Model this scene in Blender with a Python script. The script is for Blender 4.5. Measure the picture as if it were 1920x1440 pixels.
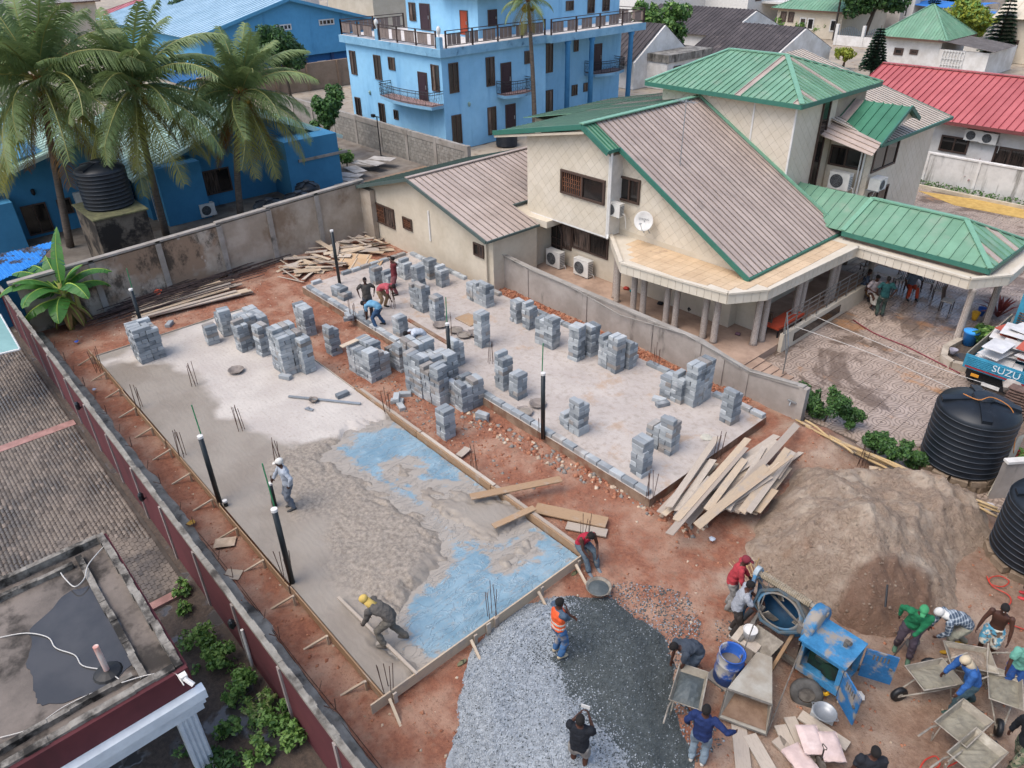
import bpy, math, random
import numpy as np
from mathutils import Matrix, Vector, Euler
random.seed(7); rng = np.random.default_rng(7)
for o in list(bpy.data.objects):
    bpy.data.objects.remove(o)
SC = bpy.context.scene
COL = SC.collection
R_ = math.radians
PI = math.pi
# ------------------------------------------------------------------ camera
CAM = Vector((9.472, -13.216, 14.0))
FPX = 1380.0                                   # focal length for a 1920 px wide picture
_pitch, _roll, _ang = R_(31.8), R_(1.3), R_(-48.8)
_F = Vector((0, math.cos(_pitch), -math.sin(_pitch)))
_R0 = Vector((1, 0, 0)); _U0 = Vector((0, math.sin(_pitch), math.cos(_pitch)))
_R = _R0 * math.cos(_roll) - _U0 * math.sin(_roll)
_U = _U0 * math.cos(_roll) + _R0 * math.sin(_roll)
_A = Vector((math.cos(_ang), math.sin(_ang), 0)); _B = Vector((-_A.y, _A.x, 0))
def _tw(v):
    return Vector((v.dot(_A), v.dot(_B), v.z))
CF, CR, CU = _tw(_F), _tw(_R), _tw(_U)
cam_data = bpy.data.cameras.new('camera')
cam = bpy.data.objects.new('camera', cam_data); COL.objects.link(cam)
cam_data.sensor_width = 36.0; cam_data.sensor_fit = 'HORIZONTAL'
cam_data.lens = 36.0 * FPX / 1920.0
cam_data.clip_start = 0.1; cam_data.clip_end = 3000.0
cam.matrix_world = Matrix(((CR.x, CU.x, -CF.x, CAM.x), (CR.y, CU.y, -CF.y, CAM.y), (CR.z, CU.z, -CF.z, CAM.z), (0, 0, 0, 1)))
SC.camera = cam
def _ray(x, y):
    return CF + CR * ((x - 960) / FPX) - CU * ((y - 720) / FPX)
def G(x, y, z=0.0):
    """surveyed point: where the sight line meets the level z"""
    d = _ray(x, y); t = (z - CAM.z) / d.z
    return CAM + d * t
def GY(x, y, wy):
    d = _ray(x, y); return CAM + d * ((wy - CAM.y) / d.y)
def GX(x, y, wx):
    d = _ray(x, y); return CAM + d * ((wx - CAM.x) / d.x)
# ------------------------------------------------------------------ world + light (overcast)
world = bpy.data.worlds.new('World'); SC.world = world; world.use_nodes = True
_nt = world.node_tree; _nt.nodes.clear()
_sky = _nt.nodes.new('ShaderNodeTexSky'); _sky.sky_type = 'NISHITA'; _sky.sun_disc = False
SUN_EL, SUN_AZ = R_(60), R_(192)
_sky.sun_elevation = SUN_EL; _sky.sun_rotation = SUN_AZ
_sky.air_density = 1.0; _sky.dust_density = 3.0; _sky.ozone_density = 1.0; _sky.altitude = 50
_bg = _nt.nodes.new('ShaderNodeBackground'); _bg.inputs['Strength'].default_value = 0.15
_out = _nt.nodes.new('ShaderNodeOutputWorld')
_nt.links.new(_sky.outputs[0], _bg.inputs['Color']); _nt.links.new(_bg.outputs[0], _out.inputs['Surface'])
sun_d = bpy.data.lights.new('sun', 'SUN'); sun = bpy.data.objects.new('sun', sun_d); COL.objects.link(sun)
sun_d.energy = 1.0; sun_d.angle = R_(45); sun_d.color = (1.0, 0.97, 0.93)
_sd = Vector((math.sin(SUN_AZ) * math.cos(SUN_EL), math.cos(SUN_AZ) * math.cos(SUN_EL), math.sin(SUN_EL)))
sun.rotation_euler = _sd.to_track_quat('Z', 'Y').to_euler(); sun.location = (0, 0, 60)
SC.view_settings.view_transform = 'Standard'; SC.view_settings.look = 'None'
SC.view_settings.gamma = 1.0; SC.view_settings.use_curve_mapping = False
SC.view_settings.exposure = 1.0
SC.cycles.max_bounces = 5; SC.cycles.diffuse_bounces = 3; SC.cycles.glossy_bounces = 2
SC.cycles.transmission_bounces = 2; SC.cycles.transparent_max_bounces = 4
SC.cycles.caustics_reflective = False; SC.cycles.caustics_refractive = False
# ------------------------------------------------------------------ helpers
def lin(h):
    if not isinstance(h, str): return tuple(h)
    h = h.lstrip('#'); r = []
    for i in (0, 2, 4):
        c = int(h[i:i + 2], 16) / 255
        r.append(c / 12.92 if c <= .04045 else ((c + .055) / 1.055) ** 2.4)
    return tuple(r)
MATS = {}
class NT:
    """small node-tree helper"""
    def __init__(s, name):
        s.m = bpy.data.materials.new(name); s.m.use_nodes = True
        s.t = s.m.node_tree; s.b = s.t.nodes['Principled BSDF']
        s.pos = None
    def n(s, kind, **kw):
        nd = s.t.nodes.new('ShaderNode' + kind)
        for k, v in kw.items(): setattr(nd, k, v)
        return nd
    def l(s, a, b): s.t.links.new(a, b)
    def P(s):
        if s.pos is None: s.pos = s.n('NewGeometry').outputs['Position']
        return s.pos
    def val(s, x, sock):
        if isinstance(x, (int, float)): sock.default_value = x
        elif isinstance(x, (tuple, list)): sock.default_value = (*x, 1) if len(x) == 3 and sock.type == 'RGBA' else x
        else: s.l(x, sock)
    def noise(s, scale, detail=4, rough=.55, vec=None, dist=0, col=False):
        nd = s.n('TexNoise'); nd.inputs['Scale'].default_value = scale
        nd.inputs['Detail'].default_value = detail; nd.inputs['Roughness'].default_value = rough
        nd.inputs['Distortion'].default_value = dist
        s.l(vec or s.P(), nd.inputs['Vector'])
        return nd.outputs['Color' if col else 'Fac']
    def ramp(s, fac, lo, hi):
        nd = s.n('MapRange'); nd.clamp = True; nd.interpolation_type = 'SMOOTHSTEP'
        s.val(fac, nd.inputs[0]); nd.inputs[1].default_value = lo; nd.inputs[2].default_value = hi
        return nd.outputs[0]
    def mix(s, fac, a, b, mode='MIX'):
        nd = s.n('Mix'); nd.data_type = 'RGBA'; nd.blend_type = mode
        s.val(fac, nd.inputs[0]); s.val(a, nd.inputs[6]); s.val(b, nd.inputs[7])
        return nd.outputs[2]
    def math(s, op, a, b=0.0):
        nd = s.n('Math', operation=op); s.val(a, nd.inputs[0]); s.val(b, nd.inputs[1])
        return nd.outputs[0]
    def xyz(s):
        nd = s.n('SeparateXYZ'); s.l(s.P(), nd.inputs[0]); return nd.outputs
    def scalevec(s, sx, sy, sz):
        nd = s.n('Mapping'); nd.inputs['Scale'].default_value = (sx, sy, sz); s.l(s.P(), nd.inputs[0])
        return nd.outputs[0]
    def bump(s, h, strength=.3, dist=.02):
        nd = s.n('Bump'); nd.inputs['Strength'].default_value = strength; nd.inputs['Distance'].default_value = dist
        s.l(h, nd.inputs['Height']); s.l(nd.outputs[0], s.b.inputs['Normal'])
    def fin(s, col=None, rough=.85, spec=.3, metal=0.0):
        if col is not None: s.val(col, s.b.inputs['Base Color'])
        s.val(rough, s.b.inputs['Roughness']); s.b.inputs['Specular IOR Level'].default_value = spec
        s.b.inputs['Metallic'].default_value = metal
        return s.m
def mt(name, c1, c2=None, s=2.0, rough=.85, bump=.15, bs=35, rnd=0.0, stain=None, metal=0.0, spec=.3, aniso=None, dirt=.12):
    """painted / weathered surface: two tones broken up by noise, fine grain, optional stains, per-object tone"""
    if name in MATS: return MATS[name]
    c1 = lin(c1); c2 = lin(c2) if c2 else tuple(x * .8 for x in c1)
    t = NT(name); vec = t.scalevec(*aniso) if aniso else t.P()
    n1 = t.ramp(t.noise(s, 5, .6, vec), .32, .68)
    col = t.mix(n1, c1, c2)
    if dirt:
        col = t.mix(t.math('MULTIPLY', t.ramp(t.noise(s * 6.3, 3, .65, vec), .35, .75), dirt), col, tuple(x * .45 for x in c2))
    if stain:
        sc, lo, hi, sx, sz = stain[1], stain[2], stain[3], stain[4] if len(stain) > 4 else 1, stain[5] if len(stain) > 5 else 1
        col = t.mix(t.ramp(t.noise(sc, 5, .65, t.scalevec(sx, sx, sz)), lo, hi), col, lin(stain[0]))
    if rnd:
        oi = t.n('ObjectInfo').outputs['Random']
        br = t.math('ADD', t.math('MULTIPLY', oi, 2 * rnd), 1 - rnd)
        cc = t.n('CombineColor'); [t.l(br, cc.inputs[i]) for i in range(3)]
        col = t.mix(1.0, col, cc.outputs[0], 'MULTIPLY')
    if bump: t.bump(t.noise(bs, 4, .6, vec), bump, .02)
    MATS[name] = t.fin(col, rough, spec, metal)
    return MATS[name]
def plain(name, c, rough=.6, metal=0.0, spec=.4):
    if name in MATS: return MATS[name]
    return mt(name, c, tuple(x * .86 for x in lin(c)), s=4, rough=rough, bump=.04, metal=metal, spec=spec, dirt=.08)
WM = {}
def _link(o, parent, M):
    COL.objects.link(o)
    M = M or Matrix.Identity(4)
    if parent is not None:
        o.parent = parent
        o.matrix_parent_inverse = WM[parent.name].inverted()
    o.matrix_basis = M
    WM[o.name] = M
    return o
def tag(o, label=None, cat=None, group=None, kind=None):
    if label: o['label'] = label
    if cat: o['category'] = cat
    if group: o['group'] = group
    if kind: o['kind'] = kind
    return o
def thing(name, label, cat, loc=(0, 0, 0), group=None, rz=0.0):
    o = bpy.data.objects.new(name, None); o.empty_display_size = .3
    _link(o, None, Matrix.Translation(loc) @ Matrix.Rotation(rz, 4, 'Z'))
    return tag(o, label, cat, group)
def piece(name, mesh, parent=None, M=None):
    return _link(bpy.data.objects.new(name, mesh), parent, M)
class MB:
    def __init__(s): s.v = []; s.f = []; s.m = []
    def add(s, vs, fs, m=0):
        o = len(s.v); s.v.extend(tuple(p) for p in vs)
        s.f.extend(tuple(i + o for i in f) for f in fs); s.m.extend([m] * len(fs)); return s
    def box(s, x0, x1, y0, y1, z0, z1, m=0):
        if x0 > x1: x0, x1 = x1, x0
        if y0 > y1: y0, y1 = y1, y0
        if z0 > z1: z0, z1 = z1, z0
        return s.add([(x0, y0, z0), (x1, y0, z0), (x1, y1, z0), (x0, y1, z0), (x0, y0, z1), (x1, y0, z1), (x1, y1, z1), (x0, y1, z1)],
                     [(0, 3, 2, 1), (4, 5, 6, 7), (0, 1, 5, 4), (1, 2, 6, 5), (2, 3, 7, 6), (3, 0, 4, 7)], m)
    def mbox(s, M, sx, sy, sz, m=0):
        """box centred on M"""
        a, b, c = sx / 2, sy / 2, sz / 2
        vs = [M @ Vector(p) for p in [(-a, -b, -c), (a, -b, -c), (a, b, -c), (-a, b, -c), (-a, -b, c), (a, -b, c), (a, b, c), (-a, b, c)]]
        return s.add(vs, [(0, 3, 2, 1), (4, 5, 6, 7), (0, 1, 5, 4), (1, 2, 6, 5), (2, 3, 7, 6), (3, 0, 4, 7)], m)
    def beam(s, p, q, w, h=None, m=0, roll=0.0):
        p, q = Vector(p), Vector(q); d = q - p
        M = Matrix.Translation((p + q) / 2) @ d.to_track_quat('X', 'Z').to_matrix().to_4x4() @ Matrix.Rotation(roll, 4, 'X')
        return s.mbox(M, d.length, w, h or w, m)
    def tube(s, pts, r, n=6, m=0, closed=False, cap=True):
        pts = [Vector(p) for p in pts]; N = len(pts); vs = []; fs = []
        rs = r if isinstance(r, (list, tuple)) else [r] * N
        ref = None
        for i, p in enumerate(pts):
            a = pts[(i - 1) % N] if (i > 0 or closed) else p
            b = pts[(i + 1) % N] if (i < N - 1 or closed) else p
            d = (b - a); d = d.normalized() if d.length > 1e-9 else Vector((0, 0, 1))
            if ref is None: ref = Vector((0, 0, 1)) if abs(d.z) < .9 else Vector((1, 0, 0))
            x = (ref - d * ref.dot(d))
            x = x.normalized() if x.length > 1e-6 else d.orthogonal().normalized()
            y = d.cross(x); ref = x
            for k in range(n):
                t = 2 * PI * k / n
                vs.append(p + (x * math.cos(t) + y * math.sin(t)) * rs[i])
        L = N if closed else N - 1
        for i in range(L):
            j = (i + 1) % N
            for k in range(n):
                fs.append((i * n + k, i * n + (k + 1) % n, j * n + (k + 1) % n, j * n + k))
        if cap and not closed:
            fs.append(tuple(range(n - 1, -1, -1))); fs.append(tuple((N - 1) * n + k for k in range(n)))
        return s.add(vs, fs, m)
    def lathe(s, prof, n=16, M=None, m=0, cap=True):
        M = M or Matrix.Identity(4); vs = []; fs = []
        for (r, z) in prof:
            for k in range(n):
                t = 2 * PI * k / n; vs.append(M @ Vector((r * math.cos(t), r * math.sin(t), z)))
        for i in range(len(prof) - 1):
            for k in range(n):
                fs.append((i * n + k, i * n + (k + 1) % n, (i + 1) * n + (k + 1) % n, (i + 1) * n + k))
        if cap:
            if prof[0][0] > 1e-4: fs.append(tuple(range(n - 1, -1, -1)))
            if prof[-1][0] > 1e-4: fs.append(tuple((len(prof) - 1) * n + k for k in range(n)))
        return s.add(vs, fs, m)
    def prism(s, poly, z0, z1, m=0):
        a = sum(poly[i][0] * poly[(i + 1) % len(poly)][1] - poly[(i + 1) % len(poly)][0] * poly[i][1] for i in range(len(poly)))
        if a < 0: poly = poly[::-1]
        n = len(poly)
        vs = [(x, y, z0) for x, y in poly] + [(x, y, z1) for x, y in poly]
        fs = [tuple(range(n - 1, -1, -1)), tuple(range(n, 2 * n))] + [(i, (i + 1) % n, (i + 1) % n + n, i + n) for i in range(n)]
        return s.add(vs, fs, m)
    def ext(s, pts, off, m=0):
        """extrude a planar polygon by the vector off"""
        pts = [Vector(p) for p in pts]; off = Vector(off); n = len(pts)
        nr = Vector((0, 0, 0))
        for i in range(n): nr += (pts[i] - pts[0]).cross(pts[(i + 1) % n] - pts[0])
        if nr.dot(off) < 0: pts = pts[::-1]
        vs = pts + [p + off for p in pts]
        fs = [tuple(range(n - 1, -1, -1)), tuple(range(n, 2 * n))] + [(i, (i + 1) % n, (i + 1) % n + n, i + n) for i in range(n)]
        return s.add(vs, fs, m)
    def sphere(s, c, r, n=8, k=6, m=0, sc=(1, 1, 1)):
        prof = [(math.sin(PI * i / k) * r, -math.cos(PI * i / k) * r) for i in range(k + 1)]
        return s.lathe(prof, n, Matrix.Translation(c) @ Matrix.Diagonal((*sc, 1)), m, cap=False)
    def mesh(s, name, mats, smooth=False):
        me = bpy.data.meshes.new(name); me.from_pydata([tuple(p) for p in s.v], [], s.f)
        mats = mats if isinstance(mats, (list, tuple)) else [mats]
        for x in mats: me.materials.append(x)
        if len(mats) > 1: me.polygons.foreach_set('material_index', s.m)
        if smooth: me.polygons.foreach_set('use_smooth', [True] * len(s.f))
        me.update(); return me
    def build(s, name, mats, parent=None, smooth=False, M=None):
        return piece(name, s.mesh(name, mats, smooth), parent, M)
def npmesh(name, verts, faces, mats, midx=None, smooth=False):
    """verts (N,3), faces (F,k)"""
    me = bpy.data.meshes.new(name); F, k = faces.shape
    me.vertices.add(len(verts)); me.vertices.foreach_set('co', np.ascontiguousarray(verts, dtype=np.float32).ravel())
    me.loops.add(F * k); me.loops.foreach_set('vertex_index', np.ascontiguousarray(faces, dtype=np.int32).ravel())
    me.polygons.add(F); me.polygons.foreach_set('loop_start', np.arange(0, F * k, k, dtype=np.int32))
    for x in (mats if isinstance(mats, (list, tuple)) else [mats]): me.materials.append(x)
    if midx is not None: me.polygons.foreach_set('material_index', np.asarray(midx, dtype=np.int32))
    if smooth: me.polygons.foreach_set('use_smooth', np.ones(F, dtype=bool))
    me.update(calc_edges=True); me.validate(); return me
def clip(poly, a, b, c):
    """keep the part of a 2-D polygon with a*x+b*y>=c"""
    out = []; n = len(poly)
    for i in range(n):
        p, q = poly[i], poly[(i + 1) % n]
        dp, dq = a * p[0] + b * p[1] - c, a * q[0] + b * q[1] - c
        if dp >= 0: out.append(p)
        if (dp > 0 > dq) or (dp < 0 < dq):
            t = dp / (dp - dq); out.append((p[0] + t * (q[0] - p[0]), p[1] + t * (q[1] - p[1])))
    return out
def area2(p): return abs(sum(p[i][0] * p[(i + 1) % len(p)][1] - p[(i + 1) % len(p)][0] * p[i][1] for i in range(len(p)))) / 2
def inpoly(x, y, poly):
    """vectorised point-in-polygon"""
    x = np.asarray(x); y = np.asarray(y); r = np.zeros(x.shape, bool); n = len(poly)
    for i in range(n):
        x0, y0 = poly[i][0], poly[i][1]; x1, y1 = poly[(i + 1) % n][0], poly[(i + 1) % n][1]
        if y0 == y1: continue
        c = ((y0 > y) != (y1 > y)) & (x < (x1 - x0) * (y - y0) / (y1 - y0) + x0)
        r ^= c
    return r
def sdpoly(x, y, poly):
    """signed distance to a polygon (positive inside)"""
    x = np.asarray(x, float); y = np.asarray(y, float); d = np.full(x.shape, 1e9); n = len(poly)
    for i in range(n):
        x0, y0 = poly[i][0], poly[i][1]; x1, y1 = poly[(i + 1) % n][0], poly[(i + 1) % n][1]
        ex, ey = x1 - x0, y1 - y0; L = ex * ex + ey * ey + 1e-12
        t = np.clip(((x - x0) * ex + (y - y0) * ey) / L, 0, 1)
        d = np.minimum(d, np.hypot(x - x0 - t * ex, y - y0 - t * ey))
    return np.where(inpoly(x, y, poly), d, -d)
_NG = rng.random((64, 64, 4))
def vnoise(x, y, sc=1.0, k=0):
    """smooth value noise in 0..1"""
    x = np.asarray(x) * sc; y = np.asarray(y) * sc
    xi = np.floor(x).astype(int); yi = np.floor(y).astype(int); fx = x - xi; fy = y - yi
    fx = fx * fx * (3 - 2 * fx); fy = fy * fy * (3 - 2 * fy); g = _NG[:, :, k % 4]
    a = g[xi % 64, yi % 64]; b = g[(xi + 1) % 64, yi % 64]; c = g[xi % 64, (yi + 1) % 64]; d = g[(xi + 1) % 64, (yi + 1) % 64]
    return (a * (1 - fx) + b * fx) * (1 - fy) + (c * (1 - fx) + d * fx) * fy
def fbm(x, y, sc=1.0, o=4, k=0):
    r = 0; a = .5
    for i in range(o):
        r = r + a * vnoise(np.asarray(x) + 17.3 * i, np.asarray(y) - 9.1 * i, sc * 2 ** i, k + i); a *= .5
    return r / (1 - .5 ** o)
def heightfield(x0, x1, y0, y1, res, fn, name, mats, keep=None, smooth=True):
    nx = max(2, int((x1 - x0) / res) + 1); ny = max(2, int((y1 - y0) / res) + 1)
    X, Y = np.meshgrid(np.linspace(x0, x1, nx), np.linspace(y0, y1, ny), indexing='ij')
    Z = fn(X, Y); V = np.stack([X, Y, Z], -1).reshape(-1, 3)
    I = np.arange(nx * ny).reshape(nx, ny)
    Fc = np.stack([I[:-1, :-1], I[1:, :-1], I[1:, 1:], I[:-1, 1:]], -1).reshape(-1, 4)
    if keep is not None:
        K = keep(X, Y, Z).reshape(-1)
        Fc = Fc[K[Fc].any(1)]
        u, inv = np.unique(Fc, return_inverse=True); V = V[u]; Fc = inv.reshape(Fc.shape)
    return npmesh(name, V, Fc, mats, None, smooth)
# ------------------------------------------------------------------ setting: ground, slabs, paving
def px_poly(pts, z=0.0):
    return [(p.x, p.y) for p in (G(x, y, z) for x, y in pts)]
SITE = [(-24.2, -10.35), (14, -10.35), (14, 6.4), (0.7, 6.75), (-1.5, 6.95), (-15.0, 7.0), (-24.4, 6.2)]
t = NT('street_ground')
c = t.mix(t.ramp(t.noise(.25, 5), .35, .65), lin('#8d8478'), lin('#a39684'))
c = t.mix(t.ramp(t.noise(1.7, 5), .5, .75), c, lin('#7d6a58'))
t.bump(t.noise(12, 5), .3, .03); m_ground = t.fin(c, .95)
b = MB(); b.add([(-900, -500, -.14), (500, -500, -.14), (500, 900, -.14), (-900, 900, -.14)], [(0, 1, 2, 3)])
tag(b.build('ground', m_ground), kind='structure')
t = NT('site_soil')
n1 = t.noise(.9, 6, .6); n2 = t.noise(7, 6, .7); n3 = t.noise(45, 3, .7)
red = t.mix(t.ramp(n2, .3, .7), lin('#97654e'), lin('#7c503f'))
red = t.mix(t.ramp(n1, .4, .66), red, lin('#a5836e'))
mud = t.mix(t.ramp(n2, .3, .7), lin('#8f7562'), lin('#765c4b'))
mud = t.mix(t.ramp(n1, .4, .7), mud, lin('#a08c7a'))
X, Y, Z = t.xyz()
e = t.math('ADD', t.math('MULTIPLY', X, .55), t.math('MULTIPLY', Y, .22))
e = t.math('ADD', e, t.math('MULTIPLY', t.math('SUBTRACT', n1, .5), 5.0))
mk = t.ramp(e, .9, 3.1)
c = t.mix(mk, red, mud)
c = t.mix(t.math('MULTIPLY', t.ramp(n3, .62, .72), .6), c, lin('#b98a6c'))
c = t.mix(t.math('MULTIPLY', t.ramp(t.noise(16, 4, .75), .52, .7), .55), c, lin('#5f3d2f'))
c = t.mix(t.math('MULTIPLY', t.ramp(t.noise(2.6, 5, .7), .55, .68), .5), c, lin('#8a7462'))
t.bump(t.math('ADD', n2, t.math('MULTIPLY', n3, .5)), .9, .06)
m_soil = t.fin(c, t.mix(t.math('MULTIPLY', mk, t.ramp(t.noise(.5, 3), .5, .62)), (.95,) * 3, (.55,) * 3), .25)
MOUNDS = [(*G(x, y)[:2], r, h) for x, y, r, h in [
    (1040, 520, 1.3, .35), (1085, 545, 1.1, .45), (1140, 570, 1.3, .55), (1190, 590, 1.1, .6), (1240, 615, 1.2, .5), (1290, 640, 1.0, .35),
    (960, 500, 1.0, .25), (890, 505, 1.0, .3), (1440, 730, .9, .25), (1560, 845, 1.3, .4), (1500, 830, 1.0, .35), (1060, 1445, 1.0, .35),
    (330, 760, .8, .12), (790, 800, 1.2, .12), (700, 640, 1.0, .12)]]
def soil_h(X, Y):
    z = -.05 + .10 * fbm(X, Y, .55, 3) + .05 * fbm(X, Y, 3.0, 3, 1) + .02 * vnoise(X, Y, 9, 2)
    for mx, my, r, h in MOUNDS:
        d2 = ((X - mx) ** 2 + (Y - my) ** 2) / (r * r)
        z = z + h * np.exp(-1.6 * d2) * (.65 + .7 * fbm(X, Y, 2.2, 3, 2))
    z = z - .06 * np.clip(np.sin((X * .4 + Y * 1.2) * 2.1 + 2 * fbm(X, Y, .8, 2)), .55, 1) * (X > 1)
    return z
me = heightfield(-24.8, 14.2, -10.5, 8.2, .11, soil_h, 'soil', m_soil, keep=lambda X, Y, Z: inpoly(X, Y, SITE))
tag(piece('site_soil', me), kind='structure')
def clods(n, poly, size, mat, name, parent=None, zoff=0.0, hfn=soil_h, flat=.7):
    xs = np.array([p[0] for p in poly]); ys = np.array([p[1] for p in poly])
    X = rng.uniform(xs.min(), xs.max(), n * 3); Y = rng.uniform(ys.min(), ys.max(), n * 3)
    k = inpoly(X, Y, poly); X, Y = X[k][:n], Y[k][:n]; n = len(X)
    Zc = hfn(X, Y) + zoff; S = size * rng.uniform(.35, 1.0, n) ** 1.5
    base = np.array([(1, 0, 0), (-1, 0, 0), (0, 1, 0), (0, -1, 0), (0, 0, 1), (0, 0, -1)], float)
    V = base[None] * rng.uniform(.6, 1.25, (n, 6, 1)); a = rng.uniform(0, 6.28, n); tl = rng.uniform(-.7, .7, n)
    x, y, z = V[..., 0], V[..., 1], V[..., 2] * flat
    x, z = x * np.cos(tl)[:, None] - z * np.sin(tl)[:, None], x * np.sin(tl)[:, None] + z * np.cos(tl)[:, None]
    xr = x * np.cos(a)[:, None] - y * np.sin(a)[:, None]; yr = x * np.sin(a)[:, None] + y * np.cos(a)[:, None]
    P = np.stack([X[:, None] + xr * S[:, None], Y[:, None] + yr * S[:, None], Zc[:, None] + z * S[:, None]], -1).reshape(-1, 3)
    fb = np.array([(0, 2, 4), (2, 1, 4), (1, 3, 4), (3, 0, 4), (2, 0, 5), (1, 2, 5), (3, 1, 5), (0, 3, 5)])
    Fc = (fb[None] + 6 * np.arange(n)[:, None, None]).reshape(-1, 3)
    return P, Fc, X, Y
m_clod = mt('clod', '#a9765a', '#7d4a36', s=6, bump=.3)
m_clod2 = mt('pale_stone', '#c9b7a0', '#97826e', s=6, bump=.2)
P, Fc, X, Y = clods(5200, [(-24, -10.2), (9, -10.2), (9.5, 6.2), (-24, 6)], .06, m_clod, 'clod')
mi = np.repeat((rng.random(len(X)) < .18).astype(int), 8)
tag(piece('soil_clods', npmesh('clods', P, Fc, [m_clod, m_clod2], mi)), 'loose clods and pebbles strewn over the red site soil', 'pebbles', kind='stuff')
P, Fc, X, Y = clods(2600, [(-14, 6.0), (-1, 6.0), (-1, 6.9), (-14, 6.95)], .11, m_clod, 'clod')
RUB = px_poly([(850, 780), (980, 850), (1110, 915), (1215, 968), (1300, 1010), (1330, 985), (1235, 935), (1120, 880), (1000, 830), (880, 765)])
P3, F3, X3, Y3 = clods(420, RUB, .13, None, 'r'); mi3 = np.repeat(rng.choice(3, len(X3), p=[.5, .25, .25]), 8)
tag(piece('rubble', npmesh('rubble', P3, F3, [m_clod, m_clod2, mt('mortar_lump', '#8d8880', '#75706a', s=5)], mi3)), 'rubble and mortar lumps along the foot of the right slab', 'rubble', kind='stuff')
P4, F4, X4, Y4 = clods(520, px_poly([(620, 690), (740, 780), (900, 870), (1010, 950), (1060, 985), (960, 860), (800, 740), (680, 650)]), .08, None, 'r')
tag(piece('rubble', npmesh('rubble2', P4, F4, [m_clod, mt('mortar_lump', '#8d8880')], np.repeat((rng.random(len(X4)) < .35).astype(int), 8))), 'small mortar lumps on the red strip between the slabs', 'rubble', kind='stuff')
tag(piece('soil_clods', npmesh('clods2', P, Fc, [m_clod])), 'heaped red clods between slab and grey garden wall', 'soil', kind='stuff')
# ---- right slab
SL = .35
RS = (-19.9, .12, -.02, 5.92)
t = NT('dry_slab')
n1 = t.noise(.55, 5, .6, dist=.6); n2 = t.noise(5, 6, .65)
wv = t.n('TexWave'); wv.wave_type = 'RINGS'; wv.inputs['Scale'].default_value = 3.2; wv.inputs['Distortion'].default_value = 7; wv.inputs['Detail'].default_value = 3
wv.inputs['Detail Scale'].default_value = 1.2; t.l(t.scalevec(.6, .6, .6), wv.inputs['Vector'])
c = t.mix(t.ramp(n1, .3, .7), lin('#a29890'), lin('#b0a69d'))
c = t.mix(t.ramp(n2, .45, .8), c, lin('#8f857a'))
c = t.mix(t.math('MULTIPLY', t.ramp(t.noise(.9, 5, .7), .55, .7), .55), c, lin('#a08060'))
sw = t.noise(2.2, 3, .5, t.scalevec(1, 2.6, 1), dist=2.5); sw2 = t.noise(14, 3, .6, dist=3.0)
c = t.mix(t.math('MULTIPLY', t.ramp(sw2, .52, .7), .3), c, lin('#c6bfb6'))
c = t.mix(t.math('MULTIPLY', t.ramp(sw, .55, .7), .25), c, lin('#8d8074'))
t.bump(t.math('ADD', t.math('MULTIPLY', sw2, .9), n2), .5, .02); m_slab = t.fin(c, .9)
m_slabside = mt('slab_side', '#8d7763', '#6d5645', s=2.2, bump=.4, bs=18, stain=('#7d4630', 1.1, .5, .7))
b = MB(); b.box(RS[0], RS[1], RS[2], RS[3], -.2, SL, 0)
o = b.build('foundation_slab', [m_slab, m_slabside]); o.data.polygons.foreach_set('material_index', [1, 0, 1, 1, 1, 1])
tag(o, kind='structure')
# ---- left slab: earth fill, blue sheet, fresh concrete
LS = (-19.6, .28, -8.92, -2.95)
b = MB(); b.box(LS[0] + .03, LS[1] - .03, LS[2] + .03, LS[3] - .03, -.2, .18)
tag(b.build('foundation_fill', m_slabside), kind='structure')
DRY = px_poly([(150, 690), (300, 630), (500, 560), (760, 760), (690, 800), (560, 835), (455, 812), (400, 765), (362, 700), (300, 678)], .35)
BLUE = px_poly([(742, 792), (905, 905), (1100, 1045), (905, 1195), (800, 1245), (757, 1190), (770, 1150), (800, 1100), (850, 1055), (852, 1005), (800, 950), (700, 893), (640, 852), (668, 818)], .25)
ISLE = [px_poly(q, .3) for q in ([(800, 930), (860, 905), (985, 930), (1000, 985), (930, 1005), (860, 1000)], [(720, 868), (760, 862), (790, 890), (830, 900), (800, 915), (750, 900)], [(930, 1040), (1000, 1000), (985, 1040), (935, 1060)])]
ROUGH = px_poly([(560, 820), (735, 775), (850, 1000), (800, 1100), (740, 1190), (640, 1150), (600, 1000), (480, 930), (520, 850)], .35)
def conc_fields(X, Y):
    nz = fbm(X, Y, 1.6, 4, 1); hi = fbm(X * .7 + Y * .5, Y * 1.6 - X * .8, 3.2, 5, 2) - .5; sd = sdpoly(X, Y, BLUE) + .5 + (nz - .5) * .7 + hi * .6
    for q in ISLE:
        sd = np.minimum(sd, -(sdpoly(X, Y, q) - .25 + (nz - .5) * .9 + hi * .9) + .02)
    rough = np.clip((sdpoly(X, Y, ROUGH) + (fbm(X, Y, 1.1, 3, 2) - .5) * 1.4) / .5, 0, 1)
    dry = np.clip((sdpoly(X, Y, DRY) + (fbm(X, Y, 1.3, 3, 3) - .5) * .9) / .35 + .3, 0, 1)
    h = SL - .01 + (.012 + .05 * rough) * (fbm(X, Y, 4.5, 4, 2) - .5) + .035 * rough * (vnoise(X, Y, 14, 1) - .5)
    mx, my, _ = G(740, 1075, .35)
    h = h + .14 * np.exp(-((X - mx) ** 2 + (Y - my) ** 2) / .9) * (.6 + .8 * fbm(X, Y, 3, 3))
    fall = np.clip((sd + .22) / .5, 0, 1) ** 1.3
    return h - fall * .2, rough, dry
def conc_h(X, Y): return conc_fields(X, Y)[0]
t = NT('fresh_concrete')
n1 = t.noise(.6, 5, .6); n2 = t.noise(9, 6, .7); n3 = t.noise(34, 4, .7)
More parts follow.
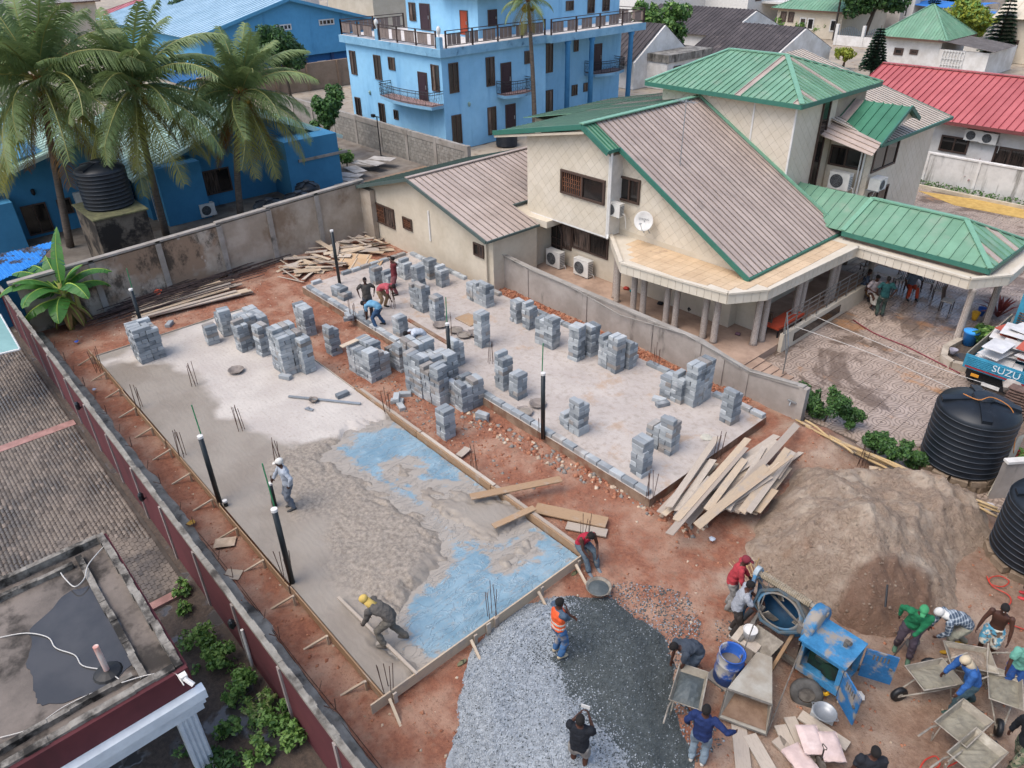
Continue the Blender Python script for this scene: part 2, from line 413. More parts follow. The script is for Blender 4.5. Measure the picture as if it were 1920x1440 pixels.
at = t.n('Attribute'); at.attribute_name = 'dry'; ar = t.n('Attribute'); ar.attribute_name = 'rough'
wet = t.mix(t.ramp(n1, .35, .65), lin('#8d8478'), lin('#80766a'))
rgh = t.mix(t.ramp(n2, .3, .7), lin('#9a8f81'), lin('#71675b'))
dr = t.mix(t.ramp(n1, .35, .65), lin('#a9a097'), lin('#b6aea4'))
dr = t.mix(t.ramp(n2, .5, .8), dr, lin('#92887c'))
c = t.mix(ar.outputs['Fac'], wet, rgh); c = t.mix(at.outputs['Fac'], c, dr)
wv = t.n('TexWave'); wv.wave_type = 'RINGS'; wv.inputs['Scale'].default_value = 3.0; wv.inputs['Distortion'].default_value = 9; wv.inputs['Detail'].default_value = 3; t.l(t.scalevec(.7, .7, .7), wv.inputs['Vector'])
t.bump(t.math('ADD', t.math('ADD', t.math('MULTIPLY', n2, t.math('ADD', ar.outputs['Fac'], .15)), t.math('MULTIPLY', wv.outputs['Fac'], .14)), t.math('MULTIPLY', n3, .35)), .6, .035)
rg = t.math('ADD', t.math('MULTIPLY', at.outputs['Fac'], .35), t.math('ADD', t.math('MULTIPLY', ar.outputs['Fac'], .12), .42))
m_conc = t.fin(c, rg, .35)
me = heightfield(LS[0], LS[1], LS[2], LS[3], .055, conc_h, 'concrete', m_conc)
co = np.empty(len(me.vertices) * 3, np.float32); me.vertices.foreach_get('co', co); co = co.reshape(-1, 3)
_, r_, d_ = conc_fields(co[:, 0], co[:, 1])
for nm, arr in (('rough', r_), ('dry', d_)):
    a = me.attributes.new(nm, 'FLOAT', 'POINT'); a.data.foreach_set('value', arr.astype(np.float32))
tag(piece('fresh_concrete', me), kind='structure')
t = NT('blue_polythene')
n1 = t.noise(.9, 4, .55, dist=.6); n2 = t.noise(7, 5, .7); n3 = t.noise(1.6, 5, .7, t.scalevec(1.0, .35, 1), dist=1.0)
sm = t.n('Attribute'); sm.attribute_name = 'smear'
c = t.mix(t.ramp(n1, .35, .65), lin('#668290'), lin('#7c949f'))
c = t.mix(t.math('MULTIPLY', t.ramp(t.noise(3.0, 6, .75, t.scalevec(.6, 1.6, 1)), .52, .7), .5), c, lin('#93a5ad'))
f = t.ramp(t.math('ADD', t.math('MULTIPLY', sm.outputs['Fac'], .46), t.math('MULTIPLY', t.noise(2.6, 9, .8, t.scalevec(1.5, .6, 1), dist=2.2), 1.0)), .5, .72)
cr = t.math('ABSOLUTE', t.math('SUBTRACT', t.noise(1.5, 4, .6, t.scalevec(1.4, .6, 1), dist=1.8), .5)); cr = t.ramp(cr, .03, .0)
c = t.mix(t.math('MULTIPLY', cr, .3), c, lin('#a9bcc6'))
c = t.mix(t.math('MULTIPLY', f, .9), c, lin('#958a7d'))
c = t.mix(t.math('MULTIPLY', t.ramp(t.noise(18, 4, .7), .6, .75), .35), c, lin('#8d8276'))
t.bump(t.math('ADD', t.math('ADD', n3, t.math('MULTIPLY', cr, .35)), t.math('MULTIPLY', n2, .15)), .7, .07)
m_sheet = t.fin(c, t.math('ADD', t.math('MULTIPLY', f, .3), .42), .3)
def sheet_h(X, Y):
    a = (X * .6 - Y * .8)
    return .225 + .07 * np.abs(fbm(X * 1.3 + a, Y * .6 - a * .3, .9, 4, 3) - .5) + .1 * np.clip(np.sin(a * 3.2 + 5 * fbm(X, Y, .7, 2)), .86, 1) - .08
me = heightfield(-11, LS[1] - .05, -8.7, LS[3] - .04, .06, sheet_h, 'sheet', m_sheet, keep=lambda X, Y, Z: sdpoly(X, Y, BLUE) > -1.2)
co = np.empty(len(me.vertices) * 3, np.float32); me.vertices.foreach_get('co', co); co = co.reshape(-1, 3)
def conc_sd(X, Y):
    nz = fbm(X, Y, 1.6, 4, 1); hi = fbm(X * .7 + Y * .5, Y * 1.6 - X * .8, 3.2, 5, 2) - .5; sd = sdpoly(X, Y, BLUE) + .5 + (nz - .5) * .7 + hi * .6
    for q in ISLE: sd = np.minimum(sd, -(sdpoly(X, Y, q) - .25 + (nz - .5) * .9 + hi * .9) + .02)
    return sd
a = me.attributes.new('smear', 'FLOAT', 'POINT'); a.data.foreach_set('value', np.clip(1 - (conc_sd(co[:, 0], co[:, 1]) - .1) / .55, 0, 1).astype(np.float32))
tag(piece('plastic_sheet', me), 'blue polythene sheet smeared with mortar, under the half-poured slab', 'plastic sheet')
# ---- right yard paving: patterned tiles
t = NT('yard_tile')
X, Y, Z = t.xyz()
def mod(v, p, off): return t.math('SUBTRACT', t.math('MODULO', t.math('ADD', v, 400 * p + off), p), p / 2)
def rings(off, p=1.04):
    mx = mod(X, p, off); my = mod(Y, p, off)
    return t.math('SQRT', t.math('ADD', t.math('MULTIPLY', mx, mx), t.math('MULTIPLY', my, my)))
d = t.math('MINIMUM', rings(0), rings(.52))
d = t.math('ADD', d, t.math('MULTIPLY', t.math('SUBTRACT', t.noise(6, 3), .5), .05))
rg = t.math('SINE', t.math('MULTIPLY', d, 52))
pat = t.ramp(rg, .15, .75)
n1 = t.noise(.35, 5, .6); n2 = t.noise(3, 6, .7)
c = t.mix(t.ramp(n2, .3, .7), lin('#ab998b'), lin('#988779'))
c = t.mix(t.math('MULTIPLY', pat, .62), c, lin('#63564b'))
c = t.mix(t.math('MULTIPLY', t.ramp(t.noise(.28, 5, .7, dist=.5), .49, .57), .8), c, lin('#5a4a3e'))
c = t.mix(t.math('MULTIPLY', t.ramp(t.noise(.33, 4, .7, t.scalevec(1, 1.4, 1)), .58, .66), .6), c, lin('#a8794f'))
oi = t.n('ObjectInfo').outputs['Random']
c = t.mix(t.math('MULTIPLY', oi, .18), c, lin('#6a5d52'))
t.bump(t.math('SUBTRACT', n2, t.math('MULTIPLY', pat, .6)), .35, .02)
m_yard = t.fin(c, t.ramp(t.noise(.3, 4, .6), .3, .75), .4)
m_joint = mt('paving_joint', '#5b5047', '#4a4038', s=3)
YARD = [(14, 6.42), (14, 34.9), (-9.6, 34.9), (-9.6, 27.5), (-4.2, 27.5), (-4.2, 7.02), (-1.5, 6.97), (.75, 6.82)]
b = MB(); b.prism(YARD, -.13, -.03); yard = tag(b.build('yard_paving', m_joint), kind='structure')
T_ = .52; cells = []
for i in range(-20, 28):
    for j in range(12, 68):
        x, y = i * T_, j * T_
        q = [(x + .006, y + .006), (x + T_ - .006, y + .006), (x + T_ - .006, y + T_ - .006), (x + .006, y + T_ - .006)]
        if all(inpoly(np.array([p[0]]), np.array([p[1]]), YARD)[0] for p in q):
            v = Vector((x, y, 0)) - CAM; dd = v.dot(CF)
            px_, py_ = 960 + FPX * v.dot(CR) / dd, 720 - FPX * v.dot(CU) / dd
            cells.append((dd, x, y, px_, py_))
cells.sort()
tb = MB(); s_ = T_ - .012
tb.box(.006, .006 + s_, .006, .006 + s_, -.03, .0); tme = tb.mesh('tile', m_yard)
vis = [c for c in cells if 500 < c[4] < 960 and 1440 < c[3] < 1925][:300]; vs_ = set((c[1], c[2]) for c in vis)
rb = MB()
for dd, x, y, *_r in cells:
    z = rng.uniform(-.004, .004)
    if (x, y) in vs_: piece('tile', tme, yard, Matrix.Translation((x, y, z)))
    else: rb.box(x + .006, x + T_ - .006, y + .006, y + T_ - .006, -.03, z)
tag(rb.build('tile_field', m_yard, yard), kind='stuff')
b = MB(); b.prism(px_poly([(1722, 358), (1840, 375), (1920, 388), (1920, 410), (1790, 385)], .004), .002, .012)
tag(b.build('ochre_paving', mt('ochre_paving', '#c2a05c', '#a8874a', s=3, bump=.2)), kind='structure')
m_terr = mt('terrace_floor', '#a88f7c', '#8d7665', s=1.5, bump=.1, bs=20)
b = MB(); b.prism([(-15.2, 7.1), (-2.3, 7.1), (-2.3, 19), (-15.2, 19)], -.13, .3)
tag(b.build('terrace_floor', m_terr), kind='structure')
# ---- left compound paving (interlocking pavers)
t = NT('paver')
n1 = t.noise(.45, 5, .65); n2 = t.noise(4, 5, .7); oi = t.n('ObjectInfo').outputs['Random']
c = t.mix(t.ramp(n2, .3, .7), lin('#776d63'), lin('#62584f'))
c = t.mix(t.ramp(n1, .42, .58), c, lin('#47413b'))
c = t.mix(t.math('MULTIPLY', oi, .25), c, lin('#8d8072'))
t.bump(t.noise(30, 4), .3, .02); m_paver = t.fin(c, t.ramp(n1, .7, .35), .35)
PAVE = [(-28, -10.72), (-28, -26), (-3.9, -26), (-3.9, -12.0), (-6.0, -12.0), (-6.0, -10.72)]
b = MB(); b.prism(PAVE, -.13, -.009); pave = tag(b.build('compound_paving', mt('paver_joint', '#4f4740', '#3d3731', s=2)), kind='structure')
PX_, PY_ = .21, .105
_zz = [(0, 0), (.125, .13), (.375, -.13), (.5, 0), (.625, .13), (.875, -.13), (1, 0), (1, 1), (.875, .87), (.625, 1.13), (.5, 1), (.375, .87), (.125, 1.13), (0, 1)]
_zz = [(x * (PX_ - .018) + .009, y * (PY_ - .007) + .0035) for x, y in _zz]
pb = MB(); pb.prism(_zz, -.045, .0); pme = pb.mesh('paver', m_paver)
pc = []
for i in range(-136, -14):
    for j in range(-172, -98):
        x = i * PX_ + (PX_ / 2 if j % 2 else 0); y = j * PY_
        if inpoly(np.array([x, x + PX_]), np.array([y, y + PY_]), PAVE).all():
            v = Vector((x, y, 0)) - CAM; dd = v.dot(CF)
            px_, py_ = 960 + FPX * v.dot(CR) / dd, 720 - FPX * v.dot(CU) / dd
            if px_ < 420: pc.append((dd, x, y, px_, py_))
pc.sort(); near = [q for q in pc if 100 < q[3] < 420 and q[4] < 1130][:300]; ns = set((q[1], q[2]) for q in near)
N = len(_zz); base = np.array([(x, y, -.045) for x, y in _zz] + [(x, y, 0) for x, y in _zz])
fr = [(q[1], q[2]) for q in pc if (q[1], q[2]) not in ns]
for _, x, y, *_r in near: piece('paver', pme, pave, Matrix.Translation((x, y, rng.uniform(-.005, .005))))
off = np.array([(x, y, rng.uniform(-.006, .006)) for x, y in fr])
V = (base[None] + off[:, None]).reshape(-1, 3)
tri = [(N + i, N + (i + 1) % N, N + (i + 2) % N) for i in ()]
topq = [(N + i, N + i + 1, N + 12 - i, N + 13 - i) for i in range(6)]
side = [(i, (i + 1) % N, (i + 1) % N + N, i + N) for i in range(N)]
fb = np.array(topq + side)
Fc = (fb[None] + 2 * N * np.arange(len(fr))[:, None, None]).reshape(-1, 4)
m_pv2 = mt('paver_light', '#7d7268', '#6a6057', s=2.5, bump=.2); m_pv3 = mt('paver_dark', '#625951', '#544c45', s=2.5, bump=.2)
tag(piece('paver_field', npmesh('pavers', V, Fc, [m_paver, m_pv2, m_pv3], np.repeat(rng.choice(3, len(fr), p=[.76, .12, .12]), len(fb))), pave), kind='stuff')
m_pink = mt('pink_kerb', '#a27c74', '#84635b', s=2.5, bump=.2)
p0, p1 = G(0, 845), G(145, 787)
b = MB(); b.box(p0.x - .28, p0.x + .1, -16, -10.74, -.04, .012); b.box(-6.0, -5.75, -12.2, -10.75, -.1, .05)
tag(b.build('paving_kerb', m_pink), kind='structure')
t = NT('wet_garden_soil')
n1 = t.noise(1.3, 6, .65); n2 = t.noise(11, 5, .7)
c = t.mix(t.ramp(n2, .3, .7), lin('#3c332c'), lin('#55483d')); pud = t.ramp(t.noise(.75, 4, .6), .54, .6)
c = t.mix(pud, c, lin('#4a4744')); t.bump(t.math('MULTIPLY', n2, t.math('SUBTRACT', 1.0, pud)), .6, .04)
m_gard = t.fin(c, t.math('SUBTRACT', .9, t.math('MULTIPLY', pud, .78)), .5)
def gh(X, Y): return -.05 + .05 * fbm(X, Y, 1.5, 3)
me = heightfield(-6.0, 6, -13.8, -10.66, .12, gh, 'garden', m_gard)
tag(piece('garden_soil', me), kind='structure')
b = MB(); b.add([(-25, -10.74, -.02), (6, -10.74, -.02), (6, -10.3, -.02), (-25, -10.3, -.02)], [(0, 1, 2, 3)])
tag(b.build('wall_footing_ground', m_gard), kind='structure')
# ------------------------------------------------------------------ building helpers
m_frame = plain('bronze_frame', '#4a3a32', .5)
t = NT('dark_glass'); oi_ = t.n('ObjectInfo').outputs['Random']
m_glass = t.fin(t.mix(t.math('MULTIPLY', t.ramp(oi_, .55, .95), t.ramp(t.noise(3.5, 2, .5, t.scalevec(6, 6, .4)), .35, .6)), lin('#1e1c1b'), lin('#6b5a50')), .1, .6); MATS['dark_glass'] = m_glass
m_white = plain('white_paint', '#cfccc6', .6)
m_white_dirty = mt('white_wall', '#d4d1cc', '#bdb8b0', s=.8, rough=.9, bump=.1, stain=('#7f7b74', 1.0, .62, .85, 1.6, .35))
m_cream = mt('cream_render', '#c4b9a6', '#b8ac98', s=.8, bump=.08, stain=('#a3957f', .9, .68, .9, 1.5, .35))
m_creamtile = mt('cream_tile', '#c9bfae', '#c0b5a2', s=1.1, rough=.5, bump=.03, rnd=.035, dirt=.06, stain=('#b3a58f', .7, .7, .95, 1.6, .3))
m_grout = mt('tile_joint', '#a89a85', '#97897a', s=2)
m_rgreen = mt('roof_green', '#6c9178', '#61856c', s=.9, rough=.5, bump=.02, rnd=.09, aniso=(1, 1, 1), stain=('#7f8f7c', 1.0, .5, .8))
m_rgreen_d = mt('roof_green_deep', '#3f7359', '#37664f', s=.9, rough=.45, bump=.02, rnd=.07)
m_rbrown = mt('roof_brown', '#ab9b90', '#9e8e84', s=.9, rough=.55, bump=.03, rnd=.09, stain=('#7d746d', 1.0, .55, .85))
m_rtan = mt('roof_tan', '#ad9d92', '#a09085', s=.9, rough=.55, bump=.03, rnd=.09, stain=('#877b70', 1.0, .55, .85))
m_rred = mt('roof_red', '#ab5e5d', '#a05453', s=.6, rough=.5, bump=.02, rnd=.07)
m_rpale = mt('roof_pale_green', '#a9c2b6', '#8fa99c', s=.8, rough=.5, bump=.05, rnd=.06, stain=('#7d7f70', .9, .6, .8))
m_rdark = mt('roof_dark', '#4a4444', '#3c3737', s=.7, rough=.8, bump=.15, rnd=.1, stain=('#6b625e', .8, .55, .8))
m_fascia = plain('green_fascia', '#35695a', .5)
m_ridge = plain('ridge_green', '#6f9a80', .5)
m_hotel = mt('hotel_blue', '#8abbd8', '#7eb0d0', s=.35, bump=.08, stain=('#6498bd', .6, .52, .78, 1.8, .22))
m_hotel_band = mt('hotel_band', '#7fa8c0', '#6b96b0', s=1.2, bump=.15, stain=('#3d5f78', 1.4, .58, .75))
m_blue = mt('compound_blue', '#3d7b9e', '#377294', s=.5, bump=.06, stain=('#1f4d75', .8, .62, .85, 1.5, .35))
m_wblue = mt('warehouse_blue', '#5b9cc2', '#5494ba', s=.4, bump=.06, stain=('#386f98', .5, .6, .85, 1.6, .3))
m_wblue_d = mt('warehouse_blue_low', '#33699e', '#2d6194', s=.5, bump=.05)
m_door = plain('dark_door', '#33222b', .45)
m_reddoor = mt('red_door', '#9a4229', '#86371f', s=3, rough=.5, aniso=(8, 8, .6))
m_metal = plain('galvanised', '#9fa3a4', .45, .6)
m_black = plain('black_paint', '#1b1c1e', .5)
m_rail = plain('rail_brown', '#3b2a25', .5)
m_panel = mt('rail_panel', '#80726b', '#72655f', s=1.5, bump=.02)
m_acw = plain('ac_white', '#cfccc4', .5)
m_cap = mt('grey_concrete', '#98928a', '#857e75', s=1.2, bump=.25, stain=('#4b463f', .9, .55, .75, 1, 1))
def frame(face, plane, a0, z0):
    if face == 'v': return Vector((a0, plane, z0)), Vector((1, 0, 0)), Vector((0, -1, 0))
    return Vector((plane, a0, z0)), Vector((0, 1, 0)), Vector((1, 0, 0))
def fbox(b, fr, a0, a1, z0, z1, n0, n1, m=0):
    """box in a wall's own frame: along the wall, up, out of the wall"""
    o, ex, en = fr; p = o + ex * a0 + en * n0; q = o + ex * a1 + en * n1
    return b.box(p.x, q.x, p.y, q.y, o.z + z0, o.z + z1, m)
def window(parent, face, plane, a0, a1, z0, z1, fm=None, gm=None, div=2, grille=0, sill=None, fw=.06, proud=.06):
    fr = frame(face, plane, a0, z0); w, h = a1 - a0, z1 - z0; b = MB()
    fbox(b, fr, 0, w, 0, fw, 0, proud); fbox(b, fr, 0, w, h - fw, h, 0, proud)
    fbox(b, fr, 0, fw, fw, h - fw, 0, proud); fbox(b, fr, w - fw, w, fw, h - fw, 0, proud)
    for k in range(1, div):
        x = w * k / div; fbox(b, fr, x - fw * .4, x + fw * .4, fw, h - fw, 0, proud - .012)
    if sill: fbox(b, fr, -.06, w + .06, -.07, -.005, 0, proud + .05)
    o = b.build('window', fm or m_frame, parent)
    for k in range(div):
        b = MB(); fbox(b, fr, w * k / div + fw * .45, w * (k + 1) / div - fw * .45, fw, h - fw, 0.002, .014)
        b.build('pane', gm or m_glass, o)
    if grille:
        b = MB(); k = 0; x = .1
        while x < (w / 2 if grille == 1 else w) - .06:
            for (s0, s1) in (((.08, .46), (.54, .92)) if k % 2 else ((.08, .3), (.36, .64), (.7, .92))):
                fbox(b, fr, x - .018, x + .018, h * s0, h * s1, .016, .034)
            x += .12; k += 1
        for zz in (.33, .5, .67): fbox(b, fr, .06, (w / 2 if grille == 1 else w) - .06, h * zz - .012, h * zz + .012, .018, .03)
        b.build('grille', mt('grille_rust', '#7a5038', '#5a3a2a', s=5), o)
    return o
def wpx(parent, face, plane, x0, y0, x1, y1, **k):
    """window from its surveyed corners"""
    f = GY if face == 'v' else GX; p, q = f(x0, y0, plane), f(x1, y1, plane)
    a, c = (p.x, q.x) if face == 'v' else (p.y, q.y)
    return window(parent, face, plane, min(a, c), max(a, c), min(p.z, q.z), max(p.z, q.z), **k)
def door(parent, face, plane, a0, a1, z0, z1, m=None, handle=True):
    fr = frame(face, plane, a0, z0); w, h = a1 - a0, z1 - z0; b = MB()
    fbox(b, fr, 0, w, 0, h, 0, .035); o = b.build('door', m or m_door, parent)
    b = MB()
    fbox(b, fr, -.05, 0, 0, h + .05, 0, .06); fbox(b, fr, w, w + .05, 0, h + .05, 0, .06); fbox(b, fr, 0, w, h, h + .05, 0, .06)
    b.build('door_frame', m_frame, o)
    for (s0, s1) in ((.08, .45), (.55, .92)):
        b = MB(); fbox(b, fr, w * .18, w * .82, h * s0, h * s1, .035, .05); b.build('panel', m or m_door, o)
    if handle:
        b = MB(); fbox(b, fr, w * .86, w * .92, h * .45, h * .58, .036, .09); b.build('handle', m_metal, o)
    return o
def dpx(parent, face, plane, x0, y0, x1, y1, **k):
    f = GY if face == 'v' else GX; p, q = f(x0, y0, plane), f(x1, y1, plane)
    a, c = (p.x, q.x) if face == 'v' else (p.y, q.y)
    return door(parent, face, plane, min(a, c), max(a, c), min(p.z, q.z), max(p.z, q.z), **k)
def strip_roof(parent, poly, pitch, mat, name='roof_sheet', rib=.04, ribw=.03, ribmat=None, thick=.03, soffit=None, alt=None, over=None):
    """a sheet-metal roof plane laid in single sheets, each with its standing seam; poly is planar, the sheets run down the slope"""
    P = [Vector(p) for p in poly]; n = Vector((0, 0, 0))
    for i in range(1, len(P) - 1): n += (P[i] - P[0]).cross(P[i + 1] - P[0])
    n.normalize()
    if n.z < 0: n = -n
    d = Vector((n.x, n.y, 0)); d = d - n * d.dot(n)
    d = d.normalized() if d.length > 1e-6 else Vector((1, 0, 0))
    if over is not None: d = Vector(over); d = (d - n * d.dot(n)).normalized()
    w = n.cross(d); o = P[0]
    q = [((p - o).dot(w), (p - o).dot(d)) for p in P]
    lo, hi = min(p[0] for p in q), max(p[0] for p in q); k = 0; x = lo
    to3 = lambda p: o + w * p[0] + d * p[1]
    while x < hi - .02:
        s = clip(clip(q, 1, 0, x), -1, 0, -(x + pitch - .004))
        if len(s) > 2 and area2(s) > .01:
            b = MB(); b.ext([to3(p) for p in s], -n * thick, 0)
            rsx = clip(clip(q, 1, 0, x), -1, 0, -(x + ribw))
            if len(rsx) > 2 and rib: b.ext([to3(p) + n * .001 for p in rsx], n * rib, 1)
            mm = alt(k) if alt else mat
            b.build(name, [mm, ribmat or mm], parent)
        x += pitch; k += 1
def trim(parent, p, q, w, h, mat, name='fascia'):
    b = MB(); b.beam(p, q, w, h); return b.build(name, mat, parent)
def tile_wall(parent, face, plane, poly, size, mat, budget, name='wall_tile', off=.012, holes=()):
    """wall cladding of square tiles set diagonally; poly in (along, up). The first `budget` tiles are pieces, the rest one field."""
    o = Vector((0, plane, 0)) if face == 'v' else Vector((plane, 0, 0))
    ex, en = (Vector((1, 0, 0)), Vector((0, -1, 0))) if face == 'v' else (Vector((0, 1, 0)), Vector((1, 0, 0)))
    r = size / math.sqrt(2); g = .006; shared = None; rest = MB(); cnt = 0; first = True
    a0, a1 = min(p[0] for p in poly), max(p[0] for p in poly); z0, z1 = min(p[1] for p in poly), max(p[1] for p in poly)
    if sum(poly[i][0] * poly[(i + 1) % len(poly)][1] - poly[(i + 1) % len(poly)][0] * poly[i][1] for i in range(len(poly))) < 0: poly = poly[::-1]
    j = 0; z = z0
    while z < z1 + r:
        a = a0 + (r if j % 2 else 0)
        while a < a1 + r:
            s = [(a - r + g, z), (a, z - r + g), (a + r - g, z), (a, z + r - g)]
            if not any(h[0] < a - r * .6 and a + r * .6 < h[1] and h[2] < z - r * .6 and z + r * .6 < h[3] for h in holes):
                for i in range(len(poly)):
                    p, q = poly[i], poly[(i + 1) % len(poly)]; A, B_ = -(q[1] - p[1]), q[0] - p[0]
                    L = math.hypot(A, B_)
                    if L < 1e-6: continue
                    s = clip(s, A / L, B_ / L, (A * p[0] + B_ * p[1]) / L)
                    if len(s) < 3: break
                if len(s) > 2 and area2(s) > .004:
                    full = len(s) == 4 and abs(area2(s) - 2 * (r - g) ** 2) < 1e-4
                    if cnt < budget:
                        if full:
                            if shared is None:
                                b = MB(); b.ext([ex * (x_ - a) + Vector((0, 0, y_ - z)) for x_, y_ in s], en * off); shared = b.mesh(name, mat)
                            piece(name, shared, parent, Matrix.Translation(o + ex * a + Vector((0, 0, z))))
                        else:
                            b = MB(); b.ext([o + ex * x_ + Vector((0, 0, y_)) for x_, y_ in s], en * off); b.build(name, mat, parent)
                        cnt += 1
                    else: rest.ext([o + ex * x_ + Vector((0, 0, y_)) for x_, y_ in s], en * off)
            a += 2 * r
        z += r; j += 1
    if rest.f: tag(rest.build(name + '_field', mat, parent), kind='stuff')
    return cnt
def ac_unit(loc, face, label, sz=(.85, .6, .32), group='air conditioner units'):
    """outdoor unit: case, fan grille with blades, side louvres, brackets"""
    x, y, z = loc; w, h, d = sz
    rz = 0 if face == 'v' else R_(90)
    t_ = thing('air_conditioner', label, 'air conditioner', loc, group)
    M = Matrix.Translation(loc) @ Matrix.Rotation(rz, 4, 'Z')
    b = MB(); b.box(-w / 2, w / 2, -d, 0, 0, h); b.box(-w / 2 - .01, w / 2 + .01, -d - .01, .0, h, h + .02)
    b.build('case', m_acw, t_, M=M)
    b = MB(); c = Vector((-.1, -d - .012, h / 2)); rr = min(w * .32, h * .42)
    for k in range(4):
        q = rr * (1 - k * .24)
        b.tube([c + Vector((math.cos(a) * q, 0, math.sin(a) * q)) for a in np.linspace(0, 2 * PI, 17)[:-1]], .008, 4, closed=True)
    for k in range(6): b.beam(c, c + Vector((math.cos(k * PI / 3) * rr, 0, math.sin(k * PI / 3) * rr)), .01)
    b.build('fan_grille', plain('ac_grey', '#6b6c6c', .5), t_, M=M)
    b = MB()
    b.lathe([(rr * .98, 0), (rr * .98, .006)], 18, Matrix.Translation((-.1, -d - .001, h / 2)) @ Matrix.Rotation(PI / 2, 4, 'X'))
    b.build('fan', plain('ac_dark', '#3c3d3e', .6), t_, M=M)
    b = MB()
    for k in range(7): b.box(w / 2 + .002, w / 2 + .014, -d + .03, -.03, h * (.12 + .11 * k), h * (.12 + .11 * k) + .03)
    b.build('louvre', plain('ac_grey', '#6b6c6c'), t_, M=M)
    b = MB()
    for s in (-.3, .3): b.box(s - .02, s + .02, -d, .1, -.05, -.005)
    b.build('bracket', m_metal, t_, M=M)
    b = MB(); b.tube([(w / 2, -.1, .15), (w / 2 + .12, -.08, .1), (w / 2 + .14, -.02, -.25), (w / 2 + .1, .05, -.5)], .018, 5); b.build('pipe', m_white, t_, M=M)
    return t_
def walls(parent, x0, x1, y0, y1, z0, z1, mat, name='wall'):
    b = MB(); b.box(x0, x1, y0, y1, z0, z1); return b.build(name, mat, parent)
def gable_prism(parent, face, plane, back, a0, a1, z0, z1, apex_a, apex_z, mat, name='wall'):
    """wall block with a gable top, the gable facing the street"""
    b = MB(); pts = [(a0, z0), (a1, z0), (a1, z1), (apex_a, apex_z), (a0, z1)]
    if face == 'v': b.ext([(a, plane, z) for a, z in pts], (0, back - plane, 0))
    else: b.ext([(plane, a, z) for a, z in pts], (back - plane, 0, 0))
    return b.build(name, mat, parent)
def hip_roof(parent, x0, x1, y0, y1, z0, z1, rx0, rx1, ry0, ry1, pitch, mat, alt=None, ridge=None, fascia=None, rib=.045):
    A, B_, C_, D = (x0, y0, z0), (x1, y0, z0), (x1, y1, z0), (x0, y1, z0)
    E_, F_ = (rx0, ry0, z1), (rx1, ry1, z1)
    if ry0 == ry1:   # ridge along x
        pl = [[A, B_, F_, E_], [B_, C_, F_], [C_, D, E_, F_], [D, A, E_]]
    else:            # ridge along y
        pl = [[D, A, E_, F_], [A, B_, E_], [B_, C_, F_, E_], [C_, D, F_]]
    for i, p in enumerate(pl): strip_roof(parent, p, pitch, mat, alt=(lambda k, i=i: alt(i, k)) if alt else None, rib=rib)
    rm = ridge or mat
    for p, q in ([(E_, F_)] if E_ != F_ else []): trim(parent, Vector(p) + Vector((0, 0, .03)), Vector(q) + Vector((0, 0, .03)), .22, .06, rm, 'ridge_cap')
    if ry0 == ry1: hp = [(A, E_), (D, E_), (B_, F_), (C_, F_)]
    else: hp = [(A, E_), (B_, E_), (C_, F_), (D, F_)]
    for p, q in hp: trim(parent, Vector(p) + Vector((0, 0, .04)), Vector(q) + Vector((0, 0, .04)), .2, .05, rm, 'hip_cap')
    fm = fascia or m_fascia
    for p, q in ((A, B_), (B_, C_), (C_, D), (D, A)):
        trim(parent, Vector(p) - Vector((0, 0, .1)), Vector(q) - Vector((0, 0, .1)), .06, .18, fm, 'fascia')
    b = MB(); b.box(x0 + .05, x1 - .05, y0 + .05, y1 - .05, z0 - .12, z0 - .06); b.build('soffit', m_cream, parent)
# ------------------------------------------------------------------ cream tiled house with the long brown roof
H1 = thing('tiled_house', 'large cream tiled house with long brown roof slope, green tower roof and tiled canopy', 'house', (-9, 13, 0))
walls(H1, -15.1, -4.4, 10.4, 17.0, -.1, 2.9, m_cream)                       # ground floor
gable_prism(H1, 'v', 9.62, 10.42, -15.2, -10.3, 2.72, 6.1, -11.4, 7.0, m_grout, 'bay_wall')
gable_prism(H1, 'v', 10.42, 17.0, -15.15, -3.95, 2.75, 2.95, -11.5, 7.05, m_grout, 'gable_wall')
b = MB(); b.ext([(-15.15, 10.43, 2.8), (-11.5, 10.43, 2.8), (-11.5, 10.43, 7.0), (-15.15, 10.43, 6.2)], (0, 6.5, 0)); b.build('wall', m_cream, H1)
n_ = tile_wall(H1, 'v', 9.62, [(-15.2, 2.72), (-10.3, 2.72), (-10.3, 6.1), (-10.85, 6.55), (-11.4, 7.0), (-15.2, 6.12)], .34, m_creamtile, 230)
b = MB(); b.box(-15.22, -10.28, 9.6, 9.66, 2.66, 2.73); b.box(-10.34, -10.27, 9.6, 10.42, 2.7, 6.1); b.build('corner_trim', m_white, H1)
tile_wall(H1, 'v', 10.42, [(-10.27, 2.75), (-3.95, 2.75), (-3.95, 2.95), (-10.27, 6.4)], .34, m_creamtile, 70)
tile_wall(H1, 'u', -10.3, [(9.64, 2.75), (10.42, 2.75), (10.42, 6.1), (9.64, 6.1)], .34, m_creamtile, 0)
wpx(H1, 'v', 9.605, 1053, 316, 1134, 385, div=2, grille=1, fw=.09, proud=.09)
wpx(H1, 'v', 10.405, 1163, 328, 1199, 384, div=2, fw=.08, proud=.09)
wpx(H1, 'v', 10.4, 1024, 408, 1072, 470, div=2, grille=1, fw=.07, proud=.07)
wpx(H1, 'v', 10.4, 1074, 424, 1140, 487, div=2, fw=.07, proud=.07)
fr = frame('v', 10.4, -15.0, .3); b = MB()
arch = [(-14.95, .3), (-13.65, .3), (-13.65, 1.75), (-13.8, 2.1), (-14.05, 2.28), (-14.3, 2.33), (-14.55, 2.28), (-14.8, 2.1), (-14.95, 1.75)]
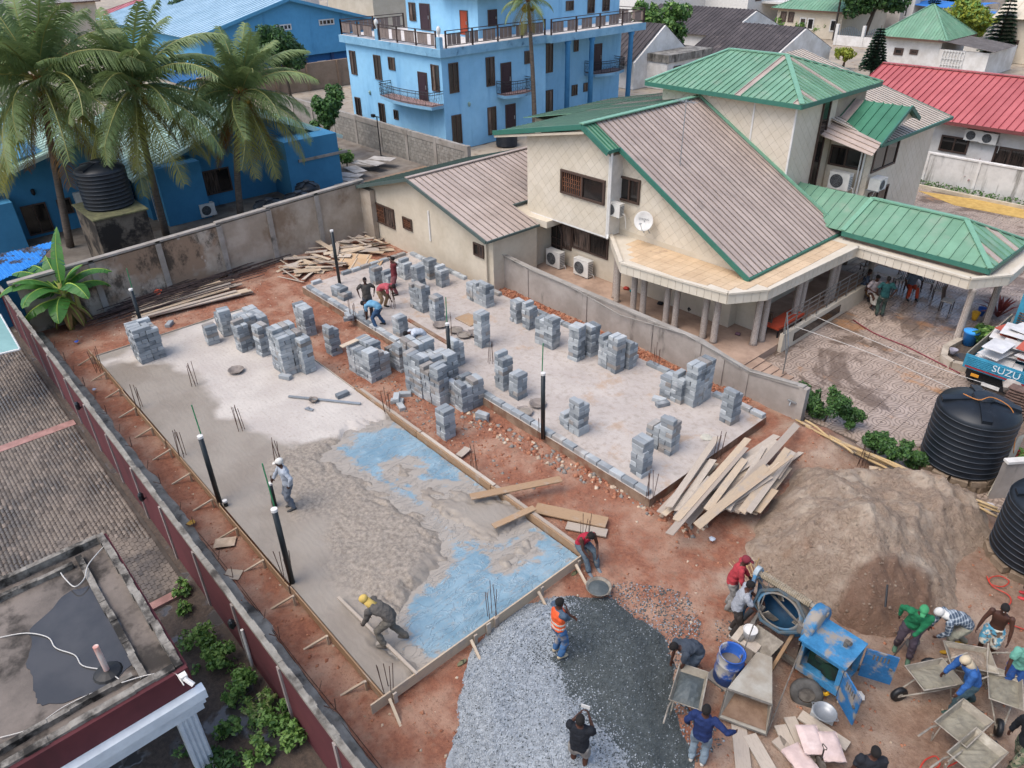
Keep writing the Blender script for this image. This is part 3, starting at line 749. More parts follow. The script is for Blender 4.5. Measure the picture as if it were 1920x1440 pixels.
b.ext([(a, 10.39, z) for a, z in arch], (0, -.05, 0)); dr_ = b.build('door', m_glass, H1)
b = MB(); b.tube([(a, 10.32, z) for a, z in arch], .05, 5, closed=True)
for k in range(1, 4): b.beam((-14.95 + k * .32, 10.32, .3), (-14.95 + k * .32, 10.32, 2.15), .03)
for z in (.9, 1.5): b.beam((-14.95, 10.32, z), (-13.65, 10.32, z), .03)
b.build('door_frame', m_frame, dr_)
b = MB(); b.box(-15.3, -13.5, 9.2, 10.4, 2.38, 2.68); b.build('porch_lintel', m_creamtile, H1)
zr = lambda u: 7.2 - .555 * (u + 11.5)
strip_roof(H1, [(-11.5, 9.95, 7.2), (-3.6, 9.95, zr(-3.6)), (-3.6, 17.0, zr(-3.6)), (-11.5, 17.0, 7.2)], .31, m_rbrown, rib=.032, ribmat=mt('seam_brown', '#766b62', '#6a5f57', s=2), alt=lambda k: m_rgreen if k < 0 else m_rbrown)
strip_roof(H1, [(-11.5, 9.2, 7.2), (-10.1, 9.2, zr(-10.1)), (-10.1, 9.945, zr(-10.1)), (-11.5, 9.945, 7.2)], .2, m_rgreen, rib=.05, ribmat=m_rgreen_d)
zl = lambda u: 7.2 + .2 * (u + 11.5)
strip_roof(H1, [(-11.5, 9.2, 7.2), (-11.5, 21.5, 7.2), (-17.0, 21.5, zl(-17.0)), (-17.0, 9.2, zl(-17.0))], .3, m_rgreen, rib=.014, ribmat=mt('seam_dark', '#22362c', '#1c2e25', s=2), alt=lambda k: m_rbrown if k in (1, 2, 3, 4, 5, 12, 13, 14, 20) else m_rgreen)
strip_roof(H1, [(-17.02, 14.5, zl(-17.0) - .01), (-17.02, 21.5, zl(-17.0) - .01), (-20.8, 21.5, zl(-20.8)), (-20.8, 14.5, zl(-20.8))], .3, m_rgreen_d, rib=.014, ribmat=MATS['seam_dark'], alt=lambda k: m_rbrown if k in (2, 3, 9) else m_rgreen)
walls(H1, -20.4, -15.0, 15.0, 21.2, -.1, 5.3, m_cream)
trim(H1, (-11.5, 9.15, 7.27), (-11.5, 17, 7.27), .26, .05, m_ridge, 'ridge_cap')
trim(H1, (-17.05, 9.18, zl(-17.05) - .06), (-11.5, 9.18, 7.14), .05, .2, m_fascia); trim(H1, (-17.0, 9.3, zl(-17) - .22), (-11.4, 9.3, 6.92), .2, .1, m_cream, 'soffit')
trim(H1, (-11.5, 9.17, 7.14), (-10.05, 9.17, zr(-10.05) - .06), .05, .2, m_fascia)
trim(H1, (-10.08, 9.2, zr(-10.1) - .05), (-10.08, 9.95, zr(-10.1) - .05), .07, .12, m_fascia, 'gutter')
trim(H1, (-10.1, 9.92, zr(-10.1) - .06), (-3.55, 9.92, zr(-3.55) - .06), .05, .2, m_fascia)
trim(H1, (-10.3, 10.2, zr(-10.3) - .17), (-3.7, 10.2, zr(-3.7) - .17), .4, .05, m_cream, 'soffit')
trim(H1, (-3.56, 9.95, zr(-3.56) - .05), (-3.56, 17.0, zr(-3.56) - .05), .09, .12, m_fascia, 'gutter')
TZ = 7.55
walls(H1, -13.6, -6.6, 17.02, 23.2, -.1, TZ, m_grout, 'tower_wall')
tile_wall(H1, 'v', 17.02, [(-13.6, 2.8), (-6.6, 2.8), (-6.6, TZ), (-13.6, TZ)], .34, m_creamtile, 0, holes=[(-30, -11.7, 0, 6.9)])
tile_wall(H1, 'u', -6.6, [(17.04, 1.5), (20.5, 1.5), (20.5, TZ), (17.04, TZ)], .34, m_creamtile, 0)
b = MB(); b.box(-8.62, -8.54, 16.98, 17.02, 4.9, TZ - .1); b.box(-6.64, -6.56, 16.98, 17.04, 3.0, TZ - .1); b.build('corner_trim', m_white, H1)
p0, p1 = GX(1550, 190, -6.55), GX(1524, 352, -6.55)
b = MB(); b.box(-6.58, -6.54, p1.y - .45, p1.y + .1, p1.z - .2, TZ - .15); b.build('strip_window', m_glass, H1)
for s, y in ((0, p1.y - .5), (1, p1.y + .1)):
    b = MB(); b.box(-6.58, -6.5, y, y + .05, p1.z - .2, TZ - .15); b.build('window_frame', m_frame, H1)
def alt_t(i, k):
    return m_rbrown if (i == 0 and k in (16, 25)) or (i == 1 and k in (3, 11)) else m_rgreen
hip_roof(H1, -14.3, -6.15, 16.5, 23.6, TZ + .08, 8.85, -12.2, -9.2, 20.1, 20.1, .31, m_rgreen, alt_t, m_ridge)
trim(H1, (-11.5, 16.96, 7.3), (-3.7, 16.96, zr(-3.7) + .1), .08, .1, m_ridge, 'flashing')
walls(H1, -13.0, -4.6, 20.7, 27.1, -.1, 5.6, m_grout, 'wing_wall')
tile_wall(H1, 'v', 20.7, [(-6.6, 1.5), (-4.6, 1.5), (-4.6, 5.6), (-6.6, 5.6)], .34, m_creamtile, 0)
tile_wall(H1, 'u', -4.6, [(20.72, .3), (27.1, .3), (27.1, 5.6), (20.72, 5.6)], .34, m_creamtile, 0)
wpx(H1, 'v', 20.68, 1560, 270, 1614, 320, div=2, fw=.08)
wpx(H1, 'u', -4.58, 1646, 262, 1676, 306, div=2, fw=.08); wpx(H1, 'u', -4.58, 1628, 362, 1656, 384, div=2, fw=.08)
strip_roof(H1, [(-12.5, 20.2, 8.1), (-4.1, 20.2, 5.75), (-4.1, 27.6, 5.75), (-12.5, 27.6, 8.1)], .3, mt('roof_tan_pale', '#bcae9f', '#ac9e90', s=1, rough=.55, rnd=.06), rib=.022, ribmat=mt('seam_wing', '#6f6a5f', '#5f5a50', s=2))
trim(H1, (-4.08, 20.2, 5.7), (-4.08, 27.6, 5.7), .08, .14, m_fascia, 'gutter'); trim(H1, (-12.5, 27.6, 8.0), (-4.1, 27.6, 5.68), .06, .18, m_fascia)
g0 = GX(1705, 200, -4.1); gy = g0.y; gz = g0.z
strip_roof(H1, [(-8.6, gy, gz), (-4.0, gy, gz), (-4.0, gy - 2.3, gz - 1.25), (-8.6, gy - 2.3, gz - 1.25)], .42, m_rgreen_d, rib=.05, alt=lambda k: m_rbrown if k == 5 else m_rgreen_d)
strip_roof(H1, [(-8.6, gy, gz), (-4.0, gy, gz), (-4.0, gy + 1.2, gz - .66), (-8.6, gy + 1.2, gz - .66)], .42, m_rgreen_d, rib=.05)
strip_roof(H1, [(-6.5, gy - 1.5, gz - .7), (-4.0, gy - 2.2, gz - 1.15), (-3.9, gy - 3.1, gz - 1.5), (-6.9, gy - 2.6, gz - 1.1)], .3, m_rtan, rib=.05, over=(1, -.2, -.2))
b = MB(); b.ext([(-4.25, gy - 2.0, gz - 1.15), (-4.25, gy + 1.0, gz - .6), (-4.25, gy, gz - .1)], (-.1, 0, 0)); b.build('gable_end', m_creamtile, H1)
trim(H1, (-3.98, gy, gz), (-3.98, gy - 2.3, gz - 1.27), .06, .16, m_fascia); trim(H1, (-3.98, gy, gz), (-3.98, gy + 1.2, gz - .68), .06, .16, m_fascia)
CT = 2.7
CAN = [(-10.25, 10.4), (-10.3, 9.9), (-7.93, 7.85), (-5.46, 8.1), (-3.41, 8.4), (-2.6, 9.7), (-2.35, 15.9), (1.98, 15.75), (2.85, 17.15), (2.75, 20.6), (-6.5, 20.6), (-6.5, 10.4)]
b = MB(); b.prism(CAN, CT - .34, CT - .02); cs = b.build('canopy_slab', m_creamtile, H1)
m_ctile = mt('canopy_tile', '#c4ab8c', '#b99f80', s=1.3, rough=.6, bump=.05, rnd=.06, stain=('#8f7a68', .9, .6, .75))
fl = [(-9.0, 9.2), (-7.8, 8.0), (-3.5, 8.5), (-2.75, 9.8), (-2.5, 16.05), (-3.6, 16.05), (-3.6, 10.4), (-9.9, 10.4)]
shared = None; ct = 0
for i in range(-26, -5):
    for j in range(19, 42):
        x, y = i * .4, j * .4; s = [(x, y), (x + .388, y), (x + .388, y + .388), (x, y + .388)]
        if inpoly(np.array([p[0] for p in s]), np.array([p[1] for p in s]), fl).all() and not (x > -3.95 and y > 10.3 and x < -3.6):
            if shared is None: b = MB(); b.box(0, .388, 0, .388, 0, .016); shared = b.mesh('roof_tile', m_ctile)
            piece('roof_tile', shared, H1, Matrix.Translation((x, y, CT - .02)))
b = MB()
def fascia_tiles(parent, A_, B_, z0, z1, step, off):
    A_, B_ = Vector((*A_, 0)), Vector((*B_, 0)); L = (B_ - A_).length; d = (B_ - A_).normalized(); nrm = Vector((d.y, -d.x, 0)); n = max(1, round(L / step)); w = L / n
    b = MB(); M0 = Matrix(((d.x, -nrm.x, 0, 0), (d.y, -nrm.y, 0, 0), (0, 0, 1, 0), (0, 0, 0, 1)))
    b.box(.006, w - .006, -off, .01, z0, z1); me = b.mesh('fascia_tile', m_creamtile)
    for k in range(n): piece('fascia_tile', me, parent, Matrix.Translation(A_ + d * w * k) @ M0)
for k in (1, 2, 3, 4, 5, 6, 7): fascia_tiles(cs, CAN[k], CAN[k + 1], CT - .36, CT + .03, .3, .03)
fascia_tiles(cs, CAN[8], CAN[9], CT - .36, CT + .03, .3, .03)
b = MB()
for k in range(1, 9): b.beam((*CAN[k], CT + .06), (*CAN[k + 1], CT + .06), .16, .07)
b.build('parapet', m_creamtile, H1)
hip_roof(H1, -3.3, 2.35, 16.35, 20.4, 3.05, 4.0, -3.2, .5, 18.3, 18.3, .42, m_rgreen, lambda i, k: m_rtan if i == 1 and k in (2, 6) else m_rgreen, m_ridge)
walls(H1, -3.2, 2.2, 16.5, 20.3, CT - .02, 3.0, mt('parapet_grime', '#7a6a5e', '#5c4f46', s=1.5), 'upstand')
strip_roof(H1, [(-6.5, 18.3, 4.02), (-3.2, 18.3, 4.02), (-3.2, 16.35, 3.06), (-6.5, 16.35, 3.06)], .42, m_rgreen)
t = NT('mosaic'); bk = t.n('TexBrick'); bk.inputs['Scale'].default_value = 1; bk.offset = 0
bk.inputs['Color1'].default_value = (*lin('#b9aea3'), 1); bk.inputs['Color2'].default_value = (*lin('#a89c92'), 1); bk.inputs['Mortar'].default_value = (*lin('#6e645c'), 1)
bk.inputs['Brick Width'].default_value = .05; bk.inputs['Row Height'].default_value = .05; bk.inputs['Mortar Size'].default_value = .006
X, Y, Z = t.xyz(); cx = t.n('CombineXYZ'); t.l(t.math('ADD', X, t.math('MULTIPLY', Y, .9)), cx.inputs[0]); t.l(Z, cx.inputs[1]); t.l(cx.outputs[0], bk.inputs['Vector'])
m_mosaic = t.fin(bk.outputs['Color'], .5)
for (x, y), zb in [((-9.4, 9.35), .3), ((-9.05, 9.05), .3), ((-7.9, 8.75), .3), ((-7.4, 8.75), .3), ((-6.3, 8.85), .3), ((-5.85, 8.85), .3), ((-4.6, 9.0), .3), ((-4.1, 9.0), .3), ((-2.95, 9.95), .3), ((-2.9, 10.4), .3), ((-2.85, 12.6), .3), ((-2.85, 13.0), .3), ((-2.8, 15.2), .3), ((-2.8, 15.55), .3), ((2.1, 16.1), 0), ((2.35, 18.3), 0), (G(1625, 535)[:2], 0)]:
    b = MB(); b.lathe([(.17, zb), (.13, zb + .08), (.125, CT - .5), (.18, CT - .36)], 14, Matrix.Translation((x, y, 0))); b.build('column', m_mosaic, H1, True)
m_steel = plain('steel_rail', '#8f8f8d', .35, .7)
b = MB(); b.box(-2.28, -2.12, 10.6, 17.2, -.1, .75); b.build('rail_plinth', m_cream, H1)
b = MB(); b.box(-2.115, -2.09, 11.4, 15.0, .2, .55); b.build('vent_grille', m_glass, H1)
for k in range(9):
    y = 10.7 + k * .8; b = MB(); b.beam((-2.2, y, .75), (-2.2, y, 1.65), .035); b.build('rail_post', m_steel, H1)
for z in (1.0, 1.25, 1.45, 1.65):
    b = MB(); b.beam((-2.2, 10.65, z), (-2.2, 17.15, z), .03); b.build('rail', m_steel, H1)
b = MB(); b.tube([(-2.2, 10.65, 1.65), (-1.2, 9.2, 1.2), (-1.15, 9.1, .1)], .025, 6); b.tube([(-2.2, 10.65, 1.2), (-1.25, 9.25, .8)], .02, 5); b.build('handrail', m_steel, H1)
for k in range(5):
    b = MB(); b.box(-2.3 + k * .3, -2.0 + k * .3, 7.5, 9.3, -.1, .3 - (k + 1) * .05); b.build('step', m_terr, H1)
walls(H1, -9.0, -3.2, 10.9, 11.1, .3, 2.4, m_cream, 'porch_wall')
wpx(H1, 'v', 10.88, 1420, 575, 1448, 605, div=2)
dpx(H1, 'v', 10.88, 1283, 548, 1312, 620)
b = MB(); b.tube([(-10.15, 9.55, 6.3), (-10.15, 9.55, 2.9), (-10.05, 9.4, 2.75)], .05, 8); b.build('downpipe', m_white, H1)
b = MB(); b.tube([(-4.9, 20.6, 5.3), (-4.9, 20.6, .3)], .045, 8); b.tube([(-5.05, 20.6, 5.2), (-5.05, 20.6, .3)], .04, 8); b.build('downpipe', m_white, H1)
ac_unit(GY(1156, 402, 10.0), 'v', 'white air conditioner high on the cream house beside the bay window', (.8, .55, .3))
ac_unit(G(1046, 496, .35), 'v', 'white air conditioner on the ground by the arched door', (.9, .75, .35))
ac_unit(G(1098, 513, .35), 'v', 'white air conditioner on the ground beside the steel handrail', (.9, .75, .35))
ac_unit(GY(1576, 352, 20.3), 'v', 'white air conditioner under the dark window of the rear wing', (.95, .75, .35))
ac_unit(GX(1633, 352, -4.4), 'u', 'white air conditioner with slatted side on the rear wing end wall', (.7, .5, .5))
dp = GY(1207, 436, 10.0); D = thing('satellite_dish', 'white satellite dish on the tiled canopy below the brown roof', 'satellite dish', dp)
Mt = Matrix.Translation(dp + Vector((0, -.05, .5))) @ Matrix.Rotation(R_(20), 4, 'Z') @ Matrix.Rotation(R_(75), 4, 'X') @ Matrix.Scale(.86, 4)
b = MB(); b.lathe([(.0, -.06), (.2, -.045), (.36, 0), (.46, .05), (.47, .06), (.45, .06), (.34, .015), (.2, -.03), (0, -.045)], 24, Mt, cap=False); b.build('reflector', m_white, D, True)
b = MB(); b.tube([dp, dp + Vector((0, 0, .5))], .03, 6); b.tube([dp + Vector((.25, .1, 0)), dp + Vector((0, 0, .4))], .02, 5); b.build('mast', m_metal, D)
b = MB(); b.tube([Mt @ Vector((0, -.45, .05)), Mt @ Vector((0, -.1, .5))], .012, 5); b.mbox(Mt @ Matrix.Translation((0, -.1, .5)), .08, .08, .14); b.build('feed_arm', m_metal, D)
def text(name, s, size, M, mat, parent=None):
    cu = bpy.data.curves.new(name, 'FONT'); cu.body = s; cu.size = size; cu.extrude = .002; cu.align_x = 'CENTER'; cu.align_y = 'CENTER'
    cu.materials.append(mat); to = bpy.data.objects.new(name, cu); COL.objects.link(to)
    me = bpy.data.meshes.new_from_object(to.evaluated_get(bpy.context.evaluated_depsgraph_get())); bpy.data.objects.remove(to)
    return piece(name, me, parent, M)
text('lettering', 'STRONG', .13, Mt @ Matrix.Translation((0, .08, .03)), plain('print_grey', '#4c545c'), D)
for (x, y, z), lb in (((-8.6, 12.0, zr(-8.6)), 'thin television aerial mast standing on the long brown roof'),):
    A1 = thing('television_aerial', lb, 'aerial', (x, y, z)); b = MB(); b.tube([(x, y, z - .1), (x, y, z + 2.6)], .02, 5); b.build('mast', m_metal, A1)
    b = MB(); b.beam((x - .5, y, z + 2.5), (x + .5, y, z + 2.5), .02)
    for k in range(6): b.beam((x - .45 + k * .18, y - .25, z + 2.5), (x - .45 + k * .18, y + .25, z + 2.5), .012)
    b.build('antenna', m_metal, A1)
# ------------------------------------------------------------------ annex with tan gable roof
H2 = thing('annex_house', 'low cream annex with tan ribbed gable roof beside the site', 'house', (-19.5, 8, 0))
gable_prism(H2, 'v', 6.32, 13.5, -24.6, -14.35, -.1, 2.55, -19.5, 4.0, m_cream)
ze = 2.55
strip_roof(H2, [(-19.5, 5.85, 4.12), (-19.5, 13.9, 4.12), (-25.2, 13.9, 2.5), (-25.2, 5.85, 2.5)], .33, m_rdark, rib=.04, alt=lambda k: mt('roof_slate_green', '#3f504b', '#35453f', s=1, rnd=.06))
sl2 = lambda u: 4.12 - .272 * (u + 19.5)
strip_roof(H2, [(-19.5, 5.85, 4.12), (-13.8, 5.85, sl2(-13.8)), (-13.8, 9.0, sl2(-13.8)), (-15.6, 9.0, sl2(-15.6)), (-15.6, 13.9, sl2(-15.6)), (-19.5, 13.9, 4.12)], .33, m_rtan, rib=.032, ribmat=MATS['seam_brown'])
m_fgrey = plain('fascia_grey', '#4e5b57', .5)
trim(H2, (-25.2, 5.83, 2.45), (-19.5, 5.83, 4.07), .05, .16, m_fgrey); trim(H2, (-19.5, 5.83, 4.07), (-13.8, 5.83, sl2(-13.8) - .05), .05, .16, m_fgrey)
trim(H2, (-13.78, 5.85, sl2(-13.8) - .05), (-13.78, 9.0, sl2(-13.8) - .05), .1, .1, m_fgrey, 'gutter'); trim(H2, (-15.58, 9.0, sl2(-15.6) - .05), (-15.58, 13.9, sl2(-15.6) - .05), .1, .1, m_fgrey, 'gutter')
trim(H2, (-19.5, 5.85, 4.16), (-19.5, 13.9, 4.16), .22, .05, m_rtan, 'ridge_cap')
walls(H2, -15.7, -13.95, 6.36, 9.0, -.1, 2.4, m_cream)
wpx(H2, 'v', 6.3, 702, 378, 742, 430, div=2, grille=1, fw=.08); wpx(H2, 'v', 6.3, 755, 405, 774, 434, div=1, fw=.07, grille=2); wpx(H2, 'v', 6.3, 888, 453, 908, 485, div=2, fw=.07)
b = MB(); b.box(-18.6, -18.5, 6.27, 6.32, 1.2, 2.7); b.build('pipe_stub', m_white, H2)
b = MB(); b.tube([(-14.3, 6.25, 2.3), (-14.3, 6.25, .2)], .04, 6); b.build('downpipe', m_cream, H2)
# ------------------------------------------------------------------ blue hotel
HT = thing('hotel', 'three storey light blue hotel with railed roof terrace', 'hotel', (-40, 28, 0))
walls(HT, -48.0, -35.25, 20.05, 30.2, -.1, 6.45, m_hotel)
walls(HT, -48.0, -36.9, 30.2, 41.0, -.1, 6.44, m_hotel)
b = MB(); b.prism([(-48.4, 19.75), (-34.9, 19.75), (-34.9, 29.9), (-34.4, 30.0), (-34.4, 41.2), (-48.4, 41.2)], 6.42, 6.95); b.build('terrace_slab', m_hotel_band, HT)
b = MB(); b.prism([(-48.3, 19.85), (-35.0, 19.85), (-35.0, 30), (-34.5, 30.1), (-34.5, 41.1), (-48.3, 41.1)], 6.952, 6.97); b.build('terrace_floor', mt('terrace_white', '#cfc8c2', '#b9b1aa', s=2), HT)
walls(HT, -46.5, -37.3, 25.2, 41, 6.96, 10.4, m_hotel, 'upper_wall')
hip_roof(HT, -47.2, -41.5, 24.6, 41.6, 10.4, 11.8, -44.3, -44.3, 27, 39, .45, mt('roof_blue', '#3d86b8', '#347aac', s=1, rough=.5), fascia=plain('fascia_blue', '#1f5f96'))
hip_roof(HT, -41.4, -36.6, 24.4, 31.0, 9.9, 11.3, -39, -39, 26.8, 28.6, .4, mt('roof_blue_pale', '#5fa3bf', '#4f93b0', s=1, rough=.5), fascia=plain('fascia_blue', '#1f5f96'))
for q in [(654.5, 94, 671, 141), (699.7, 102, 717.5, 151), (727.5, 106, 742, 132.5), (807.5, 120, 825.5, 173), (665, 181, 680, 222), (709.5, 192, 725, 236), (738, 205, 748, 225)]:
    wpx(HT, 'v', 20.04, *q, div=2, fw=.07)
dpx(HT, 'v', 20.04, 784, 135, 803.7, 192.5)
for q in [(840, 119, 861, 172.5), (910, 108, 928, 160), (846, 217, 867, 268), (913.5, 202, 931, 250), (983, 96, 998, 118)]: wpx(HT, 'u', -35.24, *q, div=2, fw=.07)
dpx(HT, 'u', -35.24, 939, 120, 958, 178); dpx(HT, 'u', -35.24, 948, 198, 966, 245)
for q in [(1023, 82, 1036, 135), (1076, 75, 1084, 96), (1023, 170, 1036, 215), (1072, 160, 1082, 178), (1094, 156, 1104, 170)]: wpx(HT, 'u', -36.88, *q, div=2, fw=.07)
dpx(HT, 'u', -36.88, 1115, 84, 1126, 132)
for q in [(766, 4, 781, 40)]: wpx(HT, 'v', 25.18, *q, div=2, fw=.07)
dpx(HT, 'v', 25.18, 787, 7, 808, 58); dpx(HT, 'v', 25.18, 863, 20, 878, 66, m=m_reddoor)
for q in [(1061, 2, 1075, 19), (1102, -4, 1114, 24), (1130, -8, 1142, 20)]: wpx(HT, 'u', -37.28, *q, div=2, fw=.07)
dpx(HT, 'u', -37.28, 915, 20, 931, 48)
m_col = mt('hotel_column', '#4687b8', '#3b78a8', s=1)
for xx in (1065, 1110, 1183):
    p = GX(xx, 75, -34.75)
    b = MB(); b.lathe([(.22, -.1), (.2, 6.1), (.27, 6.2), (.27, 6.43)], 12, Matrix.Translation((-34.75, p.y, 0))); b.build('column', m_col, HT, True)
def terrace_rail(parent, A_, B_, z):
    A_, B_ = Vector((*A_, z)), Vector((*B_, z)); d = (B_ - A_).normalized(); L = (B_ - A_).length; up = Vector((0, 0, 1))
    b = MB(); n = max(1, round(L / 2.6))
    for k in range(n + 1): b.beam(A_ + d * L * k / n, A_ + d * L * k / n + up * 1.12, .1, .1)
    for zz in (.16, .9, 1.1): b.beam(A_ + up * zz, B_ + up * zz, .05, .05)
    r = b.build('railing', m_rail, parent)
    k = 0; x = .15; M0 = Matrix(((d.x, -d.y, 0, 0), (d.y, d.x, 0, 0), (0, 0, 1, 0), (0, 0, 0, 1)))
    bb = MB(); bb.box(0, .36, -.012, .012, .2, .87); me = bb.mesh('rail_panel', m_panel)
    while x < L - .45:
        if k % 4 != 3: piece('rail_panel', me, r, Matrix.Translation(A_ + d * x) @ M0)
        x += .4; k += 1
    return r
TR = 6.96
terrace_rail(HT, (-48.2, 19.95), (-43.2, 19.95), TR); terrace_rail(HT, (-42.7, 19.95), (-35.6, 19.95), TR)
terrace_rail(HT, (-35.05, 20.4), (-35.05, 29.9), TR); terrace_rail(HT, (-34.55, 30.1), (-34.55, 41.0), TR)
terrace_rail(HT, (-48.2, 19.95), (-48.2, 26), TR); terrace_rail(HT, (-34.55, 41.05), (-38, 41.05), TR)
for x in (-42.95, -35.2):
    b = MB(); b.box(x - .2, x + .2, 19.82, 20.1, 6.9, 7.7); b.build('pier', m_hotel_band, HT)
    b = MB(); b.lathe([(.06, 7.7), (.05, 7.85), (.14, 8.0), (.16, 8.2), (.1, 8.35), (0, 8.42)], 10, Matrix.Translation((x, 19.95, 0)), cap=False); b.build('pier_lamp', m_white, HT, True)
def balcony(parent, face, plane, a0, a1, z, out, curve=.5):
    o, ex, en = frame(face, plane, 0, 0); n = 9; rim = []
    for k in range(n + 1):
        s = k / n; a = a0 + (a1 - a0) * s; e = out * (.72 + .28 * math.sin(PI * s)) if 0 < k < n else out * .72
        rim.append(o + ex * a + en * e + Vector((0, 0, z)))
    pts = [o + ex * a0 + Vector((0, 0, z))] + rim + [o + ex * a1 + Vector((0, 0, z))]
    b = MB(); b.ext([p + Vector((0, 0, -.22)) for p in pts], (0, 0, .22)); s = b.build('balcony', m_hotel_band, parent)
    b = MB(); b.ext([p + Vector((0, 0, .002)) for p in pts], (0, 0, .015)); b.build('balcony_floor', mt('balcony_tile', '#a98d86', '#7e625c', s=9), s)
    b = MB()
    for zz in (.08, .78, .95): b.tube([p + Vector((0, 0, zz)) for p in pts], .024, 4)
    full = []
    for i in range(len(pts) - 1):
        L = (pts[i + 1] - pts[i]).length; m_ = max(1, int(L / .14))
        full += [pts[i].lerp(pts[i + 1], j / m_) for j in range(m_)]
    for k, p in enumerate(full): b.beam(p + Vector((0, 0, .05)), p + Vector((0, 0, .95)), .028 if k % 6 == 0 else .014)
    for k, p in enumerate(full[:-1:2]): b.tube([p + Vector((0, 0, .42)) + (full[min(2 * k + 1, len(full) - 1)] - p) * math.cos(t_) * .9 + Vector((0, 0, .16 * math.sin(t_))) for t_ in np.linspace(0, 2 * PI, 7)[:-1]], .01, 3, closed=True)
    b.build('railing', m_black, s)
p, q = GY(738, 208, 20.04), GY(833, 208, 20.04); balcony(HT, 'v', 20.04, p.x, q.x, 3.25, 1.5)
p, q = GX(932, 185, -35.24), GX(984, 180, -35.24); balcony(HT, 'u', -35.24, p.y, q.y, 3.3, 1.3)
p, q = GX(1096, 142, -36.88), GX(1150, 138, -36.88); balcony(HT, 'u', -36.88, p.y, q.y, 3.3, 1.7)
for q in [(694, 178), (880, 200)]:
    p = GY(*q, 20.0) if q[0] < 800 else GX(*q, -35.2)
    b = MB(); b.lathe([(.03, 0), (.1, .1), (.12, .25), (.05, .34), (0, .36)], 8, Matrix.Translation(p), cap=False); b.build('wall_lamp', plain('lamp_glass', '#7f9a92', .3), HT)
m_blockwall = mt('wall_block', '#8f8b83', '#7a756d', s=3, bump=.3, rnd=.12)
BW = thing('block_wall', 'grey sandcrete block wall in front of the blue hotel', 'wall', (-42, 16.8, 0))
b = MB(); b.box(-56, -28.6, 16.72, 16.9, -.1, 2.05); b.build('mortar_bed', mt('mortar_grey', '#85817a', '#6f6b65', s=3), BW)
b = MB(); b.box(0, .43, -.012, .012, 0, .2); me = b.mesh('block', m_blockwall)
for r in range(7):
    for k in range(40):
        x = -46.5 + k * .45 + (.22 if r % 2 else 0)
        if x < -29: piece('block', me, BW, Matrix.Translation((x, 16.715, .1 + r * .225)))
for k in range(9):
    b = MB(); b.box(-56 + k * 3.4, -55.7 + k * 3.4, 16.66, 16.94, -.1, 2.1); b.build('pillar', m_cap, BW)
b = MB(); b.box(-56, -28.6, 16.68, 16.92, 1.72, 2.08); b.build('ring_beam', m_cap, BW)
BW2 = thing('boundary_wall', 'tan rendered wall below the blue warehouse', 'wall', (-62, 24, 0))
b = MB(); b.box(-66, -65.7, 14, 42, -.1, 2.5); b.build('wall', mt('tan_render', '#8d7a68', '#7c6a59', s=1, bump=.15), BW2)
for k in range(8):
    b = MB(); b.box(-65.7, -65.55, 14.5 + k * 3.6, 14.8 + k * 3.6, -.1, 2.52); b.build('pillar', mt('tan_render_d', '#84705f', '#776453', s=1), BW2)
# ------------------------------------------------------------------ blue warehouse
WH = thing('warehouse', 'blue gabled warehouse with pale metal roof and small white windows', 'warehouse', (-78, 27, 0))
gable_prism(WH, 'u', -71, -100, 17, 37.2, 2.5, 5.4, 27, 8.0, m_wblue)
walls(WH, -100, -71.6, 17.2, 37, -.1, 2.5, m_wblue_d)
for k in range(6):
    b = MB(); b.box(-71.6, -71.35, 18 + k * 3.4, 18.35 + k * 3.4, -.1, 2.5); b.build('column', plain('warehouse_col', '#2b4a78'), WH)
for q in [(517, 47, 547, 55.5), (597, 37, 627, 45.5)]: wpx(WH, 'u', -70.98, *q, div=4, fw=.12, fm=m_white)
for q in [(561, 120, 572, 132), (595, 114.5, 613, 127)]: wpx(WH, 'u', -71.58, *q, div=2, fw=.12, fm=m_white)
m_rwh = mt('roof_pale_blue', '#9db6c4', '#8ca7b6', s=.5, rough=.45, bump=.02, rnd=.03)
strip_roof(WH, [(-70.3, 27, 8.2), (-70.3, 16, 5.3), (-101, 16, 5.3), (-101, 27, 8.2)], .8, m_rwh, rib=.05)
strip_roof(WH, [(-70.3, 27, 8.2), (-70.3, 38, 5.3), (-101, 38, 5.3), (-101, 27, 8.2)], .8, m_rwh, rib=.05)
trim(WH, (-70.28, 16, 5.22), (-70.28, 27, 8.12), .06, .3, plain('verge_blue', '#4f8fb0')); trim(WH, (-70.28, 27, 8.12), (-70.28, 38, 5.22), .06, .3, plain('verge_blue', '#4f8fb0'))
# ------------------------------------------------------------------ low deep-blue houses behind the stained wall
LB1 = thing('blue_bungalow', 'deep blue bungalow with pale green metal roof behind the coconut palms', 'house', (-41, 5, 0))
gable_prism(LB1, 'u', -35.4, -48, -1.3, 10.4, -.1, 2.7, 5.4, 4.9, m_blue)
strip_roof(LB1, [(-34.6, 5.4, 5.1), (-34.6, -2.1, 2.65), (-49, -2.1, 2.65), (-49, 5.4, 5.1)], .5, m_rpale, rib=.04)
strip_roof(LB1, [(-34.6, 5.4, 5.1), (-34.6, 11.2, 2.75), (-49, 11.2, 2.75), (-49, 5.4, 5.1)], .5, m_rpale, rib=.04)
trim(LB1, (-34.58, -2.1, 2.56), (-34.58, 5.4, 5.0), .05, .2, plain('verge_pale', '#b9cfc6')); trim(LB1, (-34.58, 5.4, 5.0), (-34.58, 11.2, 2.66), .05, .2, plain('verge_pale', '#b9cfc6'))
def pbox(parent, x0, y0, x1, y1, plane, back, ztop_extra=0, mat=None, name='porch'):
    p, q = GX(x0, y0, plane), GX(x1, y1, plane)
    b = MB(); b.box(plane, back, p.y, q.y, -.1, max(p.z, q.z)); return b.build(name, mat or m_blue, parent)
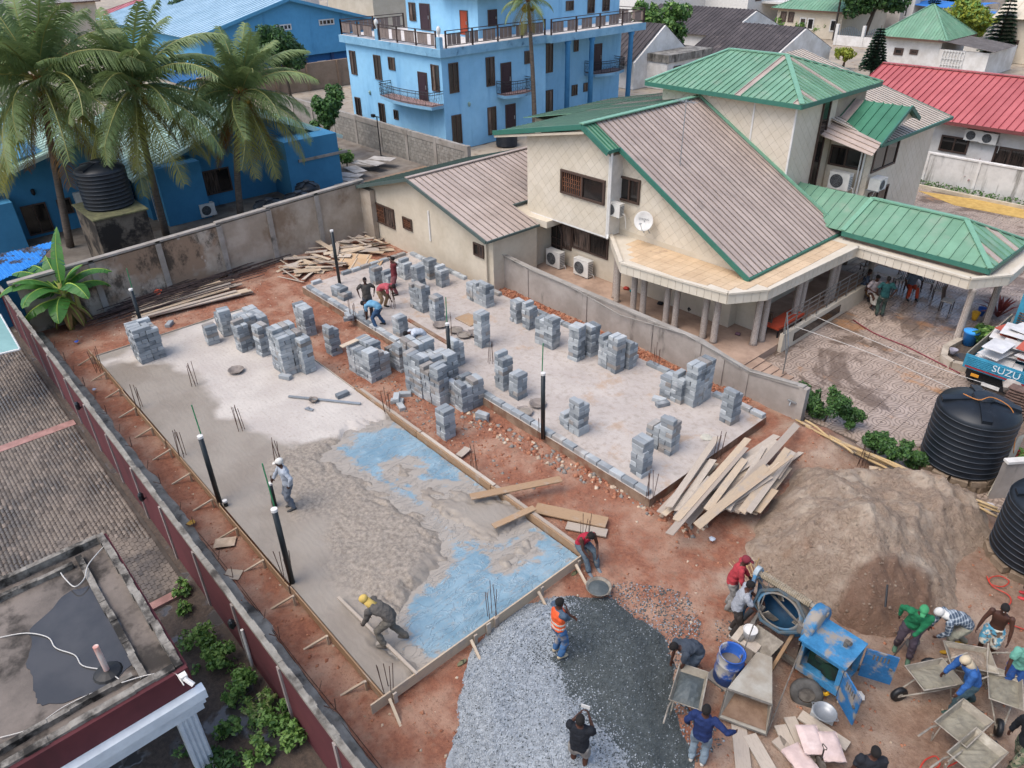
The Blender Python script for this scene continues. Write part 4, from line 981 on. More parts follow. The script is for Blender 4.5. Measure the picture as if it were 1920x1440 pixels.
pbox(LB1, 290, 318, 377, 318, -33.6, -35.5); pbox(LB1, 532, 268, 632, 262, -33.2, -35.5)
wpx(LB1, 'u', -35.38, 378, 322, 437, 356, div=2, fw=.08);
b = MB(); b.box(-33.3, -33.1, 7.2, 10.6, 2.05, 2.2); b.build('coping', m_cap, LB1)
b = MB()
for k in range(10): b.beam((-34.9, -1.2, .1 + k * .24), (-34.9, .3, .1 + k * .24), .025)
for k in range(6): b.beam((-34.9, -1.2 + k * .3, 0), (-34.9, -1.2 + k * .3, 2.4), .03)
b.build('security_gate', m_white, LB1)
ac_unit(G(389, 404, 0) + Vector((0, 0, .05)), 'u', 'white air conditioner standing before the deep blue bungalow', (.85, .7, .35))
LB2 = thing('blue_bungalow', 'deep blue bungalow behind the leaning palm at the left edge', 'house', (-43, -8, 0))
gable_prism(LB2, 'u', -37.2, -50, -16, -1.9, -.1, 2.7, -3.6, 4.6, m_blue)
strip_roof(LB2, [(-36.4, -3.6, 4.8), (-36.4, -14, 2.0), (-51, -14, 2.0), (-51, -3.6, 4.8)], .5, m_rpale, rib=.04)
strip_roof(LB2, [(-36.4, -3.6, 4.8), (-36.4, -1.6, 4.0), (-51, -1.6, 4.0), (-51, -3.6, 4.8)], .5, m_rpale, rib=.04)
trim(LB2, (-36.38, -14, 1.92), (-36.38, -3.6, 4.7), .05, .2, plain('verge_pale', '#b9cfc6'))
wpx(LB2, 'u', -37.18, 36, 388, 103, 432, div=2, fw=.07); wpx(LB2, 'u', -37.18, 104, 375, 140, 398, div=2, fw=.07)
pbox(LB2, -60, 396, 27, 392, -35.6, -37.3)
b = MB(); p = GX(64, 366, -37.1); b.lathe([(.05, 0), (.1, .1), (.1, .3), (0, .36)], 8, Matrix.Translation(p)); b.build('wall_lamp', m_black, LB2)
b = MB(); p = GX(148, 370, -37.1); b.box(-37.18, -36.9, p.y - .25, p.y + .3, p.z - .3, p.z + .3); b.build('meter_box', m_acw, LB2)
b = MB(); b.box(-50, -24.7, -16, 16.7, -.13, -.06)
tag(b.build('courtyard', mt('courtyard_slab', '#7f776d', '#665e55', s=.8, bump=.2, stain=('#54483d', .6, .5, .7))), kind='structure')
b = MB(); b.box(-33.3, -26.6, 4, 16.6, -.058, -.03)
tag(b.build('dirt_yard', mt('dirt_yard', '#8f7a66', '#7b6754', s=.8, bump=.3)), kind='structure')
# ------------------------------------------------------------------ red-roofed long house and its white garden wall
RH = thing('red_roof_house', 'long white house with ribbed red metal roof', 'house', (-2, 41, 0))
walls(RH, -13.5, 9, 37.6, 47, -.1, 3.7, m_white_dirty)
strip_roof(RH, [(-14.2, 36.6, 3.65), (10, 36.6, 3.65), (10, 42.0, 5.6), (-14.2, 42.0, 5.6)], .42, m_rred, rib=.06, ribmat=mt('seam_red', '#8f3a42', '#85333b', s=2))
strip_roof(RH, [(-14.2, 47.4, 3.65), (10, 47.4, 3.65), (10, 42.0, 5.6), (-14.2, 42.0, 5.6)], .84, m_rred, rib=.06)
trim(RH, (-14.2, 42, 5.66), (10, 42, 5.66), .3, .06, m_rred, 'ridge_cap'); trim(RH, (-14.2, 36.58, 3.55), (10, 36.58, 3.55), .06, .2, plain('fascia_red', '#6b3a38'))
for q in [(1717, 242, 1741, 273), (1767, 252, 1811, 290), (1868, 273, 1918, 318)]: wpx(RH, 'v', 37.58, *q, div=2, fw=.1)
for q, l in (((1825, 262), 'white air conditioner under the red roof, nearer the small window'), ((1855, 268), 'white air conditioner under the red roof, nearer the large right window')): ac_unit(GY(*q, 37.5), 'v', l, (.9, .6, .35))
GW = thing('garden_wall', 'white stained garden wall below the red roofed house', 'wall', (-1, 35.7, 0))
b = MB(); b.box(-10.5, 14, 35.75, 35.95, -.1, 1.85); b.build('wall', mt('white_stained', '#c9c6c1', '#b3afa9', s=.8, stain=('#7d7a73', 1.2, .55, .72, 2.5, .25)), GW)
b = MB(); b.box(-10.6, 14, 35.7, 36, 1.85, 1.93); b.build('coping', m_white_dirty, GW)
for k in range(9):
    b = MB(); b.box(-10.5 + k * 2.9, -10.35 + k * 2.9, 35.68, 35.75, -.1, 1.85); b.build('pilaster', m_white_dirty, GW)
b = MB(); b.box(-9.7, 14, 34.85, 35.05, -.1, .18)
tag(b.build('planter_kerb', mt('kerb_pale', '#c0b49f', '#a89c88', s=2)), kind='structure')
# ------------------------------------------------------------------ dark roofed white houses
def dark_gable(label, x0, x1, y0, y1, ze, zr_, wm=None, rm=None, ridge='x', nm='white_house'):
    h = thing(nm, label, 'house', ((x0 + x1) / 2, (y0 + y1) / 2, 0)); wm = wm or m_white_dirty; rm = rm or m_rdark
    if ridge == 'x':
        ym = (y0 + y1) / 2; gable_prism(h, 'u', x1, x0, y0, y1, -.1, ze, ym, zr_, wm)
        strip_roof(h, [(x0 - .4, y0 - .6, ze - .15), (x1 - .2, y0 - .6, ze - .15), (x1 - .2, ym, zr_ + .12), (x0 - .4, ym, zr_ + .12)], .55, rm, rib=.05, ribw=.08)
        strip_roof(h, [(x0 - .4, y1 + .6, ze - .15), (x1 - .2, y1 + .6, ze - .15), (x1 - .2, ym, zr_ + .12), (x0 - .4, ym, zr_ + .12)], .55, rm, rib=.05, ribw=.08)
    return h
p = G(1570, 122); q = G(1270, 112)
d1 = dark_gable('white house with long dark corrugated roof and white gable end behind the tower', -43.2, -33.4, 60.5, 72.5, 2.0, 4.4)
d2 = dark_gable('second dark corrugated roof house, standing farther back behind the first', -58, -44, 68, 79.5, 2.9, 5.0)
d3 = dark_gable('stained white house with dark roof wing beside the hotel columns', -58, -41.0, 48, 57, 2.4, 5.4)
b = MB(); b.box(-42.5, -38.5, 50, 57, -.1, 2.4); b.build('flat_wing', m_white_dirty, d3)
b = MB(); b.box(-42.6, -38.3, 49.9, 57.1, 2.4, 3.1); b.build('balcony_parapet', mt('mould_wall', '#8f8a82', '#5a564f', s=1.2, stain=('#2f2d2a', 1.2, .5, .7, 2, .4)), d3)
window(d3, 'u', -38.48, 51, 52.2, .8, 2.0); window(d3, 'u', -38.48, 53, 54.6, .8, 2.0)
BK = thing('white_building', 'tall white building with brown windows behind the hotel', 'building', (-76, 90, 0))
walls(BK, -86, -70, 84, 112, -.1, 8.5, m_white)
for k in range(6): window(BK, 'u', -69.98, 86 + k * 3.6, 87.4 + k * 3.6, 4.5, 6.4, div=2, fw=.12)
window(BK, 'u', -69.98, 108, 111, 3.0, 4.6, div=3, fw=.12)
BK2 = thing('white_building', 'white storeyed house with dark doors and railing behind the second dark roof', 'building', (-60, 108, 0))
walls(BK2, -72, -62, 100, 113, -.1, 7.0, m_white); walls(BK2, -64, -58, 104, 113, 3.0, 3.3, m_white, 'balcony')
for k in range(3): door(BK2, 'u', -61.98, 102 + k * 3.6, 103.6 + k * 3.6, 3.4, 5.8, m=m_frame, handle=False)
b = MB(); b.beam((-58, 104, 4.2), (-58, 113, 4.2), .08)
for k in range(16): b.beam((-58, 104 + k * .6, 3.3), (-58, 104 + k * .6, 4.2), .05)
b.build('railing', m_frame, BK2)
RP = thing('red_roof_pavilion', 'small pavilion with red roof and pierced block wall', 'house', (-58, 116, 0))
walls(RP, -62, -54, 113.5, 120, -.1, 3.2, m_cream); strip_roof(RP, [(-53.5, 113, 3.2), (-53.5, 120.5, 3.2), (-58, 120.5, 5.6), (-58, 113, 5.6)], .7, m_rred); strip_roof(RP, [(-62.5, 113, 3.2), (-62.5, 120.5, 3.2), (-58, 120.5, 5.6), (-58, 113, 5.6)], .7, m_rred)
for k in range(5):
    for j in range(7):
        bb = MB(); bb.box(-53.98, -53.9, 113.8 + j * .85, 114.4 + j * .85, .4 + k * .5, .75 + k * .5); bb.build('block', m_cap, RP)
def hip_house(label, x0, x1, y0, y1, h, zr_, wm, rm, pitch=.6, nm='hip_roof_house', fas=None):
    o = thing(nm, label, 'house', ((x0 + x1) / 2, (y0 + y1) / 2, 0)); walls(o, x0, x1, y0, y1, -.1, h, wm)
    w, d = x1 - x0, y1 - y0; xm, ym = (x0 + x1) / 2, (y0 + y1) / 2
    if w > d: r = (x0 + d / 2, x1 - d / 2, ym, ym)
    else: r = (xm, xm, y0 + w / 2, y1 - w / 2)
    if abs(w - d) < .3: r = (xm - .1, xm + .1, ym, ym)
    hip_roof(o, x0 - .7, x1 + .7, y0 - .7, y1 + .7, h + .05, zr_, *r, pitch, rm, fascia=fas or plain('fascia_brown', '#5d4438'))
    return o
CG = hip_house('cream house with green tiled hip roof and arched windows behind the power pole', -53.5, -43.6, 94.6, 108, 3.4, 6.2, m_cream, m_rgreen, .5)
for k, y in enumerate((103, 105)): window(CG, 'v', 94.58, -52.9 + k * 1.2, -52.0 + k * 1.2, 1.7, 3.0, div=1, fw=.15)
for x in (-49.8, -48.6, -45.2): window(CG, 'v', 94.58, x, x + 1.0, .9, 2.4, div=1, fw=.15, fm=m_white)
GH = hip_house('small white gatehouse with green tiled pyramid roof', -29.6, -23.4, 76.6, 83, 3.1, 6.1, m_white_dirty, m_rgreen, .32)
for q in [(1678, 89, 1692, 104), (1707, 92, 1720, 103)]: wpx(GH, 'v', 76.58, *q, div=1, fw=.2)
b = MB(); b.box(-23.3, -18.5, 76.2, 76.45, -.1, 2.3); b.box(-18.7, -18.5, 76.4, 84, -.1, 2.3); b.build('lean_to_wall', m_white_dirty, GH)
strip_roof(GH, [(-23.6, 75.8, 3.2), (-18.0, 75.8, 2.5), (-18.0, 82, 2.5), (-23.6, 82, 3.2)], .6, mt('roof_asbestos', '#6f6a68', '#5f5a58', s=1), rib=.05)
b = MB(); x0 = -22.9
for k in range(8): b.beam((x0 + k * .3, 76.1, .2), (x0 + k * .3, 76.1, 2.3), .07)
for z in (.3, .9, 1.5, 2.2): b.beam((x0, 76.1, z), (x0 + 2.1, 76.1, z), .06)
b.build('gate', m_white, GH)
SG = thing('white_building', 'pale grey house with tall column and arched window behind the big tree', 'building', (-46, 110, 0))
walls(SG, -50, -42.5, 110, 122, -.1, 7.0, mt('pale_grey_wall', '#b9b3ab', '#a7a098', s=1)); b = MB(); b.box(-43.4, -41.6, 112, 113.8, -.1, 10); b.build('tower', m_white, SG)
window(SG, 'u', -42.48, 111.2, 112.8, 1.5, 3.4, div=2, fw=.15, fm=m_white)
HR = thing('cream_house', 'cream house with tan roof at the right edge', 'house', (-16, 92, 0))
walls(HR, -22, -8, 88.5, 100, -.1, 4.6, m_cream); wpx(HR, 'v', 88.48, 1893, 74, 1907, 91, div=1, fw=.2)
strip_roof(HR, [(-23, 87.8, 4.4), (-7, 87.8, 4.4), (-7, 94, 6.8), (-23, 94, 6.8)], .8, m_cream)
SGt = thing('school_block', 'long grey block far behind the blue shade nets', 'building', (-40, 150, 0))
walls(SGt, -60, -20, 150, 160, -.1, 5, m_cap); strip_roof(SGt, [(-61, 149, 5), (-19, 149, 5), (-19, 156, 7.5), (-61, 156, 7.5)], 1.2, mt('roof_maroon', '#6b3b35', '#5b302b', s=1))
for k in range(10): window(SGt, 'v', 149.98, -58 + k * 3.8, -56 + k * 3.8, 1.6, 3.4, div=2, fw=.12)
m_net = mt('shade_net', '#2f72b8', '#2768ad', s=.8, rough=.7)
for i, (x0, x1, y0, y1, lb) in enumerate([(-42, -33, 112, 121, 'blue shade net canopy over parked cars, the left one'), (-31.5, -22, 100, 110, 'blue shade net canopy behind the yellow green tree')]):
    s = thing('shade_canopy', lb, 'canopy', (x0, y0, 0), 'blue shade canopies')
    me = heightfield(x0, x1, y0, y1, .7, lambda X, Y: 3.2 - .5 * np.abs(np.sin((X - x0) / 2.6)) * .4 + .25 * np.sin((Y - y0) / 3), 'net', m_net); piece('net', me, s)
    for (px_, py_) in ((x0 + .1, y0 + .1), (x1 - .1, y0 + .1), (x0 + .1, y1 - .1), (x1 - .1, y1 - .1), ((x0 + x1) / 2, y0 + .1)):
        b = MB(); b.beam((px_, py_, -.1), (px_, py_, 3.0), .1); b.build('post', m_white, s)
def car(label, loc, rz, colr, nm='parked_car'):
    t_ = thing(nm, label, 'car', loc, 'cars parked by the shade nets', rz); M = WM[t_.name]
    prof = [(-2.1, .35), (2.1, .35), (2.15, .75), (1.9, .92), (1.1, 1.0), (.5, 1.45), (-1.1, 1.47), (-1.7, 1.02), (-2.1, .95)]
    b = MB(); b.ext([(x, -.82, z) for x, z in prof], (0, 1.64, 0)); b.build('body', plain('car_' + colr.strip('#'), colr, .25), t_, M=M)
    for s in (-1, 1):
        b = MB(); b.ext([(x, s * .825, z) for x, z in [(1.0, 1.02), (.5, 1.38), (-1.05, 1.4), (-1.5, 1.04)]], (0, s * .01, 0)); b.build('side_window', m_glass, t_, M=M)
        for x in (-1.3, 1.3):
            b = MB(); b.lathe([(.2, -.1), (.32, -.1), (.34, 0), (.32, .1), (.2, .1)], 14, Matrix.Translation((x, s * .76, .33)) @ Matrix.Rotation(PI / 2, 4, 'X')); b.build('wheel', m_black, t_, M=M)
    b = MB(); b.ext([(1.08, -.72, 1.02), (1.08, .72, 1.02), (.54, .66, 1.42), (.54, -.66, 1.42)], (.02, 0, .012)); b.build('windscreen', m_glass, t_, M=M)
car('dark car under the left blue shade net', (*G(1775, 50)[:2], -.1), .3, '#23272c'); car('silver car parked on the far side of the shade nets', (*G(1840, 28)[:2], -.1), .1, '#8e9aa0')
def far(label, x, y, w, d, h, zr_, wm, rm): return hip_house(label, x - w / 2, x + w / 2, y - d / 2, y + d / 2, h, zr_, wm, rm, 1.2)
far('far white house with pink roof beyond the warehouse', -118, 30, 16, 12, 4.0, 6.5, m_white, mt('roof_pink', '#a86a70', '#96595f', s=1))
far('far house with maroon walls behind the left palm crowns', -120, 8, 18, 12, 4.2, 6.5, mt('maroon_house', '#8a3a3c', '#742e30', s=1), mt('roof_grey', '#8f8a86', '#7d7874', s=1))
far('far white block with round window behind the warehouse roof', -128, 48, 18, 16, 8.5, 10.5, m_white, mt('roof_grey', '#8f8a86'))
far('far white block with dark glazing right of the warehouse', -108, 66, 20, 16, 7.5, 9.5, m_white, mt('roof_grey', '#8f8a86'))
far('far cream house with external stair behind the hotel', -92, 52, 12, 10, 7.5, 9.0, m_cream, mt('roof_grey', '#8f8a86'))
far('far grey roofed house behind the leftmost palm', -95, -8, 18, 14, 3.5, 5.5, m_white, mt('roof_white', '#b9b5b0', '#a5a09b', s=1))
for i, (x, y, w, d, h) in enumerate([(-150, 20, 20, 14, 5), (-150, 60, 22, 16, 7), (-130, 95, 20, 16, 6), (-105, 120, 22, 16, 7), (-85, 140, 20, 14, 5), (-60, 150, 18, 14, 6), (-120, 150, 24, 16, 6), (-160, -20, 20, 16, 5)]):
    far(['far low grey house beyond the pink roof', 'far wide block on the skyline left of the hotel', 'far house directly behind the hotel', 'far block behind the white building', 'far house behind the second dark roof', 'far house left of the green hip roof', 'farthest house behind the hotel', 'farthest house at the left edge'][i], x, y, w, d, h, h + 2.2, m_white if i % 2 else m_cream, m_rred if i in (3, 5) else mt('roof_grey', '#8f8a86'))
pp = G(1562, 74); PO = thing('power_pole', 'leaning dark power pole before the green roofed cream house', 'pole', pp)
b = MB(); b.tube([pp, pp + Vector((.2, -.4, 9))], [.16, .11], 8); b.build('pole', plain('pole_wood', '#4a4440', .8), PO)
b = MB(); b.beam(pp + Vector((-.2, -.6, 8.4)), pp + Vector((1.6, .6, 8.4)), .12); b.build('cross_arm', plain('pole_wood', '#4a4440'), PO)
fw_ = thing('picket_wall', 'white wall with arched iron railings behind the pines', 'wall', (-34, 84, 0))
for k in range(5):
    x = -42 + k * 3.6; b = MB(); b.box(x, x + .35, 90, 90.35, -.1, 2.4); b.build('pier', m_white, fw_)
    b = MB(); b.box(x + .35, x + 3.6, 90.08, 90.25, -.1, 1.1); b.build('panel', m_white_dirty, fw_)
    b = MB()
    for j in range(13): xx = x + .45 + j * .25; b.beam((xx, 90.17, 1.1), (xx, 90.17, 1.5 + .7 * math.sin(PI * (j + .5) / 13)), .06)
    b.build('railing', plain('rail_slate', '#5a6670'), fw_)
# ------------------------------------------------------------------ maroon boundary wall (left of the site)
m_maroon = mt('maroon_paint', '#5a2c30', '#4d2529', s=.9, bump=.05, stain=('#3d2022', .7, .6, .8, 1.4, .4))
m_post = mt('pale_post', '#9b908b', '#857a75', s=2)
m_coping = mt('coping_rough', '#8f8a80', '#6f695f', s=2.5, bump=.6, bs=14, stain=('#3e3933', 1.1, .5, .68))
WL = thing('boundary_wall', 'maroon painted boundary wall with pale posts along the left of the site', 'wall', (-10, -10.5, 0))
WH_ = 1.9; seg = 2.15
b = MB(); b.box(0, seg - .1, -.06, .06, 0, WH_ - .06); me_p = b.mesh('panel', m_maroon)
b = MB(); b.box(-.05, .05, -.1, .08, 0, WH_ - .04); me_q = b.mesh('post', m_post)
for k in range(16):
    x = -26.5 + k * seg
    piece('panel', me_p, WL, Matrix.Translation((x + .05, -10.5, -.1))); piece('post', me_q, WL, Matrix.Translation((x, -10.5, -.1)))
    rr = MB(); n = 8
    for j in range(n):
        a, c = x + seg * j / n, x + seg * (j + 1) / n - .008; w_ = rng.uniform(.0, .07); h_ = rng.uniform(0, .03)
        rr.box(a, c + .0075, -10.57, -10.46 + w_ * .4, WH_ - .12, WH_ - .03 + h_ * .4)
    rr.build('coping', m_coping, WL)
for (x, y) in ((152, 760), (272, 930), (443, 1167)):
    p = GY(x, y, -10.58); b = MB(); b.lathe([(.03, -.12), (.07, -.05), (.075, .1), (.04, .16), (0, .17)], 8, Matrix.Translation(p + Vector((0, -.1, 0))), cap=False); b.tube([p + Vector((0, 0, -.05)), p + Vector((0, -.1, -.12))], .02, 5); b.build('wall_lamp', plain('lamp_black', '#23272b', .35), WL)
p = GY(455, 1180, -10.58); b = MB(); b.tube([(p.x, -10.6, p.z), (p.x + .02, -10.62, .1)], .035, 6); b.build('conduit', m_white, WL)
def foot_h(X, Y): return .06 + .1 * fbm(X, Y, 1.6, 3) - .22 * np.clip((Y + 9.86 - .22 * (fbm(X, Y, 1.1, 3, 2) - .5)) / .12, 0, 1)
piece('footing', heightfield(-24, 4, -10.45, -9.6, .07, foot_h, 'footing', m_coping), WL)
for k in range(9):
    x = -18 + k * 2.3; y0 = -10.25; b = MB()
    b.tube([(x, y0, 1.4), (x + .25, y0 + .12, 1.42), (x + .26, y0 + .14, 1.75)], .012, 4); b.tube([(x + .02, y0 - .02, 1.9), (x + .05, y0 + .05, 2.15)], .012, 4); b.build('bent_bar', mt('rust_bar', '#5d4438', '#432f27', s=6), WL)
# ------------------------------------------------------------------ stained back wall
m_back = mt('stained_render', '#a89c8d', '#938676', s=1.0, bump=.3, bs=12, stain=('#7a6856', .45, .5, .68, 1, .8))
t = NT('mould_render'); X, Y, Z = t.xyz()
n1 = t.noise(.9, 6, .7); n2 = t.noise(.35, 4, .6)
c = t.mix(t.ramp(t.noise(1.3, 5), .35, .65), lin('#aea394'), lin('#978b7c'))
c = t.mix(t.ramp(n2, .46, .56), c, lin('#8a7460')); c = t.mix(t.math('MULTIPLY', t.ramp(t.noise(.55, 6, .75, t.scalevec(1, 1, .6)), .52, .64), .85), c, lin('#37322c'))
c = t.mix(t.ramp(n1, .62, .68), c, lin('#b4ab9f')); t.bump(t.noise(9, 5), .4, .03); m_mould = t.fin(c, .95)
WB = thing('boundary_wall', 'stained grey rendered wall at the back of the site', 'wall', (-24.3, 0, 0))
ys = [-10.2, -7.2, -4.4, -1.6, .9, 3.5, 6.2]; hs = [2.2, 2.3, 2.4, 2.55, 2.7, 2.8]
for k in range(6):
    b = MB(); b.ext([(-24.4, ys[k] + .12, -.1), (-24.4, ys[k + 1] - .12, -.1), (-24.4, ys[k + 1] - .12, hs[k] + .08), (-24.4, ys[k] + .12, hs[k])], (.2, 0, 0)); b.build('panel', m_mould if k < 3 else m_back, WB)
    b = MB(); b.box(-24.45, -24.12, ys[k + 1] - .12, ys[k + 1] + .12, -.1, hs[k] + .1); b.build('pilaster', m_cap, WB)
    b = MB(); b.beam((-24.3, ys[k] - .1, hs[k] + .1), (-24.3, ys[k + 1] + .1, hs[k] + .2), .3, .09); b.build('coping', m_cap, WB)
b = MB(); b.box(-24.5, -23.2, 6.0, 6.28, -.1, 2.7); b.build('return', m_back, WB)
# ------------------------------------------------------------------ grey wall to the right of the site
WR = thing('boundary_wall', 'grey rendered wall between the building site and the cream house', 'wall', (-7, 7, 0))
m_greyr = mt('grey_render', '#a49b92', '#8f867d', s=.9, bump=.2, stain=('#4f4a44', .8, .55, .75, 1.6, .45))
pts = [(-15.9, 6.98, 1.62), (-12.5, 7.0, 1.42), (-9, 7.0, 1.36), (-5.6, 6.98, 1.34), (-3.4, 6.95, 1.34), (-2.4, 6.93, 1.12), (-1.4, 6.9, .98), (.72, 6.82, 1.3)]
for k in range(len(pts) - 1):
    (x0, y0, h0), (x1, y1, h1) = pts[k], pts[k + 1]
    b = MB(); b.ext([(x0 + .02, y0, -.1), (x1 - .02, y1, -.1), (x1 - .02, y1, h1), (x0 + .02, y0, h0)], (0, .16, 0)); b.build('panel', m_greyr, WR)
    b = MB(); b.beam((x0, y0 + .08, h0 + .03), (x1, y1 + .08, h1 + .03), .24, .07); b.build('coping', m_cap, WR)
    b = MB(); b.box(x1 - .13, x1 + .13, y1 - .04, y1 + .2, -.1, h1 + .02); b.build('pilaster', m_greyr, WR)
b = MB(); p = GY(1405, 742, 6.8);
p = GY(1484, 752, 6.78); b.beam((p.x - .12, 6.76, p.z), (p.x + .18, 6.76, p.z), .05); b.beam((p.x, 6.76, p.z), (p.x, 6.7, p.z - .14), .04); b.build('tap', m_metal, WR)
cb = MB(); cb.tube([(-15, 6.9, 1.72), (-12, 6.86, 1.5), (-10, 6.9, 1.46), (-8.5, 6.84, 1.36), (-7, 6.86, 1.15), (-5.5, 6.88, 1.3), (-4, 6.9, 1.44), (-2.6, 6.88, 1.28), (-1.2, 6.84, 1.1), (.5, 6.8, 1.36)], .018, 5)
tag(cb.build('cable', plain('cable_grey', '#8d8880', .6)), 'slack grey cable running along the top of the grey wall', 'cable')
# ------------------------------------------------------------------ flat carport roof, lower left
m_roofc = mt('roof_screed', '#5d554e', '#756b62', s=1.1, bump=.4, bs=14, stain=('#35302b', .9, .46, .62))
m_moss = mt('mossy_kerb', '#5d574f', '#8d877d', s=4, bump=.6, bs=14, stain=('#26231f', 1.6, .45, .62))
CP = thing('carport', 'flat carport roof with puddle, mossy kerbs and maroon fascia', 'carport', (-3, -15, 0))
b = MB(); b.box(-5.45, -.98, -21, -12.15, 2.45, 2.8); b.build('roof_slab', m_roofc, CP)
def kerb(x0, x1, y0, y1, z0, z1):
    b = MB(); n = int(max(abs(x1 - x0), abs(y1 - y0)) / .35) + 1
    for k in range(n):
        j1, j2 = rng.uniform(-.015, .015, 2)
        if abs(x1 - x0) > abs(y1 - y0): b.box(x0 + (x1 - x0) * k / n, x0 + (x1 - x0) * (k + 1) / n - .001, y0 + j1, y1 + j1, z0, z1 + j2)
        else: b.box(x0 + j1, x1 + j1, y0 + (y1 - y0) * k / n, y0 + (y1 - y0) * (k + 1) / n - .001, z0, z1 + j2)
    b.build('kerb', m_moss, CP)
kerb(-5.5, -.9, -12.18, -12.05, 2.7, 3.0); kerb(-5.2, -1.2, -12.72, -12.6, 2.78, 2.9); kerb(-5.52, -5.4, -21, -12.2, 2.7, 3.0); kerb(-5.1, -5.0, -21, -12.8, 2.78, 2.92); kerb(-1.02, -.88, -21, -12.2, 2.72, 3.02); kerb(-1.45, -1.35, -21, -12.8, 2.78, 2.92)
b = MB(); b.box(-.9, -.8, -21, -12.02, 2.35, 2.96); b.box(-5.5, -.9, -12.1, -12.0, 2.35, 2.92); b.build('fascia', m_maroon, CP)
m_bluewhite = mt('white_cornice', '#c3ccd2', '#b2bbc2', s=1.5, bump=.03, rough=.6)
b = MB(); b.box(-.82, -.62, -21, -11.9, 2.2, 2.42); b.box(-.86, -.7, -21, -11.95, 2.02, 2.2); b.box(-.95, -.78, -21, -12.0, 1.8, 2.02); b.build('cornice', m_bluewhite, CP)
b = MB(); b.box(-1.2, -.86, -12.5, -12.15, -.1, 1.9)
for k in range(4): b.box(-.86, -.84, -12.47 + k * .085, -12.43 + k * .085, 0, 1.78)
b.build('column', m_bluewhite, CP)
pud = px_poly([(182, 1098), (196, 1125), (222, 1165), (240, 1205), (256, 1238), (238, 1252), (205, 1285), (150, 1308), (80, 1322), (66, 1300), (56, 1255), (48, 1250), (60, 1205), (56, 1180), (95, 1145), (125, 1112)], 2.81)
t = NT('puddle_water'); t.bump(t.noise(6, 2), .03, .01)
m_pud = t.fin(t.mix(t.ramp(t.noise(1.2, 4), .35, .65), lin('#333231'), lin('#403e3c')), .06, .6)
def smooth_poly(q, n=5):
    r_ = []; N_ = len(q)
    for i in range(N_):
        p0, p1, p2, p3 = [Vector((*q[(i + k) % N_], 0)) for k in (-1, 0, 1, 2)]
        for s in np.linspace(0, 1, n + 1)[:-1]:
            v = .5 * ((2 * p1) + (p2 - p0) * s + (2 * p0 - 5 * p1 + 4 * p2 - p3) * s * s + (-p0 + 3 * p1 - 3 * p2 + p3) * s ** 3); k = .02 * math.sin(37 * v.x + 23 * v.y); r_.append((v.x + k, v.y - k))
    return r_
b = MB(); b.prism(smooth_poly(pud), 2.801, 2.812); b.build('puddle', m_pud, CP)
pp = G(203, 1262, 2.8); b = MB(); b.lathe([(.26, 0), (.22, .05), (.1, .09), (.05, .1)], 14, Matrix.Translation(pp)); b.build('pipe_collar', plain('tar_black', '#1c1b1a', .5), CP)
b = MB(); b.tube([pp, pp + Vector((0, 0, .72))], .05, 10); b.build('vent_pipe', mt('rusty_white_pipe', '#c9c2b8', '#b5472a', s=3.2, bump=.1, aniso=(1, 1, .35)), CP)
def wire(px_pts, z, r, mat, label, nm='cable', cat='cable', zs=None):
    P = [G(x, y, z if zs is None else zs[i]) for i, (x, y) in enumerate(px_pts)]
    Q = []
    for i in range(len(P) - 1):
        p0, p1, p2, p3 = P[max(i - 1, 0)], P[i], P[i + 1], P[min(i + 2, len(P) - 1)]
        for s in np.linspace(0, 1, 6)[:-1]:
            Q.append(.5 * ((2 * p1) + (p2 - p0) * s + (2 * p0 - 5 * p1 + 4 * p2 - p3) * s * s + (-p0 + 3 * p1 - 3 * p2 + p3) * s ** 3))
    Q.append(P[-1]); b = MB(); b.tube(Q, r, 5); return tag(b.build(nm, mat, None, True), label, cat)
m_wirew = plain('white_cable', '#bdb8b0', .5)
wire([(0, 1195), (50, 1187), (90, 1195), (105, 1215), (140, 1228), (155, 1248), (193, 1255)], 2.84, .011, m_wirew, 'white cable curling across the carport puddle to the vent pipe')
wire([(200, 1258), (225, 1275), (226, 1285), (180, 1297), (120, 1325), (60, 1365), (0, 1383)], 2.84, .011, m_wirew, 'white cable leaving the vent pipe toward the left edge')
wire([(203, 1016), (185, 1035), (165, 1060), (158, 1085), (140, 1100), (122, 1085), (114, 1074)], 2.95, .013, m_wirew, 'white cable looping over the far kerb of the carport')
wire([(228, 1280), (280, 1265), (325, 1262), (338, 1275), (345, 1285)], 2.95, .011, m_wirew, 'white cable from the vent pipe to the carport camera')
cp = G(345, 1272, 2.9); CM = thing('security_camera', 'small white security camera at the carport corner', 'camera', cp)
b = MB(); b.box(cp.x - .06, cp.x + .06, cp.y - .06, cp.y + .06, cp.z, cp.z + .1); b.build('bracket', m_acw, CM)
b = MB(); b.tube([cp + Vector((.05, 0, .05)), cp + Vector((.2, .08, -.05))], .045, 8); b.build('housing', m_white, CM)
